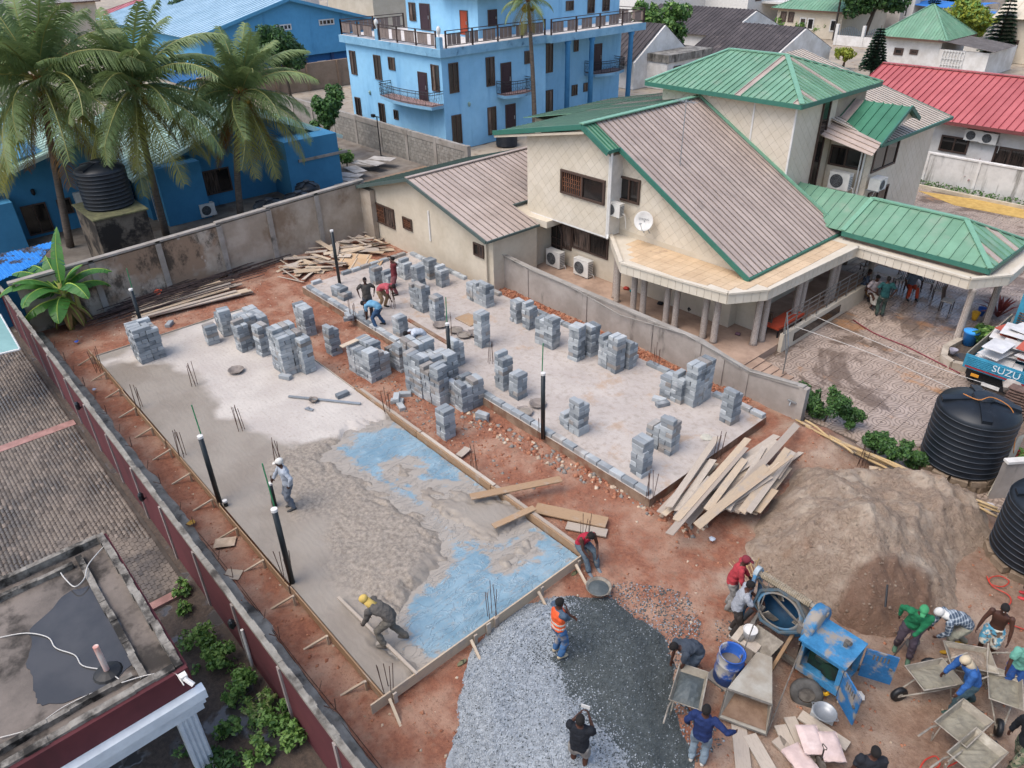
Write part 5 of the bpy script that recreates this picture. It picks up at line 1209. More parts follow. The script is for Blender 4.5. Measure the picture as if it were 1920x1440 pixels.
# ------------------------------------------------------------------ awning and blue sheet roof at the left edge
AW = thing('awning', 'pale teal canvas awning jutting in at the left edge', 'awning', (-17, -14, 0))
a = [G(0, 590, 2.2), G(37, 655, 2.0), G(-70, 680, 2.0), G(-70, 600, 2.3)]
b = MB(); b.ext(a, (0, 0, .03)); b.build('canvas', mt('teal_canvas', '#7ea09c', '#739591', s=1, bump=.05), AW)
b = MB(); b.tube([a[0], a[1]], .04, 6); b.tube([a[1], a[2]], .04, 6); b.build('edge_tube', m_white, AW)
BR = thing('shed_roof', 'bright blue corrugated shed roof with peeling patches beside the banana plant', 'shed', (-25, -13, 0))
t = NT('peeling_blue'); n1 = t.noise(1.1, 5, .7, t.scalevec(1, .5, 1))
c = t.mix(t.ramp(n1, .56, .6), lin('#2f83cf'), lin('#3f3634')); c = t.mix(t.math('MULTIPLY', t.ramp(t.noise(5, 4), .4, .7), .3), c, lin('#5aa5e0')); m_peel = t.fin(c, .6)
p0, p1, p2, p3 = G(-40, 545, 2.0), G(72, 500, 2.0), G(105, 452, 2.6), G(-40, 492, 2.6)
strip_roof(BR, [p0, p1, p2, p3], .16, m_peel, rib=.035, ribw=.07)
b = MB(); b.prism([(p0.x - .3, p0.y), (p1.x - .3, p1.y), (p2.x + .2, p2.y), (p3.x + .2, p3.y)], -.1, 1.95); b.build('wall', m_blue, BR)
# ------------------------------------------------------------------ water tanks
m_tank = mt('tank_black', '#14181d', '#1d2228', s=1.4, rough=.42, bump=.05, stain=('#3c4046', 1.3, .6, .85, 1, 1), dirt=.05)
m_tankrib = plain('tank_rib', '#3a4048', .5)
def tank(label, loc, r, h, nrib=9, dirty=False, group='black plastic water tanks'):
    T_ = thing('water_tank', label, 'water tank', loc, group); M = Matrix.Translation(loc)
    prof = [(r * .96, 0), (r, .05)]; rb = MB()
    for k in range(nrib + 1):
        z = .1 + (h * .82 - .1) * k / nrib; prof += [(r, z - .02), (r + .012, z), (r, z + .02)]
        if k < nrib + 1: rb.tube([(math.cos(a) * (r + .012), math.sin(a) * (r + .012), z) for a in np.linspace(0, 2 * PI, 33)[:-1]], .008, 4, closed=True)
    prof += [(r, h * .84), (r * .96, h * .88), (r * .6, h * .95), (r * .3, h * .985), (0, h * .99)]
    b = MB(); b.lathe(prof, 32, cap=False); b.build('shell', m_tank, T_, True, M=M); rb.build('hoop', m_tankrib, T_, M=M)
    b = MB(); b.lathe([(r * .27, h * .96), (r * .27, h * 1.02), (r * .24, h * 1.045), (0, h * 1.05)], 20, cap=False); b.build('lid', m_tank, T_, M=M)
    for k in range(4):
        a = k * PI / 2 + .5; R2 = Matrix.Rotation(a, 4, 'Z'); b = MB()
        s = [(r * .24, h * .95), (r * .93, h * .84), (r * .93, h * .93), (r * .24, h * 1.01)]
        b.ext([R2 @ Vector((x, -r * .12, z)) for x, z in s], R2 @ Vector((0, r * .24, 0))); b.build('wedge', m_tank, T_, M=M)
    return T_
def stone_base(loc, r, n, rows, label):
    T_ = thing('stone_plinth', label, 'plinth', loc)
    for j in range(rows):
        for k in range(n):
            a = 2 * PI * (k + .5 * (j % 2)) / n; q = r * rng.uniform(.96, 1.04)
            b = MB(); M = Matrix.Translation((loc[0] + math.cos(a) * q, loc[1] + math.sin(a) * q, loc[2] + .1 + j * .2)) @ Matrix.Rotation(a + rng.uniform(-.12, .12), 4, 'Z')
            b.mbox(M, .3, 2 * PI * r / n * .93, .19); b.build('stone', mt('laterite_block', '#8f7d69', '#70604f', s=4, bump=.5, rnd=.12), T_)
    b = MB(); b.lathe([(r - .12, 0), (r - .12, rows * .2 - .01)], 20, Matrix.Translation(loc)); b.build('fill', m_cap, T_)
c0 = G(1798, 866, .3); c0.z = 0; stone_base(c0, .95, 13, 2, 'ring of stone blocks under the large black tank'); tank('large black ribbed water tank standing beside the truck', (c0.x, c0.y, .4), 1.06, 2.15)
wire([(1806, 738), (1835, 750), (1860, 745), (1895, 765), (1905, 800), (1900, 850)], 2.3, .014, plain('orange_rope', '#b9773a'), 'orange rope tied round the lid of the large tank', 'rope', 'rope', zs=[2.7, 2.72, 2.75, 2.5, 2.0, 1.2])
c1 = G(1940, 1040, .2); c1.z = 0; stone_base(c1, .9, 12, 1, 'loose stone ring under the muddy tank'); tank('mud splashed black water tank at the right edge', (c1.x, c1.y, .2), 1.02, 2.0)
PL = thing('tank_plinth', 'mould blackened concrete tank stand behind the back wall', 'plinth', (-29.5, -5, 0))
pA, pB = GX(176, 415, -28.4), GX(272, 385, -28.4)
b = MB(); b.box(-31.6, -28.4, pA.y, pB.y, -.1, pA.z); b.build('stand', mt('stand_mould', '#6f6558', '#544a3f', s=.9, bump=.4, stain=('#25211d', .7, .44, .58)), PL)
b = MB(); b.box(-31.7, -28.3, pA.y - .08, pB.y + .08, pA.z, pA.z + .06); b.build('top_slab', mt('mossy_top', '#6b6a4a', '#54523c', s=4, bump=.4), PL)
tank('black water tank on the mouldy concrete stand behind palms', (-30.2, (pA.y + pB.y) / 2 + .1, pA.z + .06), 1.12, 2.1)
for q, l in (((505, 400), 'squat black tank, left one of the pair behind the back wall'), ((560, 388), 'squat black tank, right one of the pair behind the back wall')):
    p = G(*q, .0); tank(l, (-28.3 + .2, GX(*q, -28.3).y, 0), .85, 1.9)
p = G(578, 365, 0); tank('small black tank farthest along the blue bungalow', (-29.6, GX(580, 375, -29.6).y, 0), .7, 1.9)
p = GX(950, 262, -33.6); tank('black tank at the foot of the hotel wall', (-33.6, p.y, -.1), .8, 1.1)
p = G(1868, 112);
p = G(715, 297); FL = thing('floodlight_stand', 'thin black floodlight stand on a black base before the block wall', 'light stand', p)
b = MB(); b.box(p.x - .45, p.x + .45, p.y - .35, p.y + .35, 0, .1); b.build('base', m_black, FL)
b = MB(); b.tube([p, p + Vector((0, 0, 2.9))], .04, 6); b.build('pole', m_black, FL)
b = MB(); b.beam(p + Vector((-.5, 0, 2.9)), p + Vector((.3, 0, 2.9)), .05); b.box(p.x - .6, p.x - .3, p.y - .1, p.y + .1, 2.8, 3.0); b.build('lamp_head', m_black, FL)
wp = thing('sheet_stack', 'weathered white boards lying on the ground by the dirt yard', 'boards', G(680, 325))
for k in range(9):
    p = G(600 + k * 14 + rng.uniform(-8, 8), 352 - k * 5 + rng.uniform(-6, 6), .0); b = MB(); b.mbox(Matrix.Translation((p.x, p.y, .1 + .05 * k)) @ Matrix.Rotation(rng.uniform(-.4, .4) + .2, 4, 'Z'), 1.8, .9, .03); b.build('board', mt('white_board', '#b3ada5', '#938c83', s=2, rnd=.1), wp)
# ------------------------------------------------------------------ vegetation
def leafmat(name, c1, c2, c3=None, rough=.5, tr=.25):
    t = NT(name); n = t.noise(1.2, 4, .6); n2 = t.noise(9, 3)
    c = t.mix(t.ramp(n, .35, .65), lin(c1), lin(c2))
    if c3: c = t.mix(t.ramp(n2, .6, .75), c, lin(c3))
    t.b.inputs['Transmission Weight'].default_value = 0
    t.fin(c, rough, .3); tl = t.n('BsdfTranslucent'); t.val(c, tl.inputs['Color']); mx = t.n('MixShader'); mx.inputs[0].default_value = tr
    o = t.t.nodes['Material Output']; t.l(t.b.outputs[0], mx.inputs[1]); t.l(tl.outputs[0], mx.inputs[2]); t.l(mx.outputs[0], o.inputs['Surface'])
    return t.m
m_palm = leafmat('palm_leaf', '#65774a', '#788a57', '#8d975a'); m_palm_y = leafmat('palm_leaf_yellow', '#8a873f', '#77773b', '#9a7f3c'); m_palm_d = leafmat('palm_leaf_dry', '#86602f', '#6b4e2c', '#7f6a3c')
m_rach = plain('palm_rachis', '#8d8a4c', .5); m_trunk = mt('palm_trunk', '#6b5f54', '#544a41', s=3, bump=.6, bs=9, aniso=(1, 1, 5))
m_leaf = leafmat('leaf_green', '#40602f', '#55763d', '#6a854a'); m_leaf_d = leafmat('leaf_dark', '#2f4a2a', '#3d5a34', '#4b683e'); m_leaf_y = leafmat('leaf_yellow', '#7d8a30', '#94983a', '#6a7a2c'); m_leaf_l = leafmat('leaf_light', '#668a42', '#809c54', '#93a664')
m_bark = mt('bark', '#5a4d42', '#463b32', s=5, bump=.6, bs=12)
def frond_mesh(L, a0, droop, mat, seed, n=74):
    """feather leaf: arching rib with two rows of drooping leaflets, in the xz plane going +x"""
    r = np.random.default_rng(seed); pts = []; p = np.array([0., 0, 0]); a = a0
    for i in range(13):
        pts.append(p.copy()); a -= droop / 12 * (.5 + i / 12); p = p + np.array([math.cos(a), 0, math.sin(a)]) * L / 12
    pts = np.array(pts); b = MB(); b.tube([tuple(q) for q in pts], [.035 * (1 - i / 14) + .006 for i in range(13)], 4, 1)
    sw = r.uniform(-.25, .25)
    for k in range(n):
        s = .12 + .88 * k / n; f = s * 12; i = min(int(f), 11); q = pts[i] + (pts[i + 1] - pts[i]) * (f - i); d = pts[i + 1] - pts[i]; d /= np.linalg.norm(d)
        ll = (.95 * math.sin(PI * min(1, .12 + s * .86)) ** .6 + .12) * L * .22
        for sd in (-1, 1):
            side = np.array([0, sd, 0.]); up = np.cross(d, side) * sd; ang = r.uniform(-.12, .12)
            e1 = d * (.55 + ang) + side * .75 - np.array([0, 0, 1]) * r.uniform(.05, .35) ; e1 /= np.linalg.norm(e1)
            e2 = e1 * .75 - np.array([0, 0, 1]) * r.uniform(.35, .75) + np.array([sw * .3, 0, 0]); e2 /= np.linalg.norm(e2)
            w = d * .019 * L / 4.2 + np.array([0, 0, .006]); m1 = q + e1 * ll * .5; m2 = m1 + e2 * ll * .5
            b.add([q - w, q + w, m1 + w * 1.2, m1 - w * 1.2, m2 + w * .1, m2 - w * .1], [(0, 1, 2, 3), (3, 2, 4, 5)], 0)
    return b.mesh('frond', [mat, m_rach])
FV = []
for i, (a0, dr, mat) in enumerate([(1.35, .5, m_palm), (1.2, .9, m_palm), (.95, 1.2, m_palm), (.7, 1.3, m_palm), (.45, 1.5, m_palm), (.2, 1.4, m_palm), (-.1, 1.2, m_palm), (-.45, 1.0, m_palm_y), (-.8, .6, m_palm_y), (-1.05, .4, m_palm_d)]):
    FV.append([frond_mesh(4.4, a0, dr, mat, i * 3 + j) for j in range(2)])
def palm(label, base, top, scale, seed, nf=40):
    r = np.random.default_rng(seed); base, top = Vector(base), Vector(top)
    T_ = thing('coconut_palm', label, 'palm tree', base, 'coconut palms')
    P = [base.lerp(top, k / 10) + Vector((math.sin(k / 10 * PI) * r.uniform(-.3, .3), 0, 0)) * 0 for k in range(11)]
    bend = Vector((r.uniform(-.3, .3), r.uniform(-.3, .3), 0))
    P = [p + bend * math.sin(k / 10 * PI) for k, p in enumerate(P)]
    b = MB(); b.tube(P, [.2 - .008 * k for k in range(11)], 10); b.build('trunk', m_trunk, T_, True)
    for k in range(nf):
        s = k / nf; v = min(9, int(s * 10)); az = k * 2.399 + r.uniform(-.2, .2)
        me = FV[v][int(r.integers(2))]; sc = scale * r.uniform(.85, 1.08) * (.8 if v < 2 else 1) * (.85 if v == 9 else 1)
        M = Matrix.Translation(top + Vector((0, 0, .1 * (1 - s)))) @ Matrix.Rotation(az, 4, 'Z') @ Matrix.Rotation(r.uniform(-.5, .5), 4, 'X') @ Matrix.Scale(sc, 4)
        piece('frond', me, T_, M)
    cm = MB(); cm.sphere((0, 0, 0), .13, 8, 6, sc=(1, 1, 1.2)); me = cm.mesh('coconut', mt('coconut', '#9a7a34', '#6d6a30', s=4, rnd=.2), True)
    for k in range(9): a = r.uniform(0, 6.28); piece('coconut', me, T_, Matrix.Translation(top + Vector((math.cos(a) * .36, math.sin(a) * .36, -.3 - r.uniform(0, .3)))))
    b = MB()
    for k in range(10): a = k * .63; b.tube([top + Vector((0, 0, -.1)), top + Vector((math.cos(a) * .35, math.sin(a) * .35, .3)), top + Vector((math.cos(a) * .7, math.sin(a) * .7, .1 + .3 * (k % 3)))], [.06, .04, .015], 4)
    b.build('flower_stalk', mt('palm_fibre', '#8a5a2c', '#6b4524', s=5), T_)
def palm_px(label, bpx, cpx, depth_x, scale, seed, nf=30):
    b0 = GX(*bpx, depth_x); b0 = G(*bpx); top = GX(*cpx, b0.x + .5); palm(label, b0, top, scale, seed, nf)
palm_px('coconut palm nearest the left edge, with the widest crown', (132, 462), (75, 152), 0, 1.3, 3, 50)
palm_px('coconut palm in the middle of the three behind the wall', (312, 440), (252, 170), 0, 1.18, 5, 48)
palm_px('coconut palm on the right of the three, before the blue bungalow', (452, 408), (452, 178), 0, 1.05, 8, 48)
b0 = Vector((-33.6, GX(1003, 225, -33.6).y, 0)); tp = GX(990, 2, -33.8); palm('lone tall coconut palm rising in front of the hotel', b0, tp, .62, 11, 22)
b0 = Vector((-35.5, -9.8, 0)); p = G(30, 470); b = MB()
LT = thing('palm_trunk', 'bare leaning palm trunk by the left bungalow porch', 'tree trunk', G(25, 470)); b.tube([G(25, 470), GX(0, 410, -38), GX(-40, 340, -38)], [.2, .17, .15], 8); b.build('trunk', m_trunk, LT, True)
def leaf_cloud(blobs, n, size, seed, asp=.5, flat=.0):
    """many single leaves spread through overlapping lumps"""
    r = np.random.default_rng(seed); V = []; W = np.array([q[3] ** 2 for q in blobs]); W = W / W.sum()
    idx = r.choice(len(blobs), n, p=W); B = np.array(blobs)[idx]
    d = r.normal(size=(n, 3)); d /= np.linalg.norm(d, axis=1)[:, None]
    rad = r.uniform(.25, 1, n) ** .45
    sq = B[:, 4:7] if B.shape[1] > 4 else np.ones((n, 3))
    C_ = B[:, :3] + d * (rad * B[:, 3])[:, None] * sq
    nrm = d + r.normal(size=(n, 3)) * .7 + np.array([0, 0, .5]); nrm /= np.linalg.norm(nrm, axis=1)[:, None]
    tt = np.cross(nrm, r.normal(size=(n, 3))); tt /= np.linalg.norm(tt, axis=1)[:, None]; bt = np.cross(nrm, tt)
    s = size * r.uniform(.6, 1.3, n)[:, None]
    P = np.stack([C_ - tt * s, C_ + bt * s * asp - nrm * s * .1, C_ + tt * s, C_ - bt * s * asp - nrm * s * .1], 1).reshape(-1, 3)
    F_ = np.arange(4 * n).reshape(n, 4)
    return P, F_
def tree(label, base, h, blobs, n, size, mats, seed, nm='leafy_tree', cat='tree', group=None, trunk_r=.16, rr=None):
    """blobs: (dx, dy, z, r) about the base"""
    base = Vector(base); T_ = thing(nm, label, cat, base, group); r = np.random.default_rng(seed)
    b = MB(); top = Vector((blobs[0][0] * .4, blobs[0][1] * .4, h * .5))
    b.tube([base + Vector((0, 0, -.05)), base + top * .6, base + top], [trunk_r, trunk_r * .75, trunk_r * .55], 7)
    for q in blobs: b.tube([base + top * r.uniform(.7, 1), base + (top + Vector(q[:3])) / 2 + Vector((0, 0, .1)), base + Vector(q[:3])], [trunk_r * .5, trunk_r * .3, trunk_r * .1], 5)
    b.build('trunk', m_bark, T_, True)
    bl = []
    for q in blobs:
        for _ in range(7):
            d = r.normal(size=3); d /= np.linalg.norm(d); k = q[3] * r.uniform(.45, .8)
            bl.append((base.x + q[0] + d[0] * k, base.y + q[1] + d[1] * k, base.z + q[2] + d[2] * k * .8, q[3] * r.uniform(.28, .5)))
    P, F_ = leaf_cloud(bl, n, size, seed); mats = mats if isinstance(mats, list) else [mats]
    mi = r.choice(len(mats), len(F_), p=[.7, .3][:len(mats)] if len(mats) == 2 else None) if len(mats) > 1 else None
    piece('crown', npmesh('crown', P, F_, mats, mi), T_)
    return T_
def tpx(label, bpx, h, spread, n, size, mats, seed, **k):
    r = np.random.default_rng(seed + 50); bl = [(r.uniform(-.4, .4) * spread, r.uniform(-.4, .4) * spread, h * r.uniform(.5, .9), spread * r.uniform(.4, .6)) for _ in range(6)]
    return tree(label, G(*bpx), h, bl, n, size, mats, seed, **k)
tpx('dark leafy tree between the warehouse and the right palm', (548, 196), 6.6, 4.0, 9000, .19, [m_leaf_d, m_leaf], 21)
tpx('shrubby tree growing beside the dirt yard', (626, 292), 4.6, 2.1, 5200, .14, [m_leaf, m_leaf_d], 22)
tpx('small shrub in a blue trough in the dirt yard', (652, 315), 1.3, .9, 900, .1, [m_leaf_l, m_leaf], 23, nm='shrub', cat='shrub', trunk_r=.05)
tpx('dark tree behind the middle palm by the warehouse corner', (372, 118), 7.5, 5.2, 7000, .3, [m_leaf_d, m_leaf_d], 24)
tpx('green tree growing beside the hotel corner', (1232, 128), 6.0, 3.4, 4600, .26, [m_leaf, m_leaf_l], 25)
tpx('large dark tree behind the gatehouse', (1615, 78), 8.5, 6.0, 7500, .34, [m_leaf_d, m_leaf], 26, trunk_r=.35)
tpx('yellow green tree beside the blue shade nets', (1808, 93), 4.8, 4.3, 5200, .26, [m_leaf_y, m_leaf_l], 27)
tpx('dark trees on the far skyline above the shade nets', (1790, 12), 6, 7, 3600, .5, [m_leaf_d, m_leaf], 28, trunk_r=.3)
tpx('yellow leaved shrub at the tower roof corner', (1580, 128), 2.0, 1.4, 1500, .16, [m_leaf_y, m_leaf_y], 29, nm='shrub', cat='shrub')
tpx('reddish hedge bush by the gatehouse lean-to', (1838, 135), 1.8, 1.9, 1500, .17, [leafmat('leaf_rust', '#6b5a2c', '#7d4f2e', '#4f5a2c'), m_leaf], 30, nm='shrub', cat='shrub')
tpx('green bush beyond the hotel balconies', (1275, 95), 3.2, 2.4, 1600, .22, [m_leaf_l, m_leaf], 31, nm='shrub', cat='shrub')
for i, (x, y) in enumerate([(1465, 63), (1503, 67), (1540, 69)]):
    tpx(['young palm bush left of the arched windows', 'bush under the arched windows of the green roofed house', 'young palm bush at the foot of the power pole'][i], (x, y), 2.0, 1.8, 900, .3, [m_leaf_l, m_leaf], 33 + i, nm='shrub', cat='shrub')
for i, (x, y) in enumerate([(20, 40), (150, 25), (430, 18), (700, 10), (820, 5), (960, 8), (1080, 5), (1320, 20), (1420, 10), (1690, 20), (1900, 12)]):
    tpx(['tree at the far left skyline', 'tree behind the left palm crowns', 'tree left of the warehouse ridge', 'tree far behind the hotel left wing', 'tree far behind the hotel roof', 'tree behind the lone palm', 'tree far behind the hotel right wing', 'tree behind the dark corrugated roofs', 'tree behind the red pavilion', 'tree behind the grey column house', 'tree at the far right skyline'][i], (x, y), 6, 5, 1800, .5, [m_leaf_d, m_leaf], 40 + i, trunk_r=.3)
def pine(label, base, h, seed, tiers=15):
    """Norfolk pine: whorls of drooping branches"""
    base = Vector(base); r = np.random.default_rng(seed); T_ = thing('norfolk_pine', label, 'pine tree', base, 'norfolk pines')
    b = MB(); b.tube([base, base + Vector((0, 0, h))], [.16, .03], 7); b.build('trunk', m_bark, T_)
    V = []; F_ = []; k = 0
    for t_ in range(tiers):
        z = h * (.14 + .84 * t_ / tiers); R0 = (1 - t_ / tiers) ** .8 * h * .24 + .15; nb = 11
        bb = MB()
        for j in range(nb):
            a = j * 2 * PI / nb + t_ * .4 + r.uniform(-.15, .15); dv = np.array([math.cos(a), math.sin(a), 0])
            for s in np.linspace(.1, 1, 22):
                c = np.array([base.x, base.y, base.z + z]) + dv * R0 * s + np.array([0, 0, .18 * R0 * math.sin(s * 2.6) - .1 * s])
                for sd in (-1, 1):
                    sv = np.array([-dv[1], dv[0], 0]) * sd; l = R0 * .26 * (1.15 - s) + .16; e = c + sv * l + dv * l * .5 + np.array([0, 0, r.uniform(-.02, .1)])
                    w = dv * .09; V += [c - w, c + w, e + w * .6, e - w * .6]; F_.append((k, k + 1, k + 2, k + 3)); k += 4
    piece('crown', npmesh('pine', np.array(V), np.array(F_), leafmat('pine_leaf', '#2b4030', '#374e3a') if 'pine_leaf' not in bpy.data.materials else bpy.data.materials['pine_leaf']), T_)
pine('norfolk pine standing left of the gatehouse', G(1632, 145), 4.9, 1); pine('second norfolk pine behind the gatehouse roof', G(1740, 52), 5.4, 2); pine('tall norfolk pine by the cream house at the right edge', G(1862, 115), 7.0, 3); pine('slim norfolk pine tip behind the right palm', G(452, 75), 9, 4)
# ---- banana plant
bp = G(140, 610); BN = thing('banana_plant', 'banana plant with broad torn leaves in the site corner', 'banana plant', bp)
m_ban = leafmat('banana_leaf', '#4a7a38', '#3d6b32', '#628a44', .4, .35); m_band = leafmat('banana_dry', '#8d6f47', '#6e5636', None, .8, .1)
for k, (dx, dy, h) in enumerate([(0, 0, 1.6), (.35, -.2, 1.3), (-.3, .2, 1.1), (.15, .35, 1.2)]):
    b = MB(); b.tube([bp + Vector((dx, dy, -.05)), bp + Vector((dx * 1.15, dy * 1.15, h * 1.2))], [.13, .08], 8); b.build('stem', mt('banana_stem', '#7d8a4a', '#8d7248', s=3), BN, True)
def bleaf(L, W_, a0, droop, seed, mat):
    r = np.random.default_rng(seed); pts = []; p = np.array([0., 0, 0]); a = a0; n = 16
    for i in range(n + 1): pts.append((p.copy(), a)); a -= droop / n * (.4 + 1.2 * i / n); p = p + np.array([math.cos(a), 0, math.sin(a)]) * L / n
    b = MB(); b.tube([tuple(q[0]) for q in pts], [.03 * (1 - i / (n + 2)) + .005 for i in range(n + 1)], 4, 1)
    for sd in (-1, 1):
        for i in range(2, n):
            s0, s1 = i / n, (i + 1) / n; w = lambda s: W_ * math.sin(PI * min(1, max(0, (s - .1) / .93)) ** .75) ** .7 if .1 < s < 1 else .01
            tear = r.uniform(0, .18) if r.random() < .35 else 0.0; dz = -.28 - r.uniform(0, .12) * (1 + tear * 3)
            p0, p1 = pts[i][0], pts[i + 1][0]
            q0 = p0 + np.array([0, sd * w(s0), dz * w(s0)]); q1 = p1 + np.array([0, sd * w(s1), dz * w(s1)]) - np.array([0, 0, tear * .3])
            b.add([p0, p1, q1, q0], [(0, 1, 2, 3)] if sd > 0 else [(0, 3, 2, 1)], 0)
    return b.mesh('leaf', [mat, mt('banana_rib', '#9ab04f', '#8aa045', s=3)])
for k, (az, a0, dr, L) in enumerate([(2.0, 1.45, .4, 1.9), (3.4, .8, 1.6, 1.9), (4.4, .7, 1.7, 1.9), (5.4, .7, 1.5, 1.8), (.2, .75, 1.6, 2.0), (1.1, .9, 1.5, 1.8), (2.8, .6, 1.5, 1.8), (3.9, 1.0, 1.5, 1.7), (5.0, 1.1, 1.3, 1.6), (.7, 1.2, 1.0, 1.5), (4.0, .35, 1.5, 1.6), (1.7, .5, 1.6, 1.6), (2.4, .9, 1.3, 1.6), (5.9, .45, 1.5, 1.7), (3.1, 1.25, .9, 1.5), (4.8, .2, 1.3, 1.5)]):
    piece('leaf', bleaf(L * 1.3, .4, a0, dr, k, m_ban), BN, Matrix.Translation(bp + Vector((.05 * math.cos(az), .05 * math.sin(az), 1.75 - .03 * k))) @ Matrix.Rotation(az, 4, 'Z'))
for k in range(8):
    az = k * .8 + .3; piece('dry_leaf', bleaf(1.2, .16, -.6, .9, 60 + k, m_band), BN, Matrix.Translation(bp + Vector((.1 * math.cos(az), .1 * math.sin(az), 1.1))) @ Matrix.Rotation(az, 4, 'Z'))
# ---- garden bushes behind the maroon wall, and beside the right wall end
BU = [(342, 1112, .35, 'tiny weed by the pink kerb'), (345, 1148, .3, 'low weed below the pink kerb'), (388, 1215, .62, 'bright bush just right of the carport kerb'), (425, 1245, .65, 'broad bush against the foot of the maroon wall'), (455, 1290, .55, 'bush beside the puddle against the maroon wall'), (490, 1335, .5, 'variegated pale bush in the garden strip'), (530, 1365, .6, 'leafy bush below the variegated one'), (555, 1400, .5, 'bush hugging the maroon wall near the bottom edge'), (430, 1375, .4, 'small bush in the middle of the wet garden'), (480, 1425, .5, 'bush at the bottom edge between column and wall'), (412, 1440, .55, 'dark bush at the bottom edge beside the white column'), (440, 1320, .3, 'little weed at the puddle rim')]
for i, (x, y, s, l) in enumerate(BU):
    mats = [m_leaf_l, leafmat('leaf_variegated', '#8f9a5a', '#a3aa72', '#6a7a3c')] if 'variegated pale' in l else ([m_leaf_d, m_leaf] if 'dark' in l else [m_leaf_l, m_leaf])
    r = np.random.default_rng(i); bl = [(r.uniform(-.5, .5) * s, r.uniform(-.5, .5) * s, s * r.uniform(.4, .9), s * .5) for _ in range(5)]
    s *= .78; bl = [tuple(v * .78 for v in q) for q in bl]; tree(l, G(x, y), s, bl, int(520 * s / .4), .06, mats, 70 + i, nm='garden_bush', cat='bush', group='garden bushes', trunk_r=.03)
for i, (x, y, s, l) in enumerate([(1512, 768, .55, 'slim leafy shrub at the end of the grey wall'), (1545, 790, .85, 'full leafy bush beside the grey wall end'), (1590, 800, .6, 'leafy bush spilling over the bamboo poles'), (1640, 850, .6, 'small leafy bush left of the large tank'), (1668, 870, .6, 'middle bush on the yard edge near the large tank'), (1705, 880, .55, 'leafy bush at the foot of the large tank')]):
    r = np.random.default_rng(i + 9); bl = [(r.uniform(-.5, .5) * s, r.uniform(-.4, .4) * s, s * r.uniform(.4, 1.25), s * .48) for _ in range(6)]
    tree(l, G(x, y), s * 1.4, bl, int(2600 * s / .6), .052, [m_leaf, m_leaf_d], 90 + i, nm='yard_bush', cat='bush', group='bushes along the yard edge', trunk_r=.03)
def spiky(label, loc, s, mat, n=22, seed=0):
    loc = Vector(loc); T_ = thing('spiky_plant', label, 'plant', loc); r = np.random.default_rng(seed)
    for k in range(n):
        a = k * 2.4; e = r.uniform(.5, 1.4); b = MB(); d = Vector((math.cos(a) * math.cos(e), math.sin(a) * math.cos(e), math.sin(e))); sd = Vector((-math.sin(a), math.cos(a), 0)) * .045 * s
        p0 = loc + Vector((0, 0, .1 * s)); p1 = p0 + d * .5 * s; p2 = p1 + (d - Vector((0, 0, .5))) * .4 * s
        b.add([p0 - sd * .4, p0 + sd * .4, p1 + sd, p1 - sd, p2], [(0, 1, 2, 3), (3, 2, 4)]); b.build('leaf', mat, T_)
m_cord = leafmat('cordyline', '#6b2f30', '#7d3f38', '#5a4a34')
spiky('dark red spiky plant against the white garden wall', G(1822, 352), 2.2, m_cord, 30); spiky('dark red spiky plant behind the portico columns', G(1868, 600), 1.3, m_cord, 26, 3)
tpx('yellow potted shrub on the kerb below the red house', (1905, 370), 1.3, .8, 700, .12, [m_leaf_y, leafmat('leaf_rust2', '#8a5a2c', '#6b6a2c')], 120, nm='shrub', cat='shrub', trunk_r=.05)
tpx('green shrub at the house corner by the garden wall', (1702, 328), 1.4, .7, 600, .12, [m_leaf, m_leaf_l], 121, nm='shrub', cat='shrub', trunk_r=.04)
r = np.random.default_rng(77); P, F_ = leaf_cloud([(x, -10.9 - r.uniform(0, 1.9), .05, r.uniform(.06, .2)) for x in np.arange(-4.6, 3.5, .12)], 2600, .045, 15)
tag(piece('weeds', npmesh('weeds', P, F_, [m_leaf, m_leaf_l], (rng.random(len(F_)) < .4).astype(int))), 'low weeds covering the wet garden strip', 'weeds', kind='stuff')
P, F_ = leaf_cloud([(x, 35.4, .15, .28) for x in np.arange(-9, 12, .4)], 2400, .08, 5)
tag(piece('ground_cover', npmesh('cover', P, F_, m_leaf)), 'low green ground cover along the white garden wall', 'ground cover', kind='stuff')
tpx('striped leafy plant in the round planter by the truck', (1838, 655), .9, .75, 600, .14, [m_leaf, m_leaf_l], 122, nm='planter_plant', cat='plant', trunk_r=.03)
tpx('leafy plant with red flowers behind the right tank', (1912, 890), .8, .6, 500, .1, [m_leaf_l, leafmat('petal_red', '#a83a3a', '#8f2f33')], 123, nm='flowering_plant', cat='plant', trunk_r=.03)
# ------------------------------------------------------------------ building site: blocks, formwork, timber, bars
_fh = Vector((CF.x, CF.y, 0)).normalized()
def ZT(p, x, y):
    """height above p of the point seen at (x, y)"""
    d = _ray(x, y); t_ = (Vector(p) - CAM).dot(_fh) / d.dot(_fh); return CAM.z + d.z * t_ - p[2]
t = NT('sandcrete_block')
n1 = t.noise(3.0, 5, .6); oi = t.n('ObjectInfo').outputs['Random']
c = t.mix(oi, lin('#62686c'), lin('#abafaf')); c = t.mix(t.math('MULTIPLY', t.ramp(n1, .35, .65), .45), c, lin('#8a8d8e')); c = t.mix(t.math('MULTIPLY', t.math('GREATER_THAN', t.math('FRACT', t.math('MULTIPLY', oi, 7.3)), .88), .55), c, lin('#857769'))
c = t.mix(t.math('MULTIPLY', t.ramp(t.noise(1.1, 3), .55, .7), .6), c, lin('#b3b3b0'))
t.bump(t.noise(40, 4, .7), .4, .015); m_block = t.fin(c, .95, .2)
BL, BWd, BH = .45, .212, .146
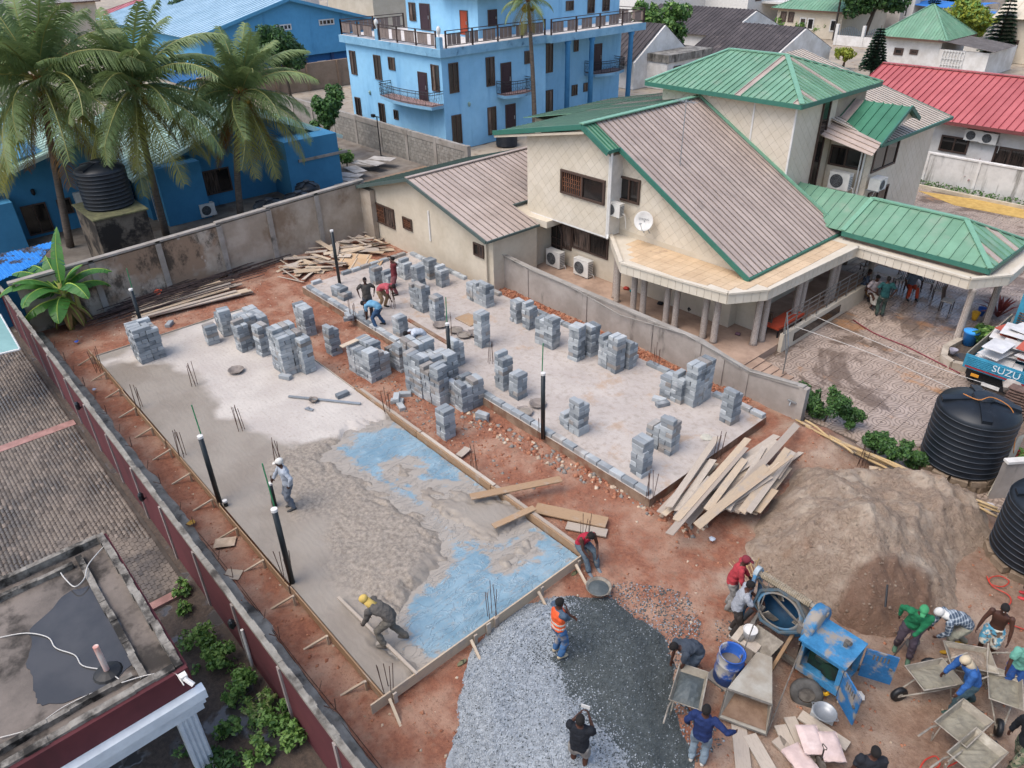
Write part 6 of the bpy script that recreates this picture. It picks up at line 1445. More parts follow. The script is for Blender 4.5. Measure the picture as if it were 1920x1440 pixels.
def block_mesh(seed):
    r = np.random.default_rng(seed); b = MB(); c = .016; a, w = BL / 2, BWd / 2
    lv = [(a, w, 0), (a, w, BH - c), (a - c, w - c, BH)]
    V = []
    for (x, y, z) in lv: V += [(-x + r.uniform(-.004, .004), -y, z), (x, -y + r.uniform(-.004, .004), z), (x + r.uniform(-.004, .004), y, z), (-x, y, z)]
    F_ = [(0, 3, 2, 1), (8, 9, 10, 11)]
    for l in (0, 4): F_ += [(l + i, l + (i + 1) % 4, l + 4 + (i + 1) % 4, l + 4 + i) for i in range(4)]
    b.add(V, F_); return b.mesh('block', m_block)
BM = [block_mesh(i) for i in range(5)]
SLH = SL + .004
def put_block(parent, x, y, z, rz, r, tilt=0.0):
    piece('block', BM[int(r.integers(5))], parent, Matrix.Translation((x, y, z)) @ Matrix.Rotation(rz, 4, 'Z') @ Matrix.Rotation(tilt, 4, 'Y'))
_sk = [0]
def stack(label, groups, z=None, extra=(), low=()):
    """groups: (px, py of the nearest foot corner, py of the top, pillars along x, pillars along y)"""
    _sk[0] += 1; r = np.random.default_rng(_sk[0]); z = SLH if z is None else z; D_ = .462
    T_ = thing('block_stack', label, 'block stack', G(groups[0][0], groups[0][1], z), 'stacks of grey sandcrete blocks')
    for gi, (x, y, yt, nx, ny) in enumerate(groups):
        c = G(x, y, z); zz = z if z > .2 else float(soil_h(np.array([c.x]), np.array([c.y]))[0]) - .01; c = G(x, y, zz)
        ga = r.uniform(-.1, .1); ex = Vector((math.cos(ga), math.sin(ga), 0)); ey = Vector((-ex.y, ex.x, 0))
        for i in range(nx):
            for j in range(ny):
                p = c - ex * D_ * (i + .5) + ey * D_ * (j + .5)
                h = ZT(c - ex * .23 + ey * .23, x, yt + 5); n = max(1, int(round(h / (BH + .01))))
                if i or j: n = max(1, n - int(r.integers(0, 3)))
                for q_ in low:
                    if q_[:3] == (gi, i, j): n = max(1, int(n * q_[3]))
                pa = r.uniform(-.06, .06); e0 = Vector((math.cos(ga + pa), math.sin(ga + pa), 0)); f0 = Vector((-e0.y, e0.x, 0)); par = int(r.integers(2))
                for k in range(n):
                    top = k == n - 1
                    for s in (-1, 1):
                        if top and s == 1 and r.random() < .4: continue
                        jt = r.uniform(-.022, .022, 2); e, f_ = (e0, f0) if (k + par) % 2 else (f0, e0)
                        q = p + f_ * (s * .112 + jt[0] * .5) + e * jt[1]
                        put_block(T_, q.x, q.y, zz + k * (BH + .01), math.atan2(e.y, e.x) + r.uniform(-.04, .04), r)
    for (x, y, zz, rz) in extra:
        p = G(x, y, z); put_block(T_, p.x, p.y, zz if zz is not None else z, rz, r)
    return T_
S = stack
S('twin block stack at the back left corner of the wet slab', [(266, 684, 608, 2, 2)])
S('short block stack alone on the back edge of the wet slab', [(393, 649, 600, 1, 1)])
S('tall twin block stack behind the slab-back cluster', [(421, 632, 571, 2, 1)])
S('cluster of block stacks at the back of the wet slab', [(455, 662, 592, 1, 1), (470, 652, 585, 3, 2)])
S('tall block stack right of the slab-back cluster', [(493, 670, 600, 1, 1)])
S('widest block stack on the wet slab with a loose block at its foot', [(536, 708, 618, 2, 2)], extra=[(536, 709, None, .5)], low=[(0, 0, 0, .95)])
S('narrow single block stack right of the widest stack', [(573, 703, 626, 1, 1)])
S('wide block stack on red soil between the slabs, far end', [(576, 634, 573, 2, 1)], z=0)
S('single block stack on red soil left of the plank-topped heap', [(624, 670, 606, 1, 1)], z=0)
S('big heap of block stacks with a plank on top, beside the slab edge', [(698, 720, 650, 3, 2)], z=0)
S('longest wall of block stacks crowding the right slab edge', [(868, 776, 712, 2, 2), (826, 767, 676, 4, 1), (822, 742, 660, 5, 2), (752, 700, 642, 2, 1)], z=0)
S('lone block stack on red soil in front of the longest wall of stacks', [(834, 828, 758, 1, 1)], z=0)
S('low block pair at the back left corner of the right slab', [(645, 565, 535, 2, 1)])
S('block stack at the back edge of the right slab nearest the plywood', [(705, 535, 497, 1, 1)])
S('block stack beside the maroon shirted person', [(729, 543, 502, 1, 1)])
S('tall block stack at the far end of the right slab', [(760, 526, 477, 2, 1)])
S('L shaped block stack at the far end of the right slab', [(785, 546, 494, 1, 1), (806, 526, 482, 2, 1)])
S('slim block stack by the far curb of the right slab', [(828, 540, 492, 1, 1)])
S('tall twin block stack with a brick on top behind the shirted masons', [(793, 588, 525, 2, 1)])
S('block stack with a yellow tool lying on it', [(818, 606, 550, 1, 1)])
S('short block stack in front of the bending masons', [(750, 632, 587, 1, 1)])
S('block stack with upright blocks near the middle of the far curb', [(912, 579, 523, 3, 1)])
S('tall slim block stack in the middle of the right slab', [(904, 654, 582, 1, 1)], extra=[(912, 648, None, .6)])
S('block stack half hidden behind the black pipe', [(854, 690, 630, 1, 1)])
S('left one of the paired block stacks by the far curb', [(969, 608, 558, 1, 1)])
S('right one of the paired block stacks by the far curb', [(993, 620, 561, 1, 1)])
S('broad leaning block stack on the right slab, fifth along the curb', [(1035, 657, 586, 2, 1)])
S('left one of two close block stacks by the curb', [(1082, 680, 606, 1, 1)])
S('right one of two close block stacks by the curb', [(1107, 671, 605, 1, 1)])
S('broad block stack left of the curb gap', [(1154, 702, 625, 2, 1)])
S('narrow block stack leaning on the broad one by the curb gap', [(1180, 694, 634, 1, 1)])
S('tall stepped block stack near the second row centre', [(943, 735, 658, 1, 1)])
S('shorter block stack right of the stepped one', [(971, 752, 692, 1, 1)])
S('stair shaped block stack in the front centre of the right slab', [(1083, 820, 742, 2, 1)], low=[(0, 1, 0, .62)])
S('largest block stack on the right slab, near its right corner', [(1300, 766, 678, 1, 2), (1276, 760, 690, 2, 1)], extra=[(1236, 752, None, .3), (1242, 760, None, 1.2)])
S('block stack with a timber offcut on top near the timber pile', [(1369, 800, 722, 1, 1)])
S('double block stack near the right slab front', [(1256, 856, 774, 2, 1)], low=[(0, 1, 0, .8)])
S('tall block stack closest to the right slab front corner', [(1203, 899, 814, 1, 1)], extra=[(1203, 897, SLH + .6, .2)] * 0)
for i, (x, y, n, l) in enumerate([(745, 755, 2, 'two loose blocks on red soil below the longest stack'), (752, 765, 1, 'single loose block lying by the slab board'), (760, 742, 1, 'loose block on red soil at the longest stack foot'), (905, 787, 2, 'pair of loose blocks on the soil before the block curb'), (642, 742, 1, 'loose block on the wet slab beside the straightedge'), (318, 610, 1, 'loose block on red soil behind the wet slab'), (655, 600, 2, 'two blocks beside the grey shirted mason'), (678, 592, 1, 'single block at the feet of the grey shirted mason')]):
    p = G(x, y); zb = SLH if i in (4, 6, 7) else float(soil_h(np.array([p.x]), np.array([p.y]))[0]); p = G(x, y, zb)
    T_ = thing('loose_block', l, 'block', (p.x, p.y, zb), 'loose grey blocks'); r = np.random.default_rng(i)
    for k in range(n): put_block(T_, p.x + r.uniform(-.02, .02), p.y, zb + k * BH, r.uniform(0, 3), r)
def curb(label, A_, B_, z, skip=()):
    A_, B_ = Vector((*A_, z)), Vector((*B_, z)); L = (B_ - A_).length; d = (B_ - A_).normalized(); n = int(L / .475); r = np.random.default_rng(n)
    T_ = thing('block_curb', label, 'block curb', A_); a = math.atan2(d.y, d.x)
    for k in range(n):
        if any(s0 <= k / n <= s1 for s0, s1 in skip): continue
        p = A_ + d * (k + .5) * L / n; put_block(T_, p.x + r.uniform(-.012, .012), p.y + r.uniform(-.012, .012), z, a + r.uniform(-.03, .03), r)
curb('single row of blocks along the near edge of the right slab', (-19.6, .12), (.0, .12), SLH, skip=[(.36, .47)])
curb('single row of blocks along the far edge of the right slab', (-19.6, 5.8), (.1, 5.8), SLH, skip=[(.2, .27), (.33, .37), (.6, .64), (.72, .74), (.84, .88)])
curb('single row of blocks across the back edge of the right slab', (-19.78, .4), (-19.78, 5.6), SLH, skip=[(.1, .2)])
b = MB(); p, q = G(765, 600, SL), G(840, 645, SL); b.beam(p + Vector((0, 0, .03)), q + Vector((0, 0, .03)), .16, .06); tag(b.build('mortar_ridge', m_slabside), 'long brown mortar ridge across the right slab', 'mortar ridge')
# ------------------------------------------------------------------ timber
def timber(name, c1, c2):
    t = NT(name); n = t.noise(3, 6, .65, t.n('TexCoord').outputs['Generated']); oi = t.n('ObjectInfo').outputs['Random']
    c = t.mix(oi, lin(c1), lin(c2)); mp = t.n('Mapping'); mp.inputs['Scale'].default_value = (2, 14, 14); t.l(t.n('TexCoord').outputs['Object'], mp.inputs[0])
    g = t.noise(3.5, 5, .7, mp.outputs[0]); c = t.mix(t.math('MULTIPLY', t.ramp(g, .45, .75), .55), c, tuple(x * .5 for x in lin(c2)))
    c = t.mix(t.math('MULTIPLY', t.ramp(t.noise(2.2, 5, .7), .52, .66), .6), c, lin('#9a9085')); t.bump(g, .3, .01); return t.fin(c, .85, .2)
m_tim = timber('timber_pale', '#a8937a', '#bfae97'); m_timw = timber('timber_grey', '#988a7c', '#b3a798'); m_form = timber('timber_form', '#8d7157', '#a18669'); m_ply = timber('plywood', '#a88a68', '#b89c7c')
_box = {}
def plank(parent, p, q, w, th, mat, name='plank', roll=0.0, label=None, cat=None, group=None):
    p, q = Vector(p), Vector(q); d = q - p; L = d.length
    M = Matrix.Translation((p + q) / 2) @ d.to_track_quat('X', 'Z').to_matrix().to_4x4() @ Matrix.Rotation(roll, 4, 'X')
    b = MB(); b.box(-L / 2, L / 2, -w / 2, w / 2, -th / 2, th / 2)
    o = piece(name, b.mesh(name, mat), parent, M)
    if label: tag(o, label, cat or 'plank', group)
    return o
FA = thing('formwork', 'timber formwork along the left edge of the wet slab', 'formwork', (-10, -9, 0))
for k in range(5):
    x0, x1 = -20.4 + k * 4.15, -20.4 + (k + 1) * 4.15 - .02; dy = .03 * (k % 2)
    plank(FA, (x0, -8.97 - dy, .26), (x1, -8.97 - dy, .26), .03, .26, m_form, 'board')
for k in range(13):
    x = -20.0 + k * 1.62
    plank(FA, (x + .25, -9.02, .3), (x + .0, -9.55, .02), .05, .04, m_tim, 'brace'); plank(FA, (x + .28, -9.05, .34), (x + .28, -9.05, -.05), .05, .05, m_tim, 'stake')
FB = thing('formwork', 'pale timber formwork across the near end of the wet slab', 'formwork', (.3, -6, 0))
plank(FB, (.34, -9.3, .27), (.34, -5.9, .27), .035, .3, m_tim, 'board'); plank(FB, (.36, -5.95, .27), (.36, -2.75, .28), .035, .3, m_tim, 'board')
for y in (-8.9, -6.7, -4.6, -3.3): plank(FB, (.42, y, .34), (.95, y - .1, .02), .06, .05, m_tim, 'brace'); plank(FB, (.4, y + .15, .36), (.4, y + .15, -.03), .09, .04, m_timw, 'stake')
for y in (-6.15, -5.9): plank(FB, (.39, y, .41), (.39, y, .05), .12, .03, m_timw, 'cleat')
FC = thing('formwork', 'timber formwork between the wet slab and the red soil strip', 'formwork', (-5, -2.9, 0))
for k in range(3): plank(FC, (-10.6 + k * 3.65, -2.91, .3), (-10.6 + (k + 1) * 3.65 - .03, -2.91, .3 + .01 * k), .05, .24, m_form, 'board')
for k in range(3): plank(FC, (-10.4 + k * 3.6, -2.83, .43), (-10.4 + (k + 1) * 3.6 - .05, -2.83, .43), .1, .03, m_timw, 'top_rail')
plank(FC, (-19.5, -2.92, .3), (-10.7, -2.92, .3), .02, .12, m_timw, 'edge_board')
FD = thing('formwork', 'thin edge board across the back of the wet slab', 'formwork', (-19.6, -6, 0)); plank(FD, (-19.63, -8.9, .28), (-19.63, -2.95, .28), .02, .2, m_timw, 'board')
def gp(x, y, z): return G(x, y, z)
LP = [((882, 932), (1052, 898), .5, .26, m_form, 'long worn plank bridging the slab formwork'), ((925, 987), (1002, 952), .5, .2, m_form, 'short plank end leaning over the formwork corner'), ((1004, 952), (1138, 980), .16, .42, m_form, 'broad weathered board on red soil beside the formwork corner'), ((1062, 985), (1138, 1000), .1, .3, m_timw, 'second board lying under the broad weathered board'), ((1385, 1358), (1396, 1460), .05, .3, m_timw, 'board lying in the mud below the mixer hopper, left one'), ((1405, 1378), (1448, 1452), .06, .28, m_timw, 'board lying in the mud below the mixer hopper, right one'), ((1055, 1040), (1085, 1025), .08, .1, m_tim, 'timber offcut behind the seated worker'), ((640, 650), (690, 628), 1.2, .22, m_tim, 'plank resting on top of the big block heap'), ((258, 602), (330, 580), .1, .1, m_tim, 'single plank end at the back of the wet slab'), ((415, 605), (470, 585), .05, .12, m_tim, 'thin plank on red soil behind the wet slab'), ((1640, 940), (1650, 905), .3, .1, m_tim, 'short post leaning at the bamboo poles'), ((860, 855), (878, 840), .12, .25, m_timw, 'stone coloured offcut by the formwork rail')]
for (p, q, z, w, m, l) in LP: plank(None, gp(*p, z), gp(*q, z), w, .035, m, 'loose_plank', label=l, cat='plank', group='loose planks')
TP = thing('timber_pile', 'big pile of splayed used boards at the right slab corner', 'timber pile', G(1370, 930)); r = np.random.default_rng(4)
ZP = [(0, 1370, 180, 1165, .25), (60, 1330, 530, 1010, .55), (150, 1310, 540, 1045, .6), (205, 1325, 445, 1140, .5), (225, 1350, 450, 1170, .46), (115, 1405, 330, 1270, .35), (330, 1440, 590, 1085, .62), (60, 1345, 330, 1100, .4), (370, 1440, 620, 1100, .55), (420, 1440, 520, 1315, .45), (530, 1250, 630, 1105, .5), (300, 1440, 560, 1160, .48), (20, 1400, 260, 1180, .3), (180, 1430, 400, 1240, .3), (250, 1430, 470, 1250, .38), (100, 1350, 420, 1170, .33), (40, 1385, 330, 1165, .22), (340, 1450, 470, 1290, .33), (400, 1450, 600, 1190, .28), (230, 1410, 380, 1350, .5), (290, 1440, 340, 1330, .45), (120, 1420, 260, 1370, .25)]
for i, (x0, y0, x1, y1, z) in enumerate(ZP):
    A_ = G(1280 + x0 / 3, 480 + y0 / 3, z + r.uniform(-.06, .06)); B_ = G(1280 + x1 / 3, 480 + y1 / 3, z + r.uniform(-.02, .12))
    plank(TP, A_, B_, r.uniform(.13, .27), .028, m_timw if i % 3 else m_tim, roll=r.uniform(-.25, .25))
for k in range(24):
    x, y = r.uniform(1235, 1375), 0; y = 1005 - (x - 1235) * .35 + r.uniform(-50, 10); f_ = r.uniform(.55, 1.15); z = r.uniform(.12, .8)
    plank(TP, G(x, y, z), G(x + (118 + r.uniform(-35, 30)) * f_, y - (118 + r.uniform(-30, 40)) * f_, z + r.uniform(-.05, .12)), r.uniform(.1, .24), .025, m_timw if k % 3 else m_tim, roll=r.uniform(-.4, .4))
TS = thing('timber_pile', 'tangled heap of scrap boards at the foot of the annex wall', 'timber pile', G(640, 490)); r = np.random.default_rng(6)
for k in range(64):
    x, y = r.uniform(560, 725), 0; x = r.uniform(535, 730); y = 512 - (x - 535) * .33 + r.uniform(-18, 20); p = G(x, y, .1); z = .08 + .5 * math.exp(-((x - 640) / 70) ** 2) * r.uniform(.1, 1); a = r.normal(.9, .6); L = r.uniform(.7, 2.0)
    d = Vector((math.cos(a), math.sin(a), r.uniform(-.12, .12))) * L / 2; c = Vector((p.x, p.y, z)); plank(TS, c - d, c + d, r.uniform(.08, .3), .025, m_timw if k % 2 else m_tim, roll=r.uniform(-.4, .4))
for k, (x, y, l) in enumerate([(665, 487, 'pale plywood panel on the scrap heap'), (685, 497, 'large plywood panel lying before the scrap heap')]):
    p = G(x, y, .35); T_ = thing('plywood_sheet', l, 'plywood', p); Mx = Matrix.Translation(p) @ Matrix.Rotation(.6, 4, 'Z') @ Matrix.Rotation(.25, 4, 'X'); b = MB(); b.mbox(Mx, 1.5, .95, .02); b.build('sheet', m_ply, T_)
    for s in (-.6, 0, .6): b = MB(); b.mbox(Mx @ Matrix.Translation((s, 0, .025)), .06, .93, .03); b.build('batten', m_tim, T_)
TL = thing('timber_pile', 'neat stack of long pale boards beside the wet slab', 'timber pile', G(360, 570)); r = np.random.default_rng(8)
for k in range(22):
    j = k % 6; z = .1 + .06 * (k // 6); A_ = G(248 + j * 3 + r.uniform(-4, 8), 600 - j * 6, z); B_ = G(430 + r.uniform(-40, 45), 548 - j * 5 + r.uniform(-3, 3), z); plank(TL, A_, B_, .2, .045, m_tim if k % 3 else m_timw)
TQ = thing('loose_plank', 'red board and pale plank leaning at the stained wall', 'plank', G(290, 555)); plank(TQ, G(272, 552, .1), G(300, 572, .05), .3, .03, m_timw);
b = MB(); p = G(292, 549, .3); b.mbox(Matrix.Translation(p) @ Matrix.Rotation(.5, 4, 'Z') @ Matrix.Rotation(.6, 4, 'X'), .5, .4, .02); b.build('red_board', plain('red_board', '#b5482e'), TQ)
m_bar = mt('steel_bar', '#4a3c38', '#2f2624', s=5, rough=.8)
RB = thing('rebar_bundle', 'long dark bundle of reinforcing bars along the back wall', 'rebar', G(350, 560)); r = np.random.default_rng(3)
for k in range(130):
    z = .08 + .32 * r.random(); x0 = r.uniform(160, 260); y0 = 612 - (x0 - 175) * .25 + r.uniform(-62, 0); x1 = r.uniform(330, 560); A_ = G(x0, y0, z); B_ = G(x1, y0 - (x1 - x0) * .33 + r.uniform(-10, 10), z)
    b = MB(); b.tube([A_, A_.lerp(B_, .5) + Vector((r.uniform(-.1, .1), r.uniform(-.1, .1), .04)), B_], .019, 4); b.build('bar', m_bar, RB)
RB2 = thing('rebar_bundle', 'thin bars laid in the red soil along the maroon wall', 'rebar', (-3, -9.9, 0)); r = np.random.default_rng(13)
for k in range(7): x0 = -8 + r.uniform(0, .6); y = -10.1 + k * .05; b = MB(); b.tube([(x0 + s * 1.0, y + .02 * math.sin(s * .9 + k), .075 + .012 * math.sin(s * 2)) for s in range(0, 12)], .008, 4); b.build('bar', mt('rust_bar', '#5d4438'), RB2)
SB = [(187, 697, 'at the back left slab corner'), (262, 766, 'in the wet slab near the left formwork, second'), (365, 724, 'where the wet and dry concrete meet'), (453, 808, 'mid slab by the trowel marks'), (343, 857, 'in the wet slab just behind the first pipe'), (522, 870, 'beside the white capped worker'), (541, 1090, 'close behind the nearest black pipe'), (923, 1157, 'rising through the blue sheet at the front board'), (728, 1297, 'at the near left slab corner'), (1096, 1018, 'behind the seated red vested worker'), (920, 682, 'in the right slab before the tall slim stack'), (890, 888, 'in the soil against the long formwork board'), (727, 775, 'at the slab edge below the longest stack'), (1218, 937, 'at the near corner of the right slab'), (1345, 857, 'on the right slab front edge by the boards'), (1610, 885, 'leaning at the bamboo poles above the sand'), (663, 602, 'left of the standing grey mason'), (738, 580, 'between the bending masons'), (780, 470, 'against the annex wall'), (878, 522, 'behind the far curb under the annex window'), (1230, 690, 'at the curb gap by the broad stack'), (843, 632, 'beside the pans on the right slab'), (1015, 822, 'at the foot of the pipe in the block curb')]
for i, (x, y, l) in enumerate(SB):
    z = SL if i not in (9, 11, 15, 18, 19) else 0; p = G(x, y, z - .05); T_ = thing('starter_bars', 'cluster of upright steel bars ' + l, 'rebar', p, 'starter bar clusters'); r = np.random.default_rng(i)
    for k in range(5):
        a = k * 1.256; q = p + Vector((math.cos(a) * .11, math.sin(a) * .11, 0)); b = MB(); b.tube([q, q + Vector((r.uniform(-.08, .08), r.uniform(-.08, .08), r.uniform(.75, 1.05)))], .01, 4); b.build('bar', mt('rust_bar', '#5d4438'), T_)
m_pipe = plain('pipe_black', '#1d2224', .4); m_green = plain('conduit_green', '#2f7a4f', .5)
VP = [((412, 942), (381, 818), (356, 768), 'middle one standing in the left formwork'), ((548, 1092), (522, 955), (505, 880), 'nearest one in the wet slab'), ((1018, 817), (1017, 700), (1014, 645), 'rising from the block curb of the right slab'), ((845, 697), (833, 607), (830, 558), 'in the centre of the right slab'), ((637, 532), (628, 432), None, 'at the back corner of the right slab'), ((276, 640), (258, 542), (285, 503), 'at the back left of the wet slab')]
for (bx, tx, gx, l) in VP:
    p = G(*bx, SL); h = ZT(p, *tx); T_ = thing('vent_pipe', 'tall black plastic pipe with white cap, ' + l, 'pipe', p, 'black vent pipes'); b = MB(); b.tube([p - Vector((0, 0, .1)), p + Vector((0, 0, h))], .07, 12); b.build('pipe', m_pipe, T_, True)
    b = MB(); b.lathe([(.078, h - .05), (.078, h + .02), (0, h + .03)], 12, Matrix.Translation(p), cap=False); b.build('cap', m_white, T_)
    if gx:
        q = p + Vector((-.12, .06, 0)); hh = ZT(q, *gx); b = MB(); b.tube([q, q + Vector((-.02, .02, h * .8)), q + Vector((-.25 if gx[0] < tx[0] - 15 else .0, .05, hh))], .018, 5); b.build('conduit', m_green, T_)
for (x, y, h, l) in [(516, 948, .8, 'short capped black pipe behind the nearest tall pipe'), (424, 948, .18, 'stub of capped pipe by the left formwork')]:
    p = G(x, y, SL); T_ = thing('vent_pipe', l, 'pipe', p, 'black vent pipes'); b = MB(); b.tube([p, p + Vector((0, 0, h))], .06, 10); b.build('pipe', m_pipe, T_, True); b = MB(); b.lathe([(.066, h - .04), (.066, h + .015), (0, h + .02)], 10, Matrix.Translation(p), cap=False); b.build('cap', m_white, T_)
m_pan = mt('mortar_pan', '#8a8078', '#6d645c', s=5, rough=.7)
def pan(label, loc, r=.27, h=.1, mat=None, fill=None, nm='head_pan', cat='pan', handles=True):
    T_ = thing(nm, label, cat, loc, 'mortar pans' if nm == 'head_pan' else None); M = Matrix.Translation(loc); mat = mat or m_pan
    b = MB(); b.lathe([(0, .008), (r * .55, .008), (r * .8, h * .5), (r, h), (r + .02, h + .008), (r + .02, h), (r * .82, h * .4), (r * .58, 0), (0, 0)], 20, M, cap=False); b.build('bowl', mat, T_, True)
    if fill: b = MB(); b.lathe([(r * .86, h * .65), (r * .5, h * .95), (0, h * 1.1)], 14, M, cap=False); b.build('fill', fill, T_, True)
    if handles:
        for s in (-1, 1): b = MB(); b.tube([M @ Vector((s * r, -.06, h)), M @ Vector((s * (r + .07), 0, h + .01)), M @ Vector((s * r, .06, h))], .009, 4); b.build('handle', mat, T_)
for (x, y, l) in [(443, 697, 'round pan alone on the drying slab'), (825, 612, 'pan at the foot of the yellow-tool stack'), (855, 622, 'pan left of the mortar filled one by the pipe'), (870, 631, 'mortar filled pan near the central pipe'), (888, 628, 'pan just right of the mortar filled one'), (983, 775, 'pan near the pipe in the block curb'), (1008, 760, 'pan right beside the curb pipe'), (588, 753, 'small pan by the straightedge on the drying slab')]:
    pan(l, G(x, y, SLH), .27 if x != 588 else .14, .1, fill=m_conc if x in (870, 855, 983) else None)
SE = thing('straightedge', 'long steel straightedge lying on the drying slab', 'straightedge', G(605, 750, SLH)); b = MB(); b.beam(G(541, 743, SLH + .03), G(676, 757, SLH + .03), .1, .04); b.build('bar', m_metal, SE)
b = MB(); p = G(580, 768, SLH); b.mbox(Matrix.Translation(p + Vector((0, 0, .02))) @ Matrix.Rotation(.4, 4, 'Z'), .3, .12, .03); b.beam(p + Vector((0, 0, .03)), p + Vector((0, 0, .12)), .03); FT = tag(b.build('float_trowel', m_metal), 'steel float trowel below the straightedge', 'trowel')
b = MB(); p = G(855, 560, SLH); b = MB(); b.box(p.x - .5, p.x + .5, p.y - .35, p.y + .35, p.z, p.z + .04); MBd = tag(b.build('mortar_board', m_form), 'mortar smeared board beside the pans', 'board'); MBd.matrix_basis = Matrix.Translation(G(880, 600, SLH) - p)
# ------------------------------------------------------------------ gravel heap
GR = px_poly([(985, 1138), (920, 1175), (880, 1235), (862, 1300), (850, 1370), (846, 1440), (870, 1560), (1200, 1620), (1330, 1560), (1300, 1440), (1262, 1330), (1262, 1250), (1240, 1190), (1180, 1150), (1150, 1128), (1090, 1122), (1040, 1118)])
WET = px_poly([(1085, 1110), (1052, 1170), (1030, 1235), (1060, 1300), (1110, 1370), (1170, 1450), (1250, 1560), (1400, 1560), (1340, 1300), (1290, 1150), (1180, 1090)])
def grav_h(X, Y):
    sd = sdpoly(X, Y, GR) + (fbm(X, Y, 1.8, 3) - .5) * .35
    return soil_h(X, Y) + np.clip(np.minimum(sd * .42, .3 + .12 * (fbm(X, Y, .9, 3, 1) - .3)), -.2, .6)
m_grl = mt('gravel_dry', '#989ea2', '#82888c', s=9, bump=.3, rnd=0); m_grd = mt('gravel_wet', '#525858', '#444a4a', s=9, rough=.55, bump=.3); m_grw = mt('gravel_white', '#b0b5b9', '#9ba0a4', s=9)
xs = [q[0] for q in GR]; ys_ = [q[1] for q in GR]
me = heightfield(min(xs), max(xs), min(ys_), max(ys_), .09, grav_h, 'gravel_bed', [m_grl, m_grd], keep=lambda X, Y, Z: sdpoly(X, Y, GR) > -.1)
cc = np.array([p.center for p in me.polygons]); me.polygons.foreach_set('material_index', (sdpoly(cc[:, 0], cc[:, 1], WET) + (fbm(cc[:, 0], cc[:, 1], 2.2, 3) - .5) * .7 > 0).astype(np.int32))
GV = thing('gravel_heap', 'heap of crushed gravel, pale on the left and dark wet on the right', 'gravel', (2.5, -6, 0)); GV['kind'] = 'stuff'
piece('gravel_bed', me, GV)
P, Fc, X, Y = clods(46000, GR, .024, None, 'g', hfn=grav_h, zoff=.008, flat=.8)
wet = sdpoly(X, Y, WET) + (fbm(X, Y, 2.2, 3) - .5) * .9 + rng.normal(0, .28, len(X)) > 0; rv = rng.random(len(X)); mi = np.where(wet, np.where(rv < .07, 0, 1), np.where(rv < .09, 1, np.where(rv < .4, 2, 0)))
piece('gravel_stones', npmesh('stones', P, Fc, [m_grl, m_grd, m_grw], np.repeat(mi, 8)), GV)
sp = px_poly([(1090, 1100), (1180, 1090), (1290, 1110), (1320, 1180), (1300, 1290), (1360, 1390), (1300, 1440), (1240, 1330), (1230, 1200), (1160, 1140)])
P, Fc, X, Y = clods(2600, sp, .035, None, 'g', zoff=.006, flat=.8); P2, F2, X2, Y2 = clods(500, px_poly([(1340, 1160), (1440, 1170), (1450, 1320), (1350, 1320)]), .035, None, 'g', zoff=.006)
tag(piece('scattered_gravel', npmesh('scatter', np.vstack([P, P2]), np.vstack([Fc, F2 + len(P)]), [m_grd, m_grl], np.repeat((rng.random(len(X) + len(X2)) < .3).astype(int), 8))), 'dark gravel scattered between heap and mixer', 'gravel', kind='stuff')
# ------------------------------------------------------------------ sand heap with a dug face
SN = px_poly([(1395, 1045), (1420, 985), (1455, 925), (1500, 880), (1580, 885), (1660, 880), (1760, 905), (1850, 950), (1860, 1010), (1800, 1060), (1790, 1130), (1740, 1190), (1690, 1210), (1620, 1205), (1570, 1180), (1500, 1130), (1440, 1100)])
CUT = px_poly([(1300, 1020), (1430, 850), (1700, 800), (2000, 900), (2000, 1100), (1765, 1160), (1700, 1196), (1640, 1200), (1585, 1182), (1545, 1150), (1470, 1120)])
def sand_h(X, Y):
    sd = sdpoly(X, Y, SN) + (fbm(X, Y, 1.2, 3, 1) - .5) * .5; cu = sdpoly(X, Y, CUT) + (fbm(X, Y, 3, 3, 2) - .5) * .18
    cx, cy, _ = G(1640, 1075, .9)
    top = .6 + 1.5 * np.exp(-(((X - cx) ** 2 + (Y - cy) ** 2) / 5.0)) + .7 * (fbm(X, Y, .8, 3, 3) - .35)
    h = np.minimum(np.minimum(sd * .88, top), cu * 3.2 + .02)
    d2 = (X * .8 + Y * .6); rill = np.clip(np.sin(d2 * 7 + 9 * fbm(X, Y, 1.4, 3)), 0, 1) * .06 + .2 * (fbm(X, Y, 3.5, 4) - .5) - .07 * np.clip(1 - 9 * np.abs(fbm(X + Y * .4, Y - X * .3, 2.4, 3, 1) - .5), 0, 1)
    return soil_h(X, Y) * .5 - .02 + np.clip(h, -.15, 2.0) + rill * np.clip(h * 3, 0, 1)
t = NT('wet_sand'); n1 = t.noise(1.1, 5, .65); n2 = t.noise(8, 6, .75, dist=1.5); n3 = t.noise(50, 3)
c = t.mix(t.ramp(n2, .35, .7), lin('#a5927f'), lin('#867160')); c = t.mix(t.ramp(n1, .45, .68), c, lin('#b5a491')); c = t.mix(t.math('MULTIPLY', t.ramp(t.noise(.8, 4), .6, .7), .5), c, lin('#8a6a52'))
dug_shade = t.n('Attribute'); dug_shade.attribute_name = 'damp_shade'; c = t.mix(t.math('MULTIPLY', dug_shade.outputs['Fac'], .75), c, lin('#6f5140'))  # dug face painted darker: its shade put into the colour, plus damp sand
t.bump(t.math('ADD', n2, t.math('MULTIPLY', n3, .3)), 1.0, .1); m_sand = t.fin(c, .95, .2)
xs = [q[0] for q in SN]; ys_ = [q[1] for q in SN]
me = heightfield(min(xs) - .3, max(xs) + .3, min(ys_) - .3, max(ys_) + .3, .05, sand_h, 'sand', m_sand, keep=lambda X, Y, Z: sdpoly(X, Y, SN) > -.25)
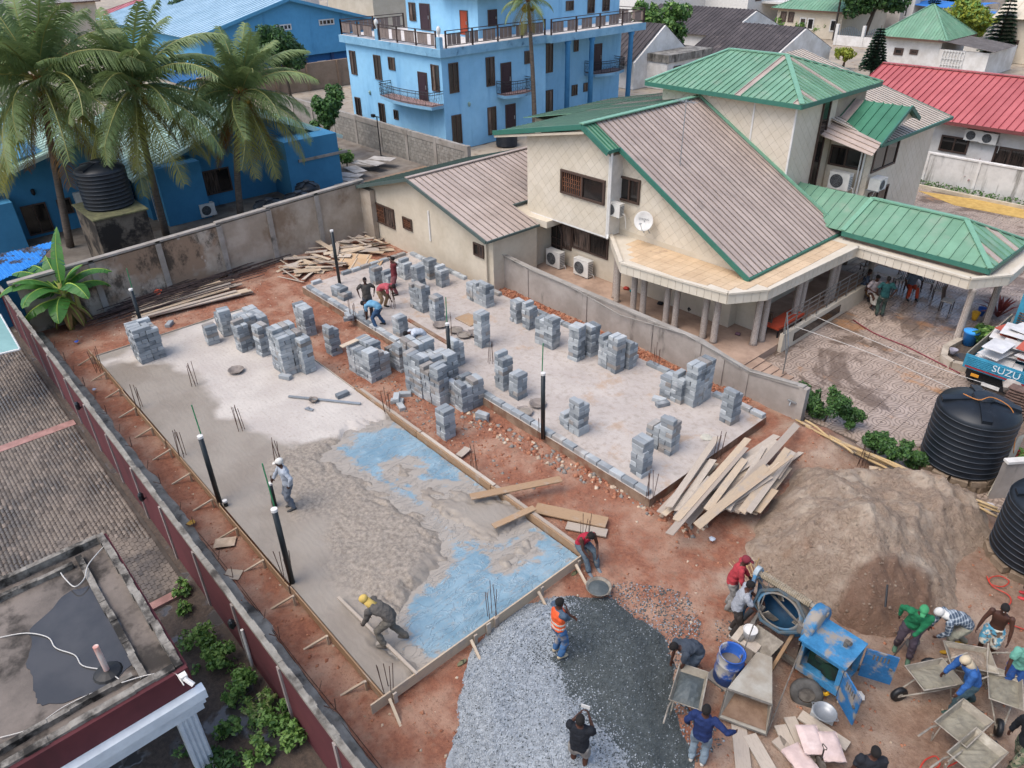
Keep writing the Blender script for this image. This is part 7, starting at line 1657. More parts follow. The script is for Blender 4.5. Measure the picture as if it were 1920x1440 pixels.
DUG = px_poly([(1545, 1160), (1585, 1108), (1640, 1090), (1700, 1088), (1745, 1120), (1775, 1160), (1700, 1215), (1620, 1210)], .3)
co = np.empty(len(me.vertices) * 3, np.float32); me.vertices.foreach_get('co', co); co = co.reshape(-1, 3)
a_ = me.attributes.new('damp_shade', 'FLOAT', 'POINT'); a_.data.foreach_set('value', np.clip((sdpoly(co[:, 0], co[:, 1], DUG) + (fbm(co[:, 0], co[:, 1], 2, 3) - .5) * .5) / .25 + .4, 0, 1).astype(np.float32))  # mask for the painted shade and damp of the dug face
tag(piece('sand_heap', me), 'large heap of moist brown sand with a dug face', 'sand', kind='stuff')
P, Fc, X, Y = clods(900, SN, .05, None, 's', hfn=sand_h); tag(piece('sand_lumps', npmesh('lumps', P, Fc, m_sand)), 'small lumps on the moist sand heap', 'sand', kind='stuff')
BS = thing('steel_rod', 'dark rod stuck in the dug face of the sand heap', 'rod', G(1665, 1120, .8)); b = MB(); b.tube([G(1664, 1096, 1.1), G(1660, 1138, .75)], .025, 6); b.build('rod', m_black, BS)
BP = thing('bamboo_poles', 'long bamboo poles lying along the yard edge above the sand', 'bamboo', (3, 6.4, 0)); m_bam = timber('bamboo', '#b39a70', '#a08560')
for k, (a, c, z) in enumerate([((1492, 787), (1750, 925), .12), ((1500, 793), (1755, 905), .2), ((1510, 800), (1735, 900), .28), ((1540, 812), (1800, 935), .16), ((1600, 842), (1875, 962), .14), ((1620, 850), (1870, 955), .22), ((1510, 788), (1600, 850), .3), ((1700, 890), (1870, 968), .1)]):
    A_, B_ = G(*a, z + .3), G(*c, z + .25); b = MB(); n = 12; pts = [A_.lerp(B_, i / n) + Vector((0, 0, .03 * math.sin(i * .8 + k))) for i in range(n + 1)]; b.tube(pts, [.035 + .006 * (i % 2) for i in range(n + 1)], 7); b.build('pole', m_bam, BP, True)
YB = thing('timber_pile', 'broken crate boards at the bamboo poles above the sand', 'timber pile', G(1700, 910)); r = np.random.default_rng(5)
for k, (a, c) in enumerate([((1630, 880), (1700, 888)), ((1660, 900), (1670, 875)), ((1680, 918), (1765, 912)), ((1690, 905), (1760, 920)), ((1700, 925), (1770, 905)), ((1640, 890), (1690, 900)), ((1720, 900), (1760, 908))]): plank(YB, G(*a, .2), G(*c, .26), .26, .03, m_timw if k % 2 else m_tim, roll=r.uniform(-.4, .4))
# ------------------------------------------------------------------ concrete mixer
def mud_blue(name, c1='#3f7ea6', c2='#2f6a90'): return mt(name, c1, c2, s=2.5, rough=.6, bump=.15, stain=('#857d72', 2.2, .48, .62), dirt=.35)
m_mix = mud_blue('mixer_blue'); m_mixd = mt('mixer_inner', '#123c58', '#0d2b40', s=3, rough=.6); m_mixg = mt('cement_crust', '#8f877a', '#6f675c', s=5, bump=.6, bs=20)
m_steel_d = mt('grimy_steel', '#6b655d', '#4f4a44', s=6, rough=.7, bump=.2); m_rustc = mt('rusty_chute', '#9a968b', '#857b6c', s=2.2, rough=.8, bump=.2)
cA, cB, cC, cD = G(1548, 1152, 1.3), G(1598, 1171, 1.3), G(1578, 1236, 1.3), G(1505, 1210, 1.3)
kx0, kx1 = cD.x, cC.x; ky0 = (cC.y + cD.y) / 2; ky1 = ky0 + .85; kx1 = max(kx1, kx0 + .85); kx0 = kx1 - .95
MX = thing('concrete_mixer', 'large blue concrete mixer with open engine cabin and tipping hopper', 'concrete mixer', ((kx0 - .8), ky0 + .3, 0))
CBt, CBb = 1.3, .38
b = MB(); b.box(kx0 - .04, kx1 + .04, ky0 - .04, ky1 + .04, CBt - .04, CBt); b.box(kx0, kx1, ky0, ky1, CBb, CBb + .08)
for (x, y) in ((kx0, ky0), (kx1 - .1, ky0), (kx0, ky1 - .08), (kx1 - .08, ky1 - .08)): b.box(x, x + .1, y, y + .08, CBb + .08, CBt - .04)
b.box(kx0, kx1, ky1 - .02, ky1, CBb, CBt - .04); b.box(kx0, kx0 + .03, ky0, ky1, CBb, CBt - .04); b.box(kx0 + .1, kx1 - .1, ky0, ky0 + .03, CBb + .08, CBb + .16); b.box(kx0 + .1, kx1 - .1, ky0, ky0 + .03, CBt - .14, CBt - .04)
b.build('engine_cabin', m_mix, MX)
b = MB(); b.box(kx0 + .15, kx1 - .15, ky0 + .25, ky1 - .1, CBb + .1, CBb + .6); b.lathe([(.14, 0), (.14, .4)], 12, Matrix.Translation((kx0 + .3, ky0 + .3, CBb + .45)) @ Matrix.Rotation(PI / 2, 4, 'Y')); b.lathe([(.2, 0), (.2, .06)], 14, Matrix.Translation((kx1 - .3, ky0 + .2, CBb + .35)) @ Matrix.Rotation(PI / 2, 4, 'X')); b.build('engine', mt('engine_green', '#1d3a2c', '#20251f', s=5, rough=.5), MX)
b = MB(); b.tube([(kx1 - .25, ky0 + .5, CBt), (kx1 - .25, ky0 + .5, CBt + .14), (kx1 - .15, ky0 + .46, CBt + .16)], .05, 8); b.build('exhaust', m_steel_d, MX)
for a, (x, y) in ((R_(-35), (kx1, ky0)), (R_(25), (kx1 + .03, ky1))):
    M = Matrix.Translation((x + .03, y, 0)) @ Matrix.Rotation(a, 4, 'Z'); b = MB(); b.box(0, .62, -.015, .015, CBb - .02, CBt - .1); d_ = b.build('cabin_door', mud_blue('mixer_door', '#2b6796', '#245c88'), MX, M=M)
    b = MB(); b.box(.5, .56, -.05, .05, .8, .84); b.build('latch', m_steel_d, d_, M=M)
    b = MB()
    for k in range(5): b.box(.15 + .07 * k, .18 + .07 * k, -.022, .022, .95, 1.1)
    b.build('vent_slots', m_steel_d, d_, M=M)
gx = kx0 - .02; gy = ky0 + .62; b = MB(); b.lathe([(.0, -.13), (.4, -.13), (.43, -.1), (.43, .1), (.4, .13), (0, .13)], 26, Matrix.Translation((gx, gy, 1.28)) @ Matrix.Rotation(PI / 2, 4, 'Y'), cap=False); b.build('belt_guard', m_mix, MX, True)
dc = Vector((kx0 - .72, ky0 + .62, 1.02)); Md = Matrix.Translation(dc) @ Matrix.Rotation(R_(48), 4, 'X') @ Matrix.Diagonal((1.05, .74, .95, 1))
prof = [(.0, -.62), (.26, -.6), (.5, -.38), (.6, -.15), (.62, .12), (.56, .28), (.47, .42), (.44, .44), (.42, .42), (.5, .25), (.55, .1), (.5, -.2), (.0, -.3)]
b = MB(); b.lathe(prof, 28, Md, cap=False); dr = b.build('drum', [mt('drum_shell', '#3b6a86', '#6f695e', s=1.6, rough=.7, bump=.3, stain=('#6f675c', 1.6, .42, .58))], MX, True)
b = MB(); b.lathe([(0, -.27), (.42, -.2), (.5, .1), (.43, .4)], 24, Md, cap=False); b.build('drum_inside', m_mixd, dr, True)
b = MB()
for k in range(3): b.mbox(Md @ Matrix.Rotation(k * 2.1, 4, 'Z') @ Matrix.Translation((.38, 0, .05)) @ Matrix.Rotation(.5, 4, 'X'), .2, .03, .4)
b.build('blade', m_mixg, dr)
b = MB(); ring = [Md @ Vector((math.cos(a) * .56, math.sin(a) * .56, .4)) for a in np.linspace(0, 2 * PI, 9)[:-1] + .39]; b.tube(ring, .04, 6, closed=True); b.build('mouth_frame', mt('mouth_rim', '#33505f', '#55524b', s=4, bump=.4), MX)
fx0, fx1 = dc.x - .8, dc.x + .66; zt = 1.55
for (x, y) in ((fx0, dc.y - .35), (fx0, dc.y + .45), (fx1, dc.y - .2), (fx1, dc.y + .45)):
    b = MB(); b.beam((x, y, .2), (x, dc.y + .1 + (y - dc.y) * .3, zt), .07); b.build('upright', m_mix if x == fx0 else m_steel_d, MX)
b = MB(); b.ext([(fx0 - .04, dc.y - .45, .45), (fx0 - .04, dc.y + .1, .45), (fx0 - .04, dc.y + .2, 1.3), (fx0 - .04, dc.y + .02, 1.3)], (-.05, 0, 0)); b.build('side_plate', m_mix, MX)
b = MB(); b.tube([(fx0, dc.y + .12, zt), (fx1 + .2, dc.y + .12, zt)], .06, 8); b.build('winch_shaft', m_mixg, MX)
b = MB()
for k in range(26): b.tube([(fx0 + .12 + k * .045, dc.y + .12 + math.cos(a) * .085, zt + math.sin(a) * .085) for a in np.linspace(0, 2 * PI, 7)[:-1]], .02, 4, closed=True)
b.build('rope_coil', mt('crusty_rope', '#a59884', '#857863', s=8, bump=.4), MX)
b = MB(); b.lathe([(.14, -.05), (.14, .05)], 14, Matrix.Translation((fx0 - .02, dc.y + .12, zt)) @ Matrix.Rotation(PI / 2, 4, 'Y')); b.build('pulley', mt('pulley_pale', '#a3aeb2', '#8a9498', s=4), MX)
b = MB(); b.beam((fx0 - .1, dc.y - .4, .25), (kx1, dc.y - .4, .25), .1); b.beam((fx0 - .1, dc.y + .5, .25), (kx1, dc.y + .5, .25), .1); b.beam((fx0, dc.y - .4, .25), (fx0, dc.y + .5, .25), .1); b.build('chassis', m_steel_d, MX)
b = MB(); b.beam((fx0, dc.y + .12, 1.35), (fx1, dc.y - .35, 1.28), .04); b.mbox(Matrix.Translation((fx1 - .1, dc.y - .38, 1.3)), .1, .1, .22); b.build('guard_bar', m_steel_d, MX)
b = MB(); ty = dc.y - .55; b.ext([(dc.x - .3, ty, .75), (dc.x + .35, ty, .75), (dc.x + .22, ty - .42, .32), (dc.x - .12, ty - .42, .32)], (0, .03, .03)); b.build('discharge_tray', m_mixg, MX)
hx = dc.x + .05; hy0 = ty - .15
for s in (-.42, .38): b = MB(); b.beam((hx + s, dc.y - .2, 1.05), (hx + s * 1.1, hy0 - .85, .12), .07, .1); b.build('hopper_rail', mt('rail_rust', '#8a6a48', '#6b5a48', s=4) if s > 0 else m_steel_d, MX)
lip = [G(1348, 1345, .12), G(1437, 1378, .12), G(1448, 1322, .6), G(1363, 1292, .6)]
nk = [G(1420, 1222, .75), G(1448, 1232, .75)]; nkb = [p - Vector((0, .0, .3)) for p in nk]
b = MB(); V = [lip[0], lip[1], lip[2], lip[3], nk[1], nk[0], nkb[1], nkb[0], G(1400, 1318, .06), G(1432, 1330, .06)]
b.add(V, [(3, 2, 4, 5)], 0); b.add(V, [(0, 3, 5, 7)], 0); b.add(V, [(2, 1, 6, 4)], 0); b.add(V, [(0, 7, 6, 1)], 0)
hp = b.build('hopper', m_rustc, MX)
sm = hp.modifiers.new('thickness', 'SOLIDIFY'); sm.thickness = .025
b = MB(); b.tube([lip[0], lip[1], lip[2], lip[3]], .03, 6, closed=True); b.build('hopper_rim', m_steel_d, hp)
b = MB(); b.add([lip[0].lerp(lip[3], .12), lip[1].lerp(lip[2], .12), lip[2].lerp(nkb[1], .35) - Vector((0, 0, .12)), lip[3].lerp(nkb[0], .35) - Vector((0, 0, .12))], [(0, 1, 2, 3)]); b.build('residue', mt('hopper_mud', '#7a6452', '#66503f', s=4, bump=.4), hp)
for s, (p, q) in enumerate(((lip[0], Vector((fx0 + .3, dc.y + .1, zt))), (lip[1], Vector((fx1 - .05, dc.y + .1, zt))))): b = MB(); b.tube([p, q], .014, 5); b.build('cable', m_steel_d, MX)
tp = G(1512, 1300, .2); b = MB(); Mw = Matrix.Translation(tp) @ Matrix.Rotation(.5, 4, 'Z') @ Matrix.Rotation(R_(70), 4, 'X'); b.lathe([(.17, -.08), (.28, -.09), (.33, -.05), (.33, .05), (.28, .09), (.17, .08)], 24, Mw, cap=False); wh = b.build('wheel', mt('tyre_grey', '#5c5a57', '#45433f', s=4, bump=.3, bs=18), MX, True); b = MB(); b.lathe([(0, -.05), (.17, -.04), (.175, .04), (0, .03)], 16, Mw, cap=False); b.build('rim', m_steel_d, wh)
b = MB(); Mw = Matrix.Translation((fx0 + .1, dc.y + .75, .3)) @ Matrix.Rotation(PI / 2, 4, 'X'); b.lathe([(.16, -.08), (.3, -.08), (.32, 0), (.3, .08), (.16, .08)], 20, Mw); b.build('wheel', MATS['tyre_grey'], MX, True)
# ------------------------------------------------------------------ barrel, bucket, basin, bags
bpz = G(1360, 1272, .0); BA = thing('barrel', 'blue plastic barrel splashed with cement left of the mixer', 'barrel', bpz); M = Matrix.Translation(bpz) @ Matrix.Rotation(.05, 4, 'Y')
b = MB(); b.lathe([(.0, .05), (.26, .05), (.285, .08), (.285, .3), (.295, .32), (.285, .34), (.285, .62), (.295, .64), (.285, .66), (.27, .88), (.285, .9), (.26, .9), (.25, .86), (.255, .55), (0, .55)], 24, M, cap=False); b.build('drum_wall', mt('barrel_blue', '#2c57a0', '#244a8c', s=1.5, rough=.4, stain=('#a8a49c', 1.6, .5, .62)), BA, True)
b = MB(); b.lathe([(.25, .56), (0, .57)], 20, M, cap=False); b.build('water', mt('dirty_water', '#7d766c', '#6b645b', s=3, rough=.15), BA)
b = MB(); b.mbox(Matrix.Translation((bpz.x, bpz.y, .02)), .62, .62, .08); tag(b.build('pallet_base', m_cap), 'concrete slab under the blue barrel', 'slab')
bk = G(1404, 1196, .55); BK_ = thing('bucket', 'white plastic bucket on a board before the mixer', 'bucket', bk); M = Matrix.Translation(bk); b = MB(); b.lathe([(0, 0), (.12, 0), (.15, .26), (.16, .28), (.145, .28), (.115, .03), (0, .03)], 20, M, cap=False); b.build('pail', m_white, BK_, True); b = MB(); b.lathe([(.14, .26), (0, .27)], 18, M, cap=False); b.build('fill', m_white, BK_); b = MB(); b.tube([M @ Vector((math.cos(a) * .155, .02, .27 + .02 * 0 - math.sin(a) * .1)) for a in np.linspace(0, PI, 9)], .006, 4); b.build('bail', m_metal, BK_)
b = MB(); b.mbox(Matrix.Translation((bk.x, bk.y, .52)) @ Matrix.Rotation(.1, 4, 'Z'), .6, .5, .04); b.box(bk.x - .25, bk.x + .25, bk.y - .2, bk.y + .2, 0, .5); tag(b.build('bucket_stand', m_timw), 'wooden stand under the white bucket', 'stand')
bs = G(1545, 1340, .22); pan('grey metal basin on a block beside the mixer tyre', bs, .22, .1, mat=plain('basin_grey', '#8f9294', .4, .4), nm='basin', cat='basin')
BB_ = thing('loose_block', 'grey block under the metal basin', 'block', G(1540, 1347, 0), 'loose grey blocks'); put_block(BB_, *G(1540, 1347, 0)[:2], .05, .3, rng)
yp = G(1545, 1297, .2); b = MB(); b.tube([yp + Vector((math.cos(a) * .1, math.sin(a) * .06, .1 + .1 * math.sin(a))) for a in np.linspace(0, 6, 9)], .04, 6); tag(b.build('yellow_scrap', plain('yellow_plastic', '#c99a1f', .5)), 'yellow plastic scrap behind the mixer tyre', 'scrap')
m_bag = mt('cement_bag', '#c9b3ab', '#b59f97', s=3, rough=.8, bump=.25, bs=14, stain=('#d3c3bb', 1.3, .5, .7))
CB = thing('cement_bags', 'pile of pinkish paper cement bags on boards in the foreground', 'cement bags', G(1535, 1400))
def bag(parent, p, rz, w=.62, d=.42, h=.13, tilt=0):
    n = 10; V = []; F_ = []; m = 7
    for i in range(n + 1):
        for j in range(m + 1):
            x, y = -1 + 2 * i / n, -1 + 2 * j / m; e = (1 - abs(x) ** 9) * (1 - abs(y) ** 9); V.append(Vector((x * w / 2, y * d / 2, h / 2 + e * h * .5 + .008 * math.sin(9 * x + 5 * y))));
    k = len(V); V += [Vector((v.x, v.y, h - v.z)) for v in V]
    for i in range(n):
        for j in range(m):
            a = i * (m + 1) + j; F_ += [(a, a + m + 1, a + m + 2, a + 1), (k + a, k + a + 1, k + a + m + 2, k + a + m + 1)]
    b = MB(); M = Matrix.Translation(p) @ Matrix.Rotation(rz, 4, 'Z') @ Matrix.Rotation(tilt, 4, 'Y'); b.add([M @ v for v in V], F_); return b.build('bag', m_bag, parent, True)
for (x, y, z, a) in [(1520, 1392, .1, -.75), (1556, 1405, .1, -.75), (1520, 1390, .23, -.72), (1556, 1404, .23, -.78), (1519, 1390, .36, -.74), (1555, 1403, .36, -.76), (1500, 1430, .1, -.3), (1500, 1428, .22, -.35)]: bag(CB, G(x, y, z), a)
for k, (a, c) in enumerate([((1462, 1360), (1500, 1440)), ((1480, 1345), (1520, 1430)), ((1500, 1340), (1590, 1400)), ((1455, 1385), (1480, 1410))]): plank(CB, G(*a, .06), G(*c, .06), .25, .04, m_timw, 'board')
def shovel(label, g, tip, nm='shovel', twist=0.0, dh=True):
    g, tip = Vector(g), Vector(tip); d = (tip - g); L = d.length; d.normalize(); T_ = thing(nm, label, 'shovel', tip, 'shovels')
    b = MB(); b.tube([g, g + d * (L - .28)], .016, 6); b.build('shaft', mt('shovel_shaft', '#4a4340', '#36302d', s=4), T_)
    M = Matrix.Translation(g + d * (L - .3)) @ d.to_track_quat('X', 'Z').to_matrix().to_4x4() @ Matrix.Rotation(twist, 4, 'X'); b = MB()
    V = []; n = 5; pr = [(0, .05), (.06, .12), (.2, .125), (.27, .09), (.31, .02)]
    for (x, w) in pr: V += [M @ Vector((x, -w, .02)), M @ Vector((x, 0, -.012)), M @ Vector((x, w, .02))]
    b.add(V, [(3 * i + j, 3 * i + 3 + j, 3 * i + 4 + j, 3 * i + 1 + j) for i in range(n - 1) for j in range(2)]); o = b.build('blade', m_steel_d, T_); s = o.modifiers.new('thickness', 'SOLIDIFY'); s.thickness = .006
    if dh: Mg = Matrix.Translation(g) @ d.to_track_quat('X', 'Z').to_matrix().to_4x4(); b = MB(); b.tube([Mg @ Vector(q) for q in [(0, 0, 0), (-.06, -.05, 0), (-.12, -.05, 0), (-.12, .05, 0), (-.06, .05, 0)]], .012, 5, closed=True); b.build('grip', m_steel_d, T_)
shovel('shovel standing against the cement bags', G(1545, 1405, .75), G(1536, 1440, .1))
pan('round basket heaped with gravel behind the seated worker', G(1122, 1108, .1), .3, .16, mat=mt('basket', '#8f877a', '#6b645a', s=6), fill=m_grd, nm='gravel_basket', cat='basket')
for (x, y, l) in [(866, 1243, 'lost flip-flop on red soil by the front formwork'), (1078, 1075, 'flip-flop near the seated worker')]:
    p = G(x, y, .06); b = MB(); b.prism([(p.x + math.cos(a) * .05, p.y + math.sin(a) * .13) for a in np.linspace(0, 2 * PI, 13)[:-1]], p.z, p.z + .025); sdl = thing('sandal', l, 'sandal', p); b.build('sole', plain('sandal_olive', '#6b6a4e'), sdl); b = MB(); b.tube([p + Vector((-.045, 0, .03)), p + Vector((0, .05, .06)), p + Vector((.045, 0, .03))], .008, 4); b.build('strap', m_black, sdl)
for i, (x, y, s, l) in enumerate([(422, 1018, .28, 'pale torn cement sack on soil beside the maroon wall'), (437, 1077, .22, 'square plywood scrap on soil beside the maroon wall')]):
    p = G(x, y, .09); b = MB()
    if i: b.mbox(Matrix.Translation(p) @ Matrix.Rotation(.7, 4, 'Z') @ Matrix.Rotation(.1, 4, 'X'), .42, .3, .02); tag(b.build('plywood_scrap', m_tim), l, 'plywood')
    else:
        o = bag(None, p, 1.0, .55, .36, .05); o.name = 'torn_sack'; tag(o, l, 'sack'); o.data.materials[0] = mt('pale_sack', '#c3ad94', '#a8927a', s=4)
b = MB(); r = np.random.default_rng(2)
LIT = [(1500, 815, '#4f78b8', .35, 'blue and white plastic litter behind the boards'), (1478, 808, '#c9ccd2', .22, 'white plastic litter behind the boards'), (1325, 820, '#b9b4a4', .22, 'crumpled bag of rubbish on the right slab corner'), (700, 610, '#3f7fc0', .1, 'blue sachet by the bending masons'), (1608, 1305, '#c9c4bc', .14, 'white crumpled sack behind the mixer door'), (1590, 1310, '#b9b4ac', .16, 'grey crumpled sack behind the mixer door'), (1778, 1013, '#b9b8bd', .1, 'pale plastic scrap on the sand heap'), (1335, 1010, '#b9c0c9', .1, 'plastic scrap below the timber pile'), (143, 640, '#3f5fb8', .1, 'blue plastic scrap near the banana plant'), (176, 730, '#a8b0c0', .08, 'grey plastic scrap by the maroon wall'), (1855, 950, '#c0b8b4', .2, 'torn white wrapper at the end of the bamboo poles'), (358, 980, '#b98a2c', .12, 'yellow scrap beside the maroon wall')]
for i, (x, y, cl, s, l) in enumerate(LIT):
    p = G(x, y, SL if i in (2, 3) else .12 if i < 2 else .15); V = []; n, m = 8, 5; q = np.random.default_rng(i)
    for a in range(n):
        for k in range(m + 1): ph = PI * k / m; rr = s * q.uniform(.55, 1.15); V.append((p.x + rr * math.sin(ph) * math.cos(2 * PI * a / n), p.y + rr * math.sin(ph) * math.sin(2 * PI * a / n), p.z + .35 * rr * math.cos(ph)))
    b = MB(); b.add(V, [(a * (m + 1) + k, ((a + 1) % n) * (m + 1) + k, ((a + 1) % n) * (m + 1) + k + 1, a * (m + 1) + k + 1) for a in range(n) for k in range(m)]); tag(b.build('plastic_litter', mt('litter_%d' % i, cl, None, s=7, rough=.4), None), l, 'litter')
# ------------------------------------------------------------------ wheelbarrows
m_barrow = mt('barrow_tray', '#8d8576', '#766e60', s=2.5, rough=.7, bump=.2, stain=('#a59d8d', 1.8, .5, .68)); m_bframe = mt('barrow_frame', '#a39a8c', '#7a7266', s=4, rough=.6); m_mortar = mt('mortar_fill', '#86806f', '#716b5d', s=5, rough=.6, bump=.5, bs=18)
def barrow(label, loc, rz, fill, tilt=0.0):
    T_ = thing('wheelbarrow', label, 'wheelbarrow', loc, 'wheelbarrows'); M = Matrix.Translation(loc) @ Matrix.Rotation(rz, 4, 'Z') @ Matrix.Rotation(tilt, 4, 'X')
    tz, bz = .62, .36; top = [(-.32, -.42), (.32, -.42), (.3, .5), (-.3, .5)]; bot = [(-.2, -.2), (.2, -.2), (.17, .22), (-.17, .22)]
    V = [Vector((x, y, tz + (.04 if y > 0 else 0))) for x, y in top] + [Vector((x, y, bz)) for x, y in bot]
    b = MB(); b.add([M @ v for v in V], [(4, 5, 6, 7), (0, 1, 5, 4), (1, 2, 6, 5), (2, 3, 7, 6), (3, 0, 4, 7)]); o = b.build('tray', m_barrow, T_); s = o.modifiers.new('thickness', 'SOLIDIFY'); s.thickness = .012; s.offset = 0
    b = MB(); b.tube([M @ v for v in V[:4]], .016, 6, closed=True); b.build('rim', m_bframe, o)
    if fill:
        k = .62; q = [V[i].lerp(V[i + 4], 1 - k) for i in range(4)]; b = MB(); n = 9; r = np.random.default_rng(int(abs(loc[0]) * 100)); VV = []
        for i in range(n + 1):
            for j in range(n + 1):
                u_, v_ = i / n, j / n; p = q[0] * (1 - u_) * (1 - v_) + q[1] * u_ * (1 - v_) + q[2] * u_ * v_ + q[3] * (1 - u_) * v_; e = math.sin(PI * u_) * math.sin(PI * v_)
                VV.append(M @ (p + Vector((0, 0, e * (.12 if fill is not m_mortar else .02) + r.uniform(-.012, .012) * (e > .01)))))
        b.add(VV, [(i * (n + 1) + j, (i + 1) * (n + 1) + j, (i + 1) * (n + 1) + j + 1, i * (n + 1) + j + 1) for i in range(n) for j in range(n)]); b.build('load', fill, T_)
    for s_ in (-1, 1):
        b = MB(); b.tube([M @ Vector(p) for p in [(s_ * .3, -1.0, .66), (s_ * .3, -.55, .56), (s_ * .2, .1, .38), (s_ * .06, .72, .2)]], .018, 6); b.build('handle', m_bframe, T_)
        b = MB(); b.tube([M @ Vector(p) for p in [(s_ * .24, -.25, .4), (s_ * .26, -.36, .02), (s_ * .24, -.5, .42)]], .015, 5); b.build('leg', m_bframe, T_)
    b = MB(); Mw = M @ Matrix.Translation((0, .72, .19)) @ Matrix.Rotation(PI / 2, 4, 'Y'); b.lathe([(.1, -.045), (.17, -.05), (.19, 0), (.17, .05), (.1, .045)], 18, Mw); w = b.build('wheel', m_black, T_, True); b = MB(); b.lathe([(.03, -.06), (.1, -.03), (.1, .03), (.03, .06)], 12, Mw); b.build('hub', m_bframe, w)
barrow('wheelbarrow of mortar pushed by the blue shirted worker', (*G(1738, 1300)[:2], 0), R_(150), m_mortar)
barrow('wheelbarrow heaped with brown sand beside the shirtless worker', (*G(1806, 1268)[:2], 0), R_(125), m_sand)
barrow('wheelbarrow held by the mint shirted worker', (*G(1866, 1322)[:2], 0), R_(-160), m_mortar)
barrow('parked wheelbarrow just below the blue shirted worker', (*G(1788, 1392)[:2], 0), R_(-10), m_mortar)
barrow('parked wheelbarrow closest to the bottom edge', (*G(1812, 1450)[:2], 0), R_(-10), m_mortar)
barrow('wheelbarrow of gravel in front of the navy jacketed worker', (*G(1286, 1325)[:2], 0), R_(25), m_grd)
wire([(1850, 1080), (1858, 1095), (1880, 1100), (1892, 1090), (1875, 1080), (1855, 1085), (1862, 1100), (1890, 1115), (1895, 1130), (1880, 1145), (1885, 1165), (1920, 1180)], .1, .015, plain('red_hose', '#b5382a', .4), 'red hose coiling past the muddy tank', 'hose', 'hose')
wire([(1725, 1440), (1735, 1425), (1755, 1418), (1762, 1435), (1745, 1445), (1770, 1440), (1800, 1425), (1830, 1395), (1835, 1340)], .1, .015, plain('red_hose', '#b5382a'), 'red hose under the parked wheelbarrows', 'hose', 'hose')
wire([(1600, 600), (1640, 625), (1700, 650), (1760, 680), (1800, 700)], .03, .025, plain('maroon_hose', '#7a3038', .5), 'dark red hose across the patterned yard', 'hose', 'hose')
# ------------------------------------------------------------------ truck with boards
m_truck = mt('truck_teal', '#3f8ca6', '#357c95', s=2, rough=.5, bump=.08, stain=('#7a6a58', 1.4, .6, .8))
tA = G(1813, 662, 1.35); tx0 = tA.x; ty0 = tA.y; tx1 = tx0 + 2.3; ty1 = ty0 + 4.2
TK = thing('truck', 'teal flatbed truck loaded with white boards at the right edge', 'truck', (tx0 + 1.1, ty0 + 2, 0))
b = MB(); b.box(tx0, tx1, ty0, ty1, .85, .95); b.build('bed', m_truck, TK)
b = MB(); b.box(tx0, tx1, ty0 - .04, ty0, .85, 1.35)
for k in range(6): b.box(tx0 + .08, tx1 - .08, ty0 - .065, ty0 - .04, .97 + .06 * k, 1.0 + .06 * k)
b.build('tailgate', m_truck, TK)
b = MB(); b.box(tx0 + .08, tx1 - .1, ty0 - .07, ty0 - .04, .9, .95); b.build('red_stripe', plain('stripe_red', '#8a2f38'), TK)
text('lettering', 'SUZU', .34, Matrix.Translation((tx0 + 1.3, ty0 - .072, 1.15)) @ Matrix.Rotation(PI / 2, 4, 'X'), plain('print_white', '#c9d3d6'), TK)
for x in (tx0, tx1 - .04):
    b = MB(); b.box(x, x + .04, ty0 + .001, ty1, .95, 1.4); b.build('side_board', mt('truck_side', '#8a8476', '#6f695d', s=3), TK)
b = MB(); b.box(tx0 + .5, tx1 - .3, ty0 - .12, ty0 - .02, .45, .6); b.box(tx0 + .1, tx1 - .1, ty0 + .2, ty1 + 1.6, .5, .8); b.build('chassis', m_black, TK)
b = MB(); b.box(tx0 + .75, tx0 + 1.3, ty0 - .14, ty0 - .12, .46, .58); b.build('number_plate', m_white, TK)
b = MB(); b.box(tx0 + .35, tx0 + .6, ty0 - .13, ty0 - .1, .66, .76); b.build('tail_lamp', plain('lamp_amber', '#c98a2c', .3), TK)
for x in (tx0 + .2, tx1 - .2):
    for y in (ty0 + .9, ty1 + .9): b = MB(); b.lathe([(.2, -.13), (.4, -.13), (.43, 0), (.4, .13), (.2, .13)], 20, Matrix.Translation((x, y, .42)) @ Matrix.Rotation(PI / 2, 4, 'Y')); b.build('wheel', m_black, TK, True)
b = MB(); b.box(tx0 + .1, tx1 - .1, ty1 + .1, ty1 + 1.7, .8, 2.3); b.build('cab', m_truck, TK); b = MB(); b.box(tx0 + .3, tx1 - .3, ty1 + .08, ty1 + .1, 1.6, 2.1)
for k in range(6): b.box(tx0 + .2, tx1 - .2, ty1 + .06, ty1 + .1, .95 + k * .1, 1.0 + k * .1)
b.build('rear_window', m_glass, TK)
LD = thing('board_load', 'jumbled white laminate boards stacked on the truck bed', 'boards', (tx0 + 1, ty0 + 2, 1)); r = np.random.default_rng(12)
for k in range(26):
    x, y = tx0 + .35 + r.uniform(0, 1.5), ty0 + .3 + r.uniform(0, 2.2); z = .98 + .03 * k; b = MB(); b.mbox(Matrix.Translation((x, y, z)) @ Matrix.Rotation(r.uniform(-.25, .25), 4, 'Z') @ Matrix.Rotation(r.uniform(-.1, .1), 4, 'X'), r.uniform(.5, 1.1), r.uniform(.7, 1.2), .02); b.build('board', mt('white_laminate', '#cfccc8', '#b9b6b2', s=2, rough=.4, rnd=.06) if k % 5 else plain('laminate_red', '#a8503c'), LD)
TPp = thing('clay_pipes', 'orange clay pipes lying at the front of the truck bed', 'pipes', (tx0 + .8, ty0 + 3.4, 1))
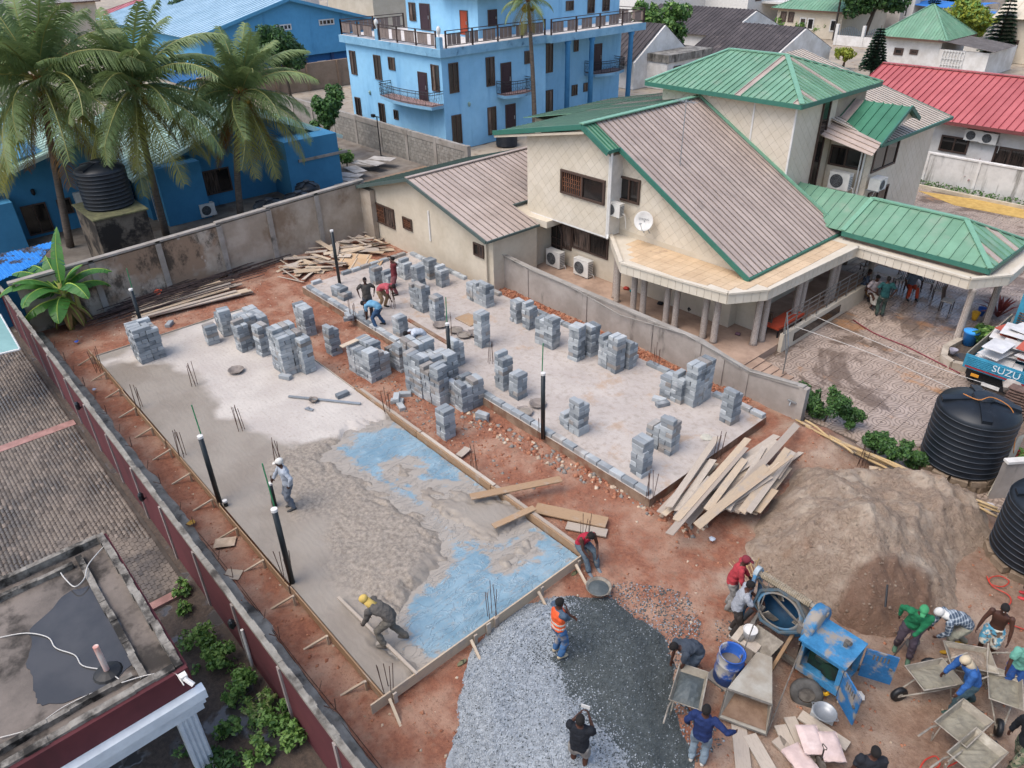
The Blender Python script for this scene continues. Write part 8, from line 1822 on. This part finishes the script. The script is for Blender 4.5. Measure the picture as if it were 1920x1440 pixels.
for k in range(9): b = MB(); x = tx0 + .3 + k * .22; b.tube([(x, ty0 + 2.7 + .1 * (k % 3), 1.3 + .08 * (k % 2)), (x + .25, ty0 + 3.9, 1.25 + .08 * (k % 2))], .08, 8); b.build('pipe', mt('clay_orange', '#b5714c', '#a3623f', s=3, rnd=.1), TPp)
SK = thing('roof_tiles', 'stack of brown roof tiles behind the large tank', 'roof tiles', G(1905, 770)); r = np.random.default_rng(1)
for k in range(30):
    p = G(1890 + 18 * (k % 3), 775 + 6 * (k % 3), 0); b = MB(); z = .08 + .1 * (k // 3); b.lathe([(.2, -.22), (.23, 0), (.2, .22)], 10, Matrix.Translation((p.x, p.y, z)) @ Matrix.Rotation(r.uniform(-.2, .2), 4, 'Z') @ Matrix.Diagonal((1, 1, .2, 1)) @ Matrix.Rotation(PI / 2, 4, 'Y')); b.build('tile', mt('brown_tile', '#6f5a50', '#5a473f', s=4, rnd=.12), SK)
o = bag(None, G(1898, 735, .5), .4, .7, .5, .5); o.name = 'sack'; o.data.materials[0] = mt('white_sack', '#aaa29a', '#8f877f', s=4); tag(o, 'grey woven sack hanging at the truck tailgate corner', 'sack')
PLp = thing('planter', 'curved concrete planter kerb round the portico columns', 'planter', G(1800, 660))
ring = [G(x, y, .15) for x, y in [(1905, 600), (1860, 632), (1800, 640), (1772, 655), (1768, 672), (1785, 684), (1815, 690), (1830, 680)]]
b = MB()
for i in range(len(ring) - 1): b.beam(ring[i], ring[i + 1], .22, .3)
b.build('kerb', mt('planter_kerb', '#b3a898', '#9a8f80', s=2), PLp)
b = MB(); b.prism([(p.x, p.y) for p in ring], -.05, .12); b.build('soil', m_gard, PLp)
p = G(1815, 645, .15); BI = thing('bin', 'bright blue plastic bin with lid by the portico column', 'bin', p); b = MB(); b.lathe([(.0, 0), (.2, 0), (.26, .5), (.28, .52), (.28, .55), (0, .57)], 20, Matrix.Translation(p), cap=False); b.build('body', plain('bin_blue', '#2a7fc9', .4), BI, True); b = MB(); b.lathe([(.29, .52), (.29, .56), (.1, .6), (0, .62)], 20, Matrix.Translation(p), cap=False); b.build('lid', plain('bin_lid', '#3f93d6', .4), BI)
pan('small grey pot on the planter kerb by the blue bin', G(1786, 664, .2), .13, .2, mat=plain('pot_grey', '#9a97a0'), nm='pot', cat='pot', handles=False)
for (x, y, c_, l) in [(1826, 600, '#c99a2c', 'yellow container behind the portico column'), (1838, 592, '#2f5fb0', 'blue container behind the portico column')]: pan(l, G(x, y, .1), .14, .35, mat=plain('cont_' + c_[1:], c_), nm='container', cat='container', handles=False)
# ------------------------------------------------------------------ yard furniture
m_seat = mt('cream_cushion', '#b9b0a4', '#a39a8e', s=3)
def chair(label, loc, rz, cushion=None):
    T_ = thing('chair', label, 'chair', loc, 'dining chairs in the yard', rz); M = WM[T_.name]
    b = MB(); b.box(-.22, .22, -.22, .22, .43, .48); b.build('seat', cushion or m_seat, T_, M=M)
    for (x, y) in ((-.2, .2), (.2, .2)): b = MB(); b.beam((x, y, 0), (x, y, .43), .035); b.build('leg', m_frame, T_, M=M)
    for x in (-.2, .2): b = MB(); b.beam((x, -.2, 0), (x, -.2, .48), .035); b.beam((x, -.2, .48), (x, -.3, 1.05), .035); b.build('leg', m_frame, T_, M=M)
    b = MB(); b.beam((-.2, -.3, 1.03), (.2, -.3, 1.03), .05)
    for k in range(5): x = -.14 + .07 * k; b.beam((x, -.21, .5), (x, -.295, 1.02), .018)
    b.build('backrest', m_frame, T_, M=M)
for (x, y, a, l) in [(1735, 545, .4, 'dark chair beside the seated man, closest to him'), (1757, 560, .4, 'tall backed chair third from the seated man'), (1772, 582, -1.5, 'chair with curved dark back at the right of the row'), (1683, 540, .6, 'light metal chair left of the seated man'), (1622, 515, .8, 'dark slatted bench chair by the white table')]: chair(l, G(x, y, 0), a)
p = G(1657, 538, 0); TB = thing('table', 'white topped table in the yard', 'table', p); b = MB(); b.box(p.x - .6, p.x + .6, p.y - .4, p.y + .4, .7, .75); b.build('top', m_white, TB)
for (x, y) in ((-.5, -.3), (.5, -.3), (.5, .3), (-.5, .3)): b = MB(); b.beam((p.x + x, p.y + y, 0), (p.x + x, p.y + y, .7), .04); b.build('leg', m_metal, TB)
p = G(1432, 625, .3); LS_ = thing('lounge_bench', 'low bench with orange cushion on the terrace', 'bench', p); b = MB(); b.mbox(Matrix.Translation(p + Vector((.3, .9, .4))), .6, 1.9, .1); b.build('cushion', plain('orange_cushion', '#b5482c', .7), LS_); b = MB()
for (x, y) in ((.05, .05), (.55, .05), (.05, 1.75), (.55, 1.75)): b.beam(p + Vector((x, y, 0)), p + Vector((x, y, .36)), .05)
b.build('leg', m_black, LS_)
for (x, y, c_, s, l) in [(1303, 585, '#1c1c20', .28, 'black bag against the terrace wall'), (1174, 543, '#a83a2c', .12, 'red bundle on the terrace floor'), (1186, 548, '#2f8a8f', .12, 'teal bundle on the terrace floor'), (1238, 571, '#16181c', .12, 'small black bag on the terrace floor'), (1383, 628, '#7a5a62', .1, 'small patterned bundle on the terrace floor')]:
    pz = G(x, y, .3); o = bag(None, pz, .3, s * 2, s * 1.4, s * 1.1); o.name = 'bundle'; o.data.materials[0] = plain('bundle_' + c_[1:], c_, .7); tag(o, l, 'bag')
wire([(1490, 612), (1600, 650), (1700, 690), (1800, 735)], 1.6, .01, m_wirew, 'thin line strung across the yard, upper one'); wire([(1520, 590), (1640, 640), (1760, 690), (1850, 720)], 1.5, .01, m_wirew, 'thin line strung across the yard, lower one')
STW = thing('stick_bundle', 'small bundle of twigs on the mud behind the red shirted worker', 'sticks', G(1410, 1075)); r = np.random.default_rng(9)
for k in range(14): p = G(1405 + r.uniform(-12, 15), 1070 + r.uniform(-22, 22), .08); a = r.uniform(0, 3); b = MB(); b.tube([p, p + Vector((math.cos(a) * .5, math.sin(a) * .5, r.uniform(0, .15)))], .012, 4); b.build('stick', m_bam, STW)
CW = thing('garden_wall', 'short grey wall end standing between the two tanks', 'wall', G(1880, 960)); pA, pB = G(1852, 935), G(1918, 930)
b = MB(); b.ext([pA, pB, pB + Vector((0, 0, 1.3)), pA + Vector((0, 0, 1.3))], (.1, .1, 0)); b.build('panel', m_greyr, CW); b = MB(); b.beam(pA + Vector((.05, .05, 1.33)), pB + Vector((.05, .05, 1.33)), .2, .08); b.build('coping', m_white_dirty, CW)
CS = thing('cement_sheet', 'pale cement sheet leaning on the large tank', 'sheet', G(1845, 900)); b = MB(); b.ext([G(1850, 930), G(1880, 900), G(1880, 900) + Vector((0, .3, 1.5)), G(1868, 905) + Vector((0, .3, 1.5))], (.03, 0, .02)); b.build('sheet', mt('cement_sheet', '#a8a294', '#918b7e', s=2), CS)
# ------------------------------------------------------------------ people
SKIN = mt('skin_dark', '#4a2f24', '#3d261d', s=6, rough=.55, bump=.03, dirt=.05)
def ik(a, c, l1, l2, pole):
    d = c - a; L = min(d.length, (l1 + l2) * .995); d = d.normalized(); c = a + d * L; x = (l1 * l1 - l2 * l2 + L * L) / (2 * L); h = math.sqrt(max(0, l1 * l1 - x * x))
    p = pole - d * pole.dot(d); p = p.normalized() if p.length > 1e-5 else Vector((0, 1, 0)); return a + d * x + p * h, c
def blob(b, pts, rs, n=10):
    """closed round limb"""
    P = [Vector(p) for p in pts]; d0 = (P[0] - P[1]).normalized(); d1 = (P[-1] - P[-2]).normalized()
    b.tube([P[0] + d0 * rs[0] * .85, P[0] + d0 * rs[0] * .5] + P + [P[-1] + d1 * rs[-1] * .5, P[-1] + d1 * rs[-1] * .85], [rs[0] * .35, rs[0] * .8] + list(rs) + [rs[-1] * .8, rs[-1] * .35], n)
def loft(b, rings, n=14):
    V = []; F_ = []
    for (c, ex, ey) in rings:
        for k in range(n): a = 2 * PI * k / n; V.append(c + ex * math.cos(a) + ey * math.sin(a))
    for i in range(len(rings) - 1):
        for k in range(n): F_.append((i * n + k, i * n + (k + 1) % n, (i + 1) * n + (k + 1) % n, (i + 1) * n + k))
    F_ += [tuple(range(n - 1, -1, -1)), tuple((len(rings) - 1) * n + k for k in range(n))]; b.add(V, F_)
_ct = bpy.data.textures.new('cloth_folds', 'CLOUDS'); _ct.noise_scale = .09; _ct.noise_depth = 2
def remesh(o, vox, sm=4):
    m = o.modifiers.new('remesh', 'REMESH'); m.mode = 'VOXEL'; m.voxel_size = vox; m.use_smooth_shade = True
    s = o.modifiers.new('smooth', 'SMOOTH'); s.factor = .5; s.iterations = sm
    if o.name.split('.')[0] in ('shirt', 'trousers', 'skirt', 'vest'):
        d = o.modifiers.new('folds', 'DISPLACE'); d.texture = _ct; d.texture_coords = 'GLOBAL'; d.strength = .05; d.mid_level = .42
def person(label, loc, rz, pel=.92, bend=0, lean=0, head=0, turn=0, hands=None, feet=None, shirt=None, sleeve='s', legs='l', trousers='#3c4048', shoes='#2b2a2a', hat=None, hair='#15110f', vest=None, sc=1.0, vox=.016, skirt=None, pole_arm=None, py=0.0, shirt_mat=None, trouser_mat=None):
    T_ = thing('person', label, 'person', loc); M = Matrix.Translation(loc) @ Matrix.Rotation(rz, 4, 'Z') @ Matrix.Scale(sc, 4); B_ = R_(bend)
    d = lambda k: Vector((R_(lean) * k, math.sin(B_ * k), math.cos(B_ * k))).normalized()
    P = Vector((0, py, pel)); waist = P + d(.45) * .17; chest = waist + d(1) * .22; neck = chest + d(1.08) * .18; hd = d(1.1); hB = B_ * 1.1 - R_(head)
    hdir = Vector((0, math.sin(hB), math.cos(hB))); hc = neck + hdir * .15; rt = Vector((1, 0, 0)); fwd = lambda k: Vector((0, math.cos(B_ * k), -math.sin(B_ * k)))
    sh = [neck - d(1) * .05 + rt * s * .185 for s in (-1, 1)]; hip = [P + rt * s * .095 - Vector((0, 0, .03)) for s in (-1, 1)]
    feet = feet or ((-.11, 0), (.11, 0)); ank = [Vector((x, y, .085 + (z[0] if z else 0))) for x, y, *z in feet]
    hands = hands or ((-.24, .08, .86), (.24, .08, .86)); wr = [Vector(h) for h in hands]
    kn = []; el = []
    for i, s in enumerate((-1, 1)):
        k, a = ik(hip[i], ank[i], .42, .42, Vector((s * .12, 1, .1))); kn.append(k); ank[i] = a
        pl = pole_arm[i] if pole_arm else Vector((s * .8, -.7, -.2)); e, w = ik(sh[i], wr[i], .285, .265, Vector(pl)); el.append(e); wr[i] = w
    tn = Matrix.Rotation(R_(turn), 3, 'Z'); hf = tn @ (hdir.cross(Vector((-1, 0, 0)))).normalized() if True else None
    if hf.dot(fwd(1)) < 0: hf = -hf
    hr = hf.cross(hdir)
    # ---- body, one surface
    b = MB(); V3 = lambda k, w, dd: None
    loft(b, [(P - d(.3) * .1, rt * .1, fwd(.3) * .08), (P, rt * .155, fwd(.4) * .105), (waist, rt * .135, fwd(.7) * .09), (chest, rt * .165, fwd(1) * .11), (neck - d(1) * .06, rt * .15, fwd(1) * .085), (neck + d(1) * .0, rt * .065, fwd(1) * .06)])
    blob(b, [neck - hdir * .03, neck + hdir * .07], [.055, .052], 10)
    loft(b, [(hc + hdir * z + hf * f_, hr * wx, hf * wy) for z, f_, wx, wy in [(-.115, .035, .03, .035), (-.09, .03, .05, .06), (-.045, .012, .066, .082), (.0, .0, .074, .094), (.05, -.005, .075, .096), (.09, -.008, .06, .08), (.118, -.01, .025, .035)]], 14)
    blob(b, [hc + hf * .085 + hdir * .012, hc + hf * .108 - hdir * .025], [.01, .014], 6)          # nose
    for s in (-1, 1): blob(b, [hc + hr * s * .076 + hdir * .02, hc + hr * s * .08 - hdir * .02], [.014, .011], 6)   # ears
    for i, s in enumerate((-1, 1)):
        blob(b, [sh[i], sh[i].lerp(el[i], .45), el[i], el[i].lerp(wr[i], .4), wr[i]], [.062, .05, .041, .039, .027])
        blob(b, [hip[i], hip[i].lerp(kn[i], .4), kn[i], kn[i].lerp(ank[i], .35), ank[i]], [.085, .08, .056, .056, .036])
        hd_ = (wr[i] - el[i]).normalized(); inn = rt * -s; inn = (inn - hd_ * inn.dot(hd_)); inn = inn.normalized() if inn.length > .1 else fwd(1); acr = hd_.cross(inn)
        pc = wr[i] + hd_ * .05; loft(b, [(wr[i] - hd_ * .01, acr * .024, inn * .02), (pc, acr * .042, inn * .017), (wr[i] + hd_ * .09, acr * .04, inn * .014)], 10)
        for q, (o_, L) in enumerate(((-.031, .06), (-.011, .072), (.01, .068), (.03, .05))):
            r0 = wr[i] + hd_ * .085 + acr * o_; r1 = r0 + hd_ * L * .55 + inn * .012; r2 = r1 + hd_ * L * .25 + inn * .03; b.tube([r0, r1, r2], [.0105, .01, .0085], 6)
        t0 = wr[i] + hd_ * .03 - acr * .035 + inn * .005; b.tube([t0, t0 - acr * .028 + hd_ * .03 + inn * .012, t0 - acr * .025 + hd_ * .062 + inn * .03], [.014, .012, .0095], 6)
        toe = Vector((0, 1, 0)); blob(b, [ank[i] - Vector((0, .03, .045)), ank[i] + Vector((0, .06, -.05)), ank[i] + Vector((0, .14, -.06))], [.035, .036, .028])
    o = b.build('body', SKIN, T_, M=M); remesh(o, min(vox, .0135) if vox < .02 else vox, 2)
    b = MB()
    for s in (-1, 1): b.sphere(hc + hf * .088 + hr * s * .03 + hdir * .018, .011, 8, 5)
    b.build('eyes', plain('eye_white', '#b9b2aa'), T_, M=M)
    b = MB(); b.tube([hc + hf * .082 + hr * x - hdir * .058 for x in (-.024, 0, .024)], .007, 5); b.build('mouth', plain('lips', '#4f2a25'), T_, M=M)
    if shirt or shirt_mat:
        sm = shirt_mat or mt('cloth_' + str(shirt).strip('#'), shirt, None, s=7, rough=.9, bump=.45, bs=16, dirt=.4); b = MB()
        loft(b, [(P - d(.3) * .06, rt * .185, fwd(.4) * .135), (P + d(.4) * .05, rt * .18, fwd(.5) * .13), (waist, rt * .165, fwd(.75) * .118), (chest, rt * .19, fwd(1) * .13), (neck - d(1) * .06, rt * .175, fwd(1) * .1), (neck - d(1) * .012, rt * .085, fwd(1) * .078)], 18)
        for i in range(2):
            if sleeve == 'l': blob(b, [sh[i], sh[i].lerp(el[i], .5), el[i], el[i].lerp(wr[i], .5), wr[i].lerp(el[i], .06)], [.08, .068, .058, .052, .043])
            elif sleeve == 's': blob(b, [sh[i], sh[i].lerp(el[i], .4), sh[i].lerp(el[i], .72)], [.08, .072, .07])
            else: blob(b, [sh[i] - rt * (.03 if i else -.03), sh[i] - d(1) * .05], [.06, .06])
        o = b.build('shirt', sm, T_, M=M); remesh(o, .02 if vox < .02 else .026, 3)
    tm = trouser_mat or mt('cloth_' + str(trousers).strip('#'), trousers, None, s=7, rough=.9, bump=.45, bs=16, dirt=.4, stain=('#8d8276', 3.5, .56, .72)); b = MB()
    loft(b, [(P + d(.4) * .06, rt * .168, fwd(.5) * .122), (P - d(.2) * .02, rt * .178, fwd(.3) * .128), (P - Vector((0, 0, .12)), rt * .16, fwd(.1) * .11)], 16)
    for i in range(2):
        if skirt: break
        if legs == 'l': blob(b, [hip[i], hip[i].lerp(kn[i], .5), kn[i], kn[i].lerp(ank[i], .5), ank[i] + Vector((0, 0, .03))], [.105, .1, .078, .075, .068])
        else: blob(b, [hip[i], hip[i].lerp(kn[i], .5), hip[i].lerp(kn[i], .85)], [.108, .105, .1])
    if skirt: loft(b, [(P, rt * .17, fwd(.2) * .125), (P.lerp(kn[0].lerp(kn[1], .5), .6), rt * .2, Vector((0, .17, 0))), (kn[0].lerp(kn[1], .5) - Vector((0, 0, .25)), rt * .22, Vector((0, .2, 0)))], 16)
    o = b.build('trousers' if not skirt else 'skirt', tm, T_, M=M); remesh(o, .02 if vox < .02 else .026, 3)
    for i in range(2):
        b = MB(); a = ank[i]; loft(b, [(a + Vector((0, -.075, -.04)), rt * .025, Vector((0, 0, .03))), (a + Vector((0, -.05, -.035)), rt * .042, Vector((0, 0, .05))), (a + Vector((0, .02, -.04)), rt * .045, Vector((0, 0, .045))), (a + Vector((0, .11, -.055)), rt * .05, Vector((0, 0, .032))), (a + Vector((0, .17, -.06)), rt * .04, Vector((0, 0, .025))), (a + Vector((0, .195, -.065)), rt * .015, Vector((0, 0, .012)))], 10)
        b.build('shoe', plain('shoe_' + shoes.strip('#'), shoes, .7), T_, True, M=M)
    if vest:
        b = MB(); loft(b, [(P + d(.4) * .02, rt * .196, fwd(.45) * .146), (waist, rt * .18, fwd(.75) * .134), (chest, rt * .2, fwd(1) * .144), (neck - d(1) * .05, rt * .15, fwd(1) * .112), (neck - d(1) * .02, rt * .1, fwd(1) * .09)], 18); o = b.build('vest', plain('vest_' + vest.strip('#'), vest, .7), T_, M=M); remesh(o, .02, 2)
        for s_ in (.25, .6):
            c = P.lerp(waist.lerp(chest, .5), s_ * 1.3); b = MB(); loft(b, [(c - d(.6) * .022, rt * .2, fwd(.6) * .152), (c + d(.6) * .022, rt * .2, fwd(.6) * .152)], 18); b.build('reflective_band', plain('silver_band', '#b9b9ae', .4), T_, M=M)
    b = MB(); cap = lambda g: loft(b, [(hc + hdir * z - hf * (.012 + .1 * max(0, .03 - z)), hr * (wx + g), hf * (wy + g)) for z, wx, wy in [(-.02, .074, .078), (.02, .078, .09), (.06, .079, .1), (.095, .064, .086), (.12, .035, .048), (.13, .01, .014)]], 16)
    if hat:
        k, hcr = hat; cap(.012)
        if k == 'cap': b.ext([hc + hdir * .045 + hf * .09 + hr * .06, hc + hdir * .045 + hf * .09 - hr * .06, hc + hdir * .03 + hf * .175 - hr * .035, hc + hdir * .03 + hf * .175 + hr * .035], hdir * .012)
        if k == 'scarf': loft(b, [(hc - hdir * .02 - hf * .03, hr * .09, hf * .085), (neck + hdir * .0 - hf * .03, hr * .1, hf * .09), (neck - d(1) * .1 - hf * .05, hr * .13, hf * .09)], 14)
        b.build('cap' if k == 'cap' else 'headcloth', mt('hat_' + hcr.strip('#'), hcr, None, s=9, rough=.9), T_, True, M=M)
    else: cap(.004); b.build('hair', plain('hair_' + hair.strip('#'), hair, .9), T_, True, M=M)
    return T_
AW_ = R_(33); RT = R_(-41); LF = R_(139); CM_ = R_(-147)
def on(x, y, z=0.0):
    p = G(x, y, z); return (p.x, p.y, z)
def soil(x, y):
    p = G(x, y, 0); z = float(soil_h(np.array([p.x]), np.array([p.y]))[0]); p = G(x, y, z); return (p.x, p.y, z)
HIP = ((-.3, -.02, 1.0), (.3, -.02, 1.0))
person('worker in white shirt and cap leaning on a shovel in the wet concrete', on(550, 952, .33), R_(165), hands=((-.3, .0, 1.0), (.3, .32, .95)), shirt='#a9afb6', sleeve='l', trousers='#6a7078', hat=('cap', '#d3cfc6'), shoes='#3a3a38', bend=8)
w1 = on(550, 952, .33); pR = Matrix.Translation(w1) @ Matrix.Rotation(R_(165), 4, 'Z'); shovel('shovel held by the white shirted worker on the slab', pR @ Vector((.32, .36, 1.05)), pR @ Vector((.32, .5, .03)), dh=False)
person('bending worker in yellow headcloth levelling concrete with a long pole', on(738, 1203, .33), R_(128), pel=.82, bend=62, head=30, hands=((-.12, .62, .55), (.16, .58, .5)), feet=((-.2, .15), (.14, -.25)), shirt='#5d5852', sleeve='l', trousers='#6a655c', hat=('scarf', '#c2a55a'), shoes='#5a544c')
SP = thing('screed_pole', 'long pale screed pole held over the wet concrete', 'pole', G(710, 1190, .4)); b = MB(); b.beam(G(634, 1120, .5), G(782, 1264, .42), .07, .05); b.build('bar', m_timw, SP)
person('worker in red vest sitting on the formwork corner', on(1096, 1052, 0), R_(-105), pel=.5, py=-.18, bend=38, head=-5, hands=((-.12, .38, .52), (.12, .4, .5)), feet=((-.14, .38), (.14, .42)), shirt='#a8283a', sleeve='n', trousers='#56646e', shoes='#6b7278')
person('man in orange reflective vest and jeans standing on the gravel', (*G(1046, 1226, .34)[:2], .32), R_(-15), hands=((.1, .28, 1.18), (-.1, .26, 1.22)), shirt='#4a5a6b', sleeve='s', trousers='#3f6690', vest='#d9582a', shoes='#a89a80', head=-8, pole_arm=(Vector((-1, 0, -.6)), Vector((1, 0, -.6))))
person('man in black tee and grey shorts photographing with a phone', (*G(1088, 1352, 1.95)[:2], .33), R_(28), hands=((-.1, .3, 1.36), (.1, .3, 1.36)), pole_arm=(Vector((-.5, -.2, -1)), Vector((.5, -.2, -1))), shirt='#1d2026', trousers='#8a857e', legs='s', shoes='#c0bcb4')
ph = Matrix.Translation((*G(1088, 1352, 1.95)[:2], .33)) @ Matrix.Rotation(R_(28), 4, 'Z'); PH = thing('phone', 'white phone held up by the man in black tee', 'phone', ph @ Vector((0, .36, 1.52))); b = MB(); b.mbox(ph @ Matrix.Translation((0, .37, 1.53)), .17, .012, .09); b.build('case', m_white, PH)
person('worker in grey tee stooping by the blue barrel', soil(1300, 1262), R_(158), pel=.8, bend=72, head=25, hands=((-.14, .5, .42), (.14, .52, .45)), feet=((-.16, .12), (.14, -.16)), shirt='#3f464f', trousers='#49525c', shoes='#b3aa9a')
person('worker in navy track top reaching a gloved hand to the hopper', soil(1306, 1428), R_(22), hands=((-.3, .1, .95), (.55, .12, 1.18)), shirt='#1f2f5a', sleeve='l', trousers='#7d8c96', shoes='#b9b4aa')
person('worker in red shirt and red cap at the far side of the mixer', soil(1364, 1138), R_(-60), bend=18, hands=((-.2, .35, .95), (.2, .35, .95)), shirt='#a5383f', trousers='#8d8a84', hat=('cap', '#7a2f38'), sleeve='l', shoes='#6b6760')
person('worker in grey tee working the mixer frame', soil(1372, 1188), R_(-55), bend=16, hands=((-.15, .48, 1.05), (.2, .48, .95)), shirt='#9a9ca0', trousers='#38322e', shoes='#a8a8a4')
person('worker in green jersey and green cap resting on a shovel', soil(1692, 1222), R_(-165), bend=20, lean=-8, hands=((.02, .42, .72), (.3, -.05, 1.0)), feet=((-.14, .2), (.16, -.05)), shirt='#1f6b45', sleeve='l', trousers='#4a4048', hat=('cap', '#3f8a5c'), shoes='#44604c')
w1 = soil(1692, 1222); pR = Matrix.Translation(w1) @ Matrix.Rotation(R_(-165), 4, 'Z'); shovel('shovel leaned on by the green shirted worker', pR @ Vector((.05, .45, .8)), pR @ Vector((.28, .75, .05)), dh=False)
t = NT('plaid'); X, Y, Z = t.xyz(); s1 = t.ramp(t.math('SINE', t.math('MULTIPLY', t.math('ADD', X, Y), 70)), .3, .6); s2 = t.ramp(t.math('SINE', t.math('MULTIPLY', t.math('SUBTRACT', Z, t.math('MULTIPLY', X, .4)), 70)), .3, .6); m_plaid = t.fin(t.mix(t.math('MULTIPLY', t.math('ADD', s1, s2), .45), lin('#3a4654'), lin('#9fa6aa')), .9)
person('worker in plaid shirt and white headcloth bent over shovelling', soil(1792, 1216), R_(130), pel=.82, bend=82, head=35, hands=((-.14, .55, .48), (.16, .6, .5)), feet=((-.16, .2), (.14, -.2)), shirt_mat=m_plaid, sleeve='l', trousers='#8a8878', hat=('scarf', '#cfccc6'), shoes='#b58a1f')
w1 = soil(1792, 1216); pR = Matrix.Translation(w1) @ Matrix.Rotation(R_(130), 4, 'Z'); shovel('shovel held by the plaid shirted worker', pR @ Vector((.15, .6, .55)), pR @ Vector((-.2, 1.1, .12)), dh=False)
t = NT('print_shorts'); m_prt = t.fin(t.mix(t.ramp(t.noise(7, 2), .45, .55), lin('#4f8aa0'), t.mix(t.ramp(t.noise(5, 2), .5, .6), lin('#b9b3a4'), lin('#5a4a3c'))), .9)
person('shirtless worker in printed shorts with a barrow of sand', soil(1842, 1230), R_(-175), hands=((-.32, .25, .78), (.32, .25, .78)), bend=12, trouser_mat=m_prt, legs='s', shoes='#8f8a84', turn=20)
person('worker in mint polo shirt holding a wheelbarrow', soil(1884, 1296), R_(-152), bend=18, hands=((-.3, .3, .72), (.3, .3, .72)), shirt='#6aa592', trousers='#2a4f8a', shoes='#3a3a38', head=-10)
person('worker in blue shirt with pale headcloth pushing a wheelbarrow', soil(1800, 1326), R_(140), pel=.88, bend=32, hands=((-.28, .5, .66), (.28, .5, .66)), feet=((-.12, .28), (.12, -.3)), shirt='#2f5a94', sleeve='l', trousers='#41565c', hat=('scarf', '#b9a98e'), shoes='#30463e')
w = G(1641, 1412, 1.62); person('dark headed worker seen only from the shoulders at the bottom edge', (w.x, w.y, 0), R_(40), shirt='#23252b', trousers='#2b2b30')
t = NT('camo'); m_camo = t.fin(t.mix(t.ramp(t.noise(9, 2), .45, .5), lin('#4f5a44'), t.mix(t.ramp(t.noise(12, 2), .5, .55), lin('#7a7460'), lin('#2f332a'))), .9)
person('worker in black jacket and camouflage trousers at the right edge', soil(1897, 1445), R_(150), bend=14, hands=((-.3, .2, .9), (.3, .1, .9)), feet=((-.12, .3), (.12, -.25)), shirt='#16181d', sleeve='l', trouser_mat=m_camo, shoes='#2a2622')
person('person in dark trousers and red sandals beside the muddy tank', soil(1926, 1122), R_(100), shirt='#2a2b30', trousers='#1f2228', shoes='#b5383a')
person('mason in grey tee standing with hands on hips', on(693, 594, SL), R_(-120), hands=HIP, shirt='#4f4a45', trousers='#3d4046', vox=.024)
person('mason in red vest bending over the block course', on(716, 577, SL), R_(-60), pel=.85, bend=78, hands=((-.15, .55, .4), (.15, .6, .35)), feet=((-.14, .1), (.14, -.1)), shirt='#b5555c', sleeve='s', trousers='#9a7f62', vox=.024)
person('mason in dark vest over pale blue shirt bending low', on(714, 612, SL), R_(120), pel=.84, bend=88, hands=((-.18, .5, .3), (.18, .5, .3)), feet=((-.3, .05), (.2, -.05)), shirt='#6a9ab5', sleeve='s', trousers='#35506e', vest=None, vox=.024)
person('person in maroon shirt carrying a board behind a block stack', on(743, 552, SL), R_(160), hands=((-.25, .1, 1.7), (.25, .1, 1.7)), shirt='#6b2c30', trousers='#7a4a4c', vox=.024)
person('mason in white shirt bending behind the longest wall of stacks', on(797, 664, SL), R_(165), pel=.85, bend=80, hands=((-.15, .5, .35), (.15, .5, .35)), shirt='#b9bec4', sleeve='s', trousers='#5f7890', vox=.024)
person('woman in patterned white dress by the yard table', on(1628, 572, 0), R_(-120), pel=.62, bend=15, hands=((-.2, .3, .8), (.2, .3, .8)), feet=((-.12, .35), (.12, .35)), shirt='#b3a8a8', trousers='#a8a49c', skirt=True, vox=.022)
person('man in dark green tee standing with his back turned in the yard', on(1648, 592, 0), R_(35), hands=HIP, shirt='#1f4a4a', trousers='#34433c', vox=.022)
person('man in grey tee and orange trousers sitting in the yard', on(1704, 556, 0), R_(-140), pel=.5, py=-.1, bend=12, hands=((-.3, .25, .6), (.3, .25, .6)), feet=((-.18, .36), (.18, .36)), shirt='#5a6470', trousers='#b5452a', vox=.022)
p = G(1703, 548, 0); chair('chair under the man in orange trousers', (p.x + .05, p.y + .08, 0), R_(-140))
person('person in ochre print dress half hidden by the terrace rail', on(1612, 562, 0), R_(-60), pel=.6, bend=10, feet=((-.12, .35), (.12, .35)), hands=((-.2, .3, .75), (.2, .3, .75)), shirt='#3f4a5a', trousers='#7a5a2c', skirt=True, vox=.022)
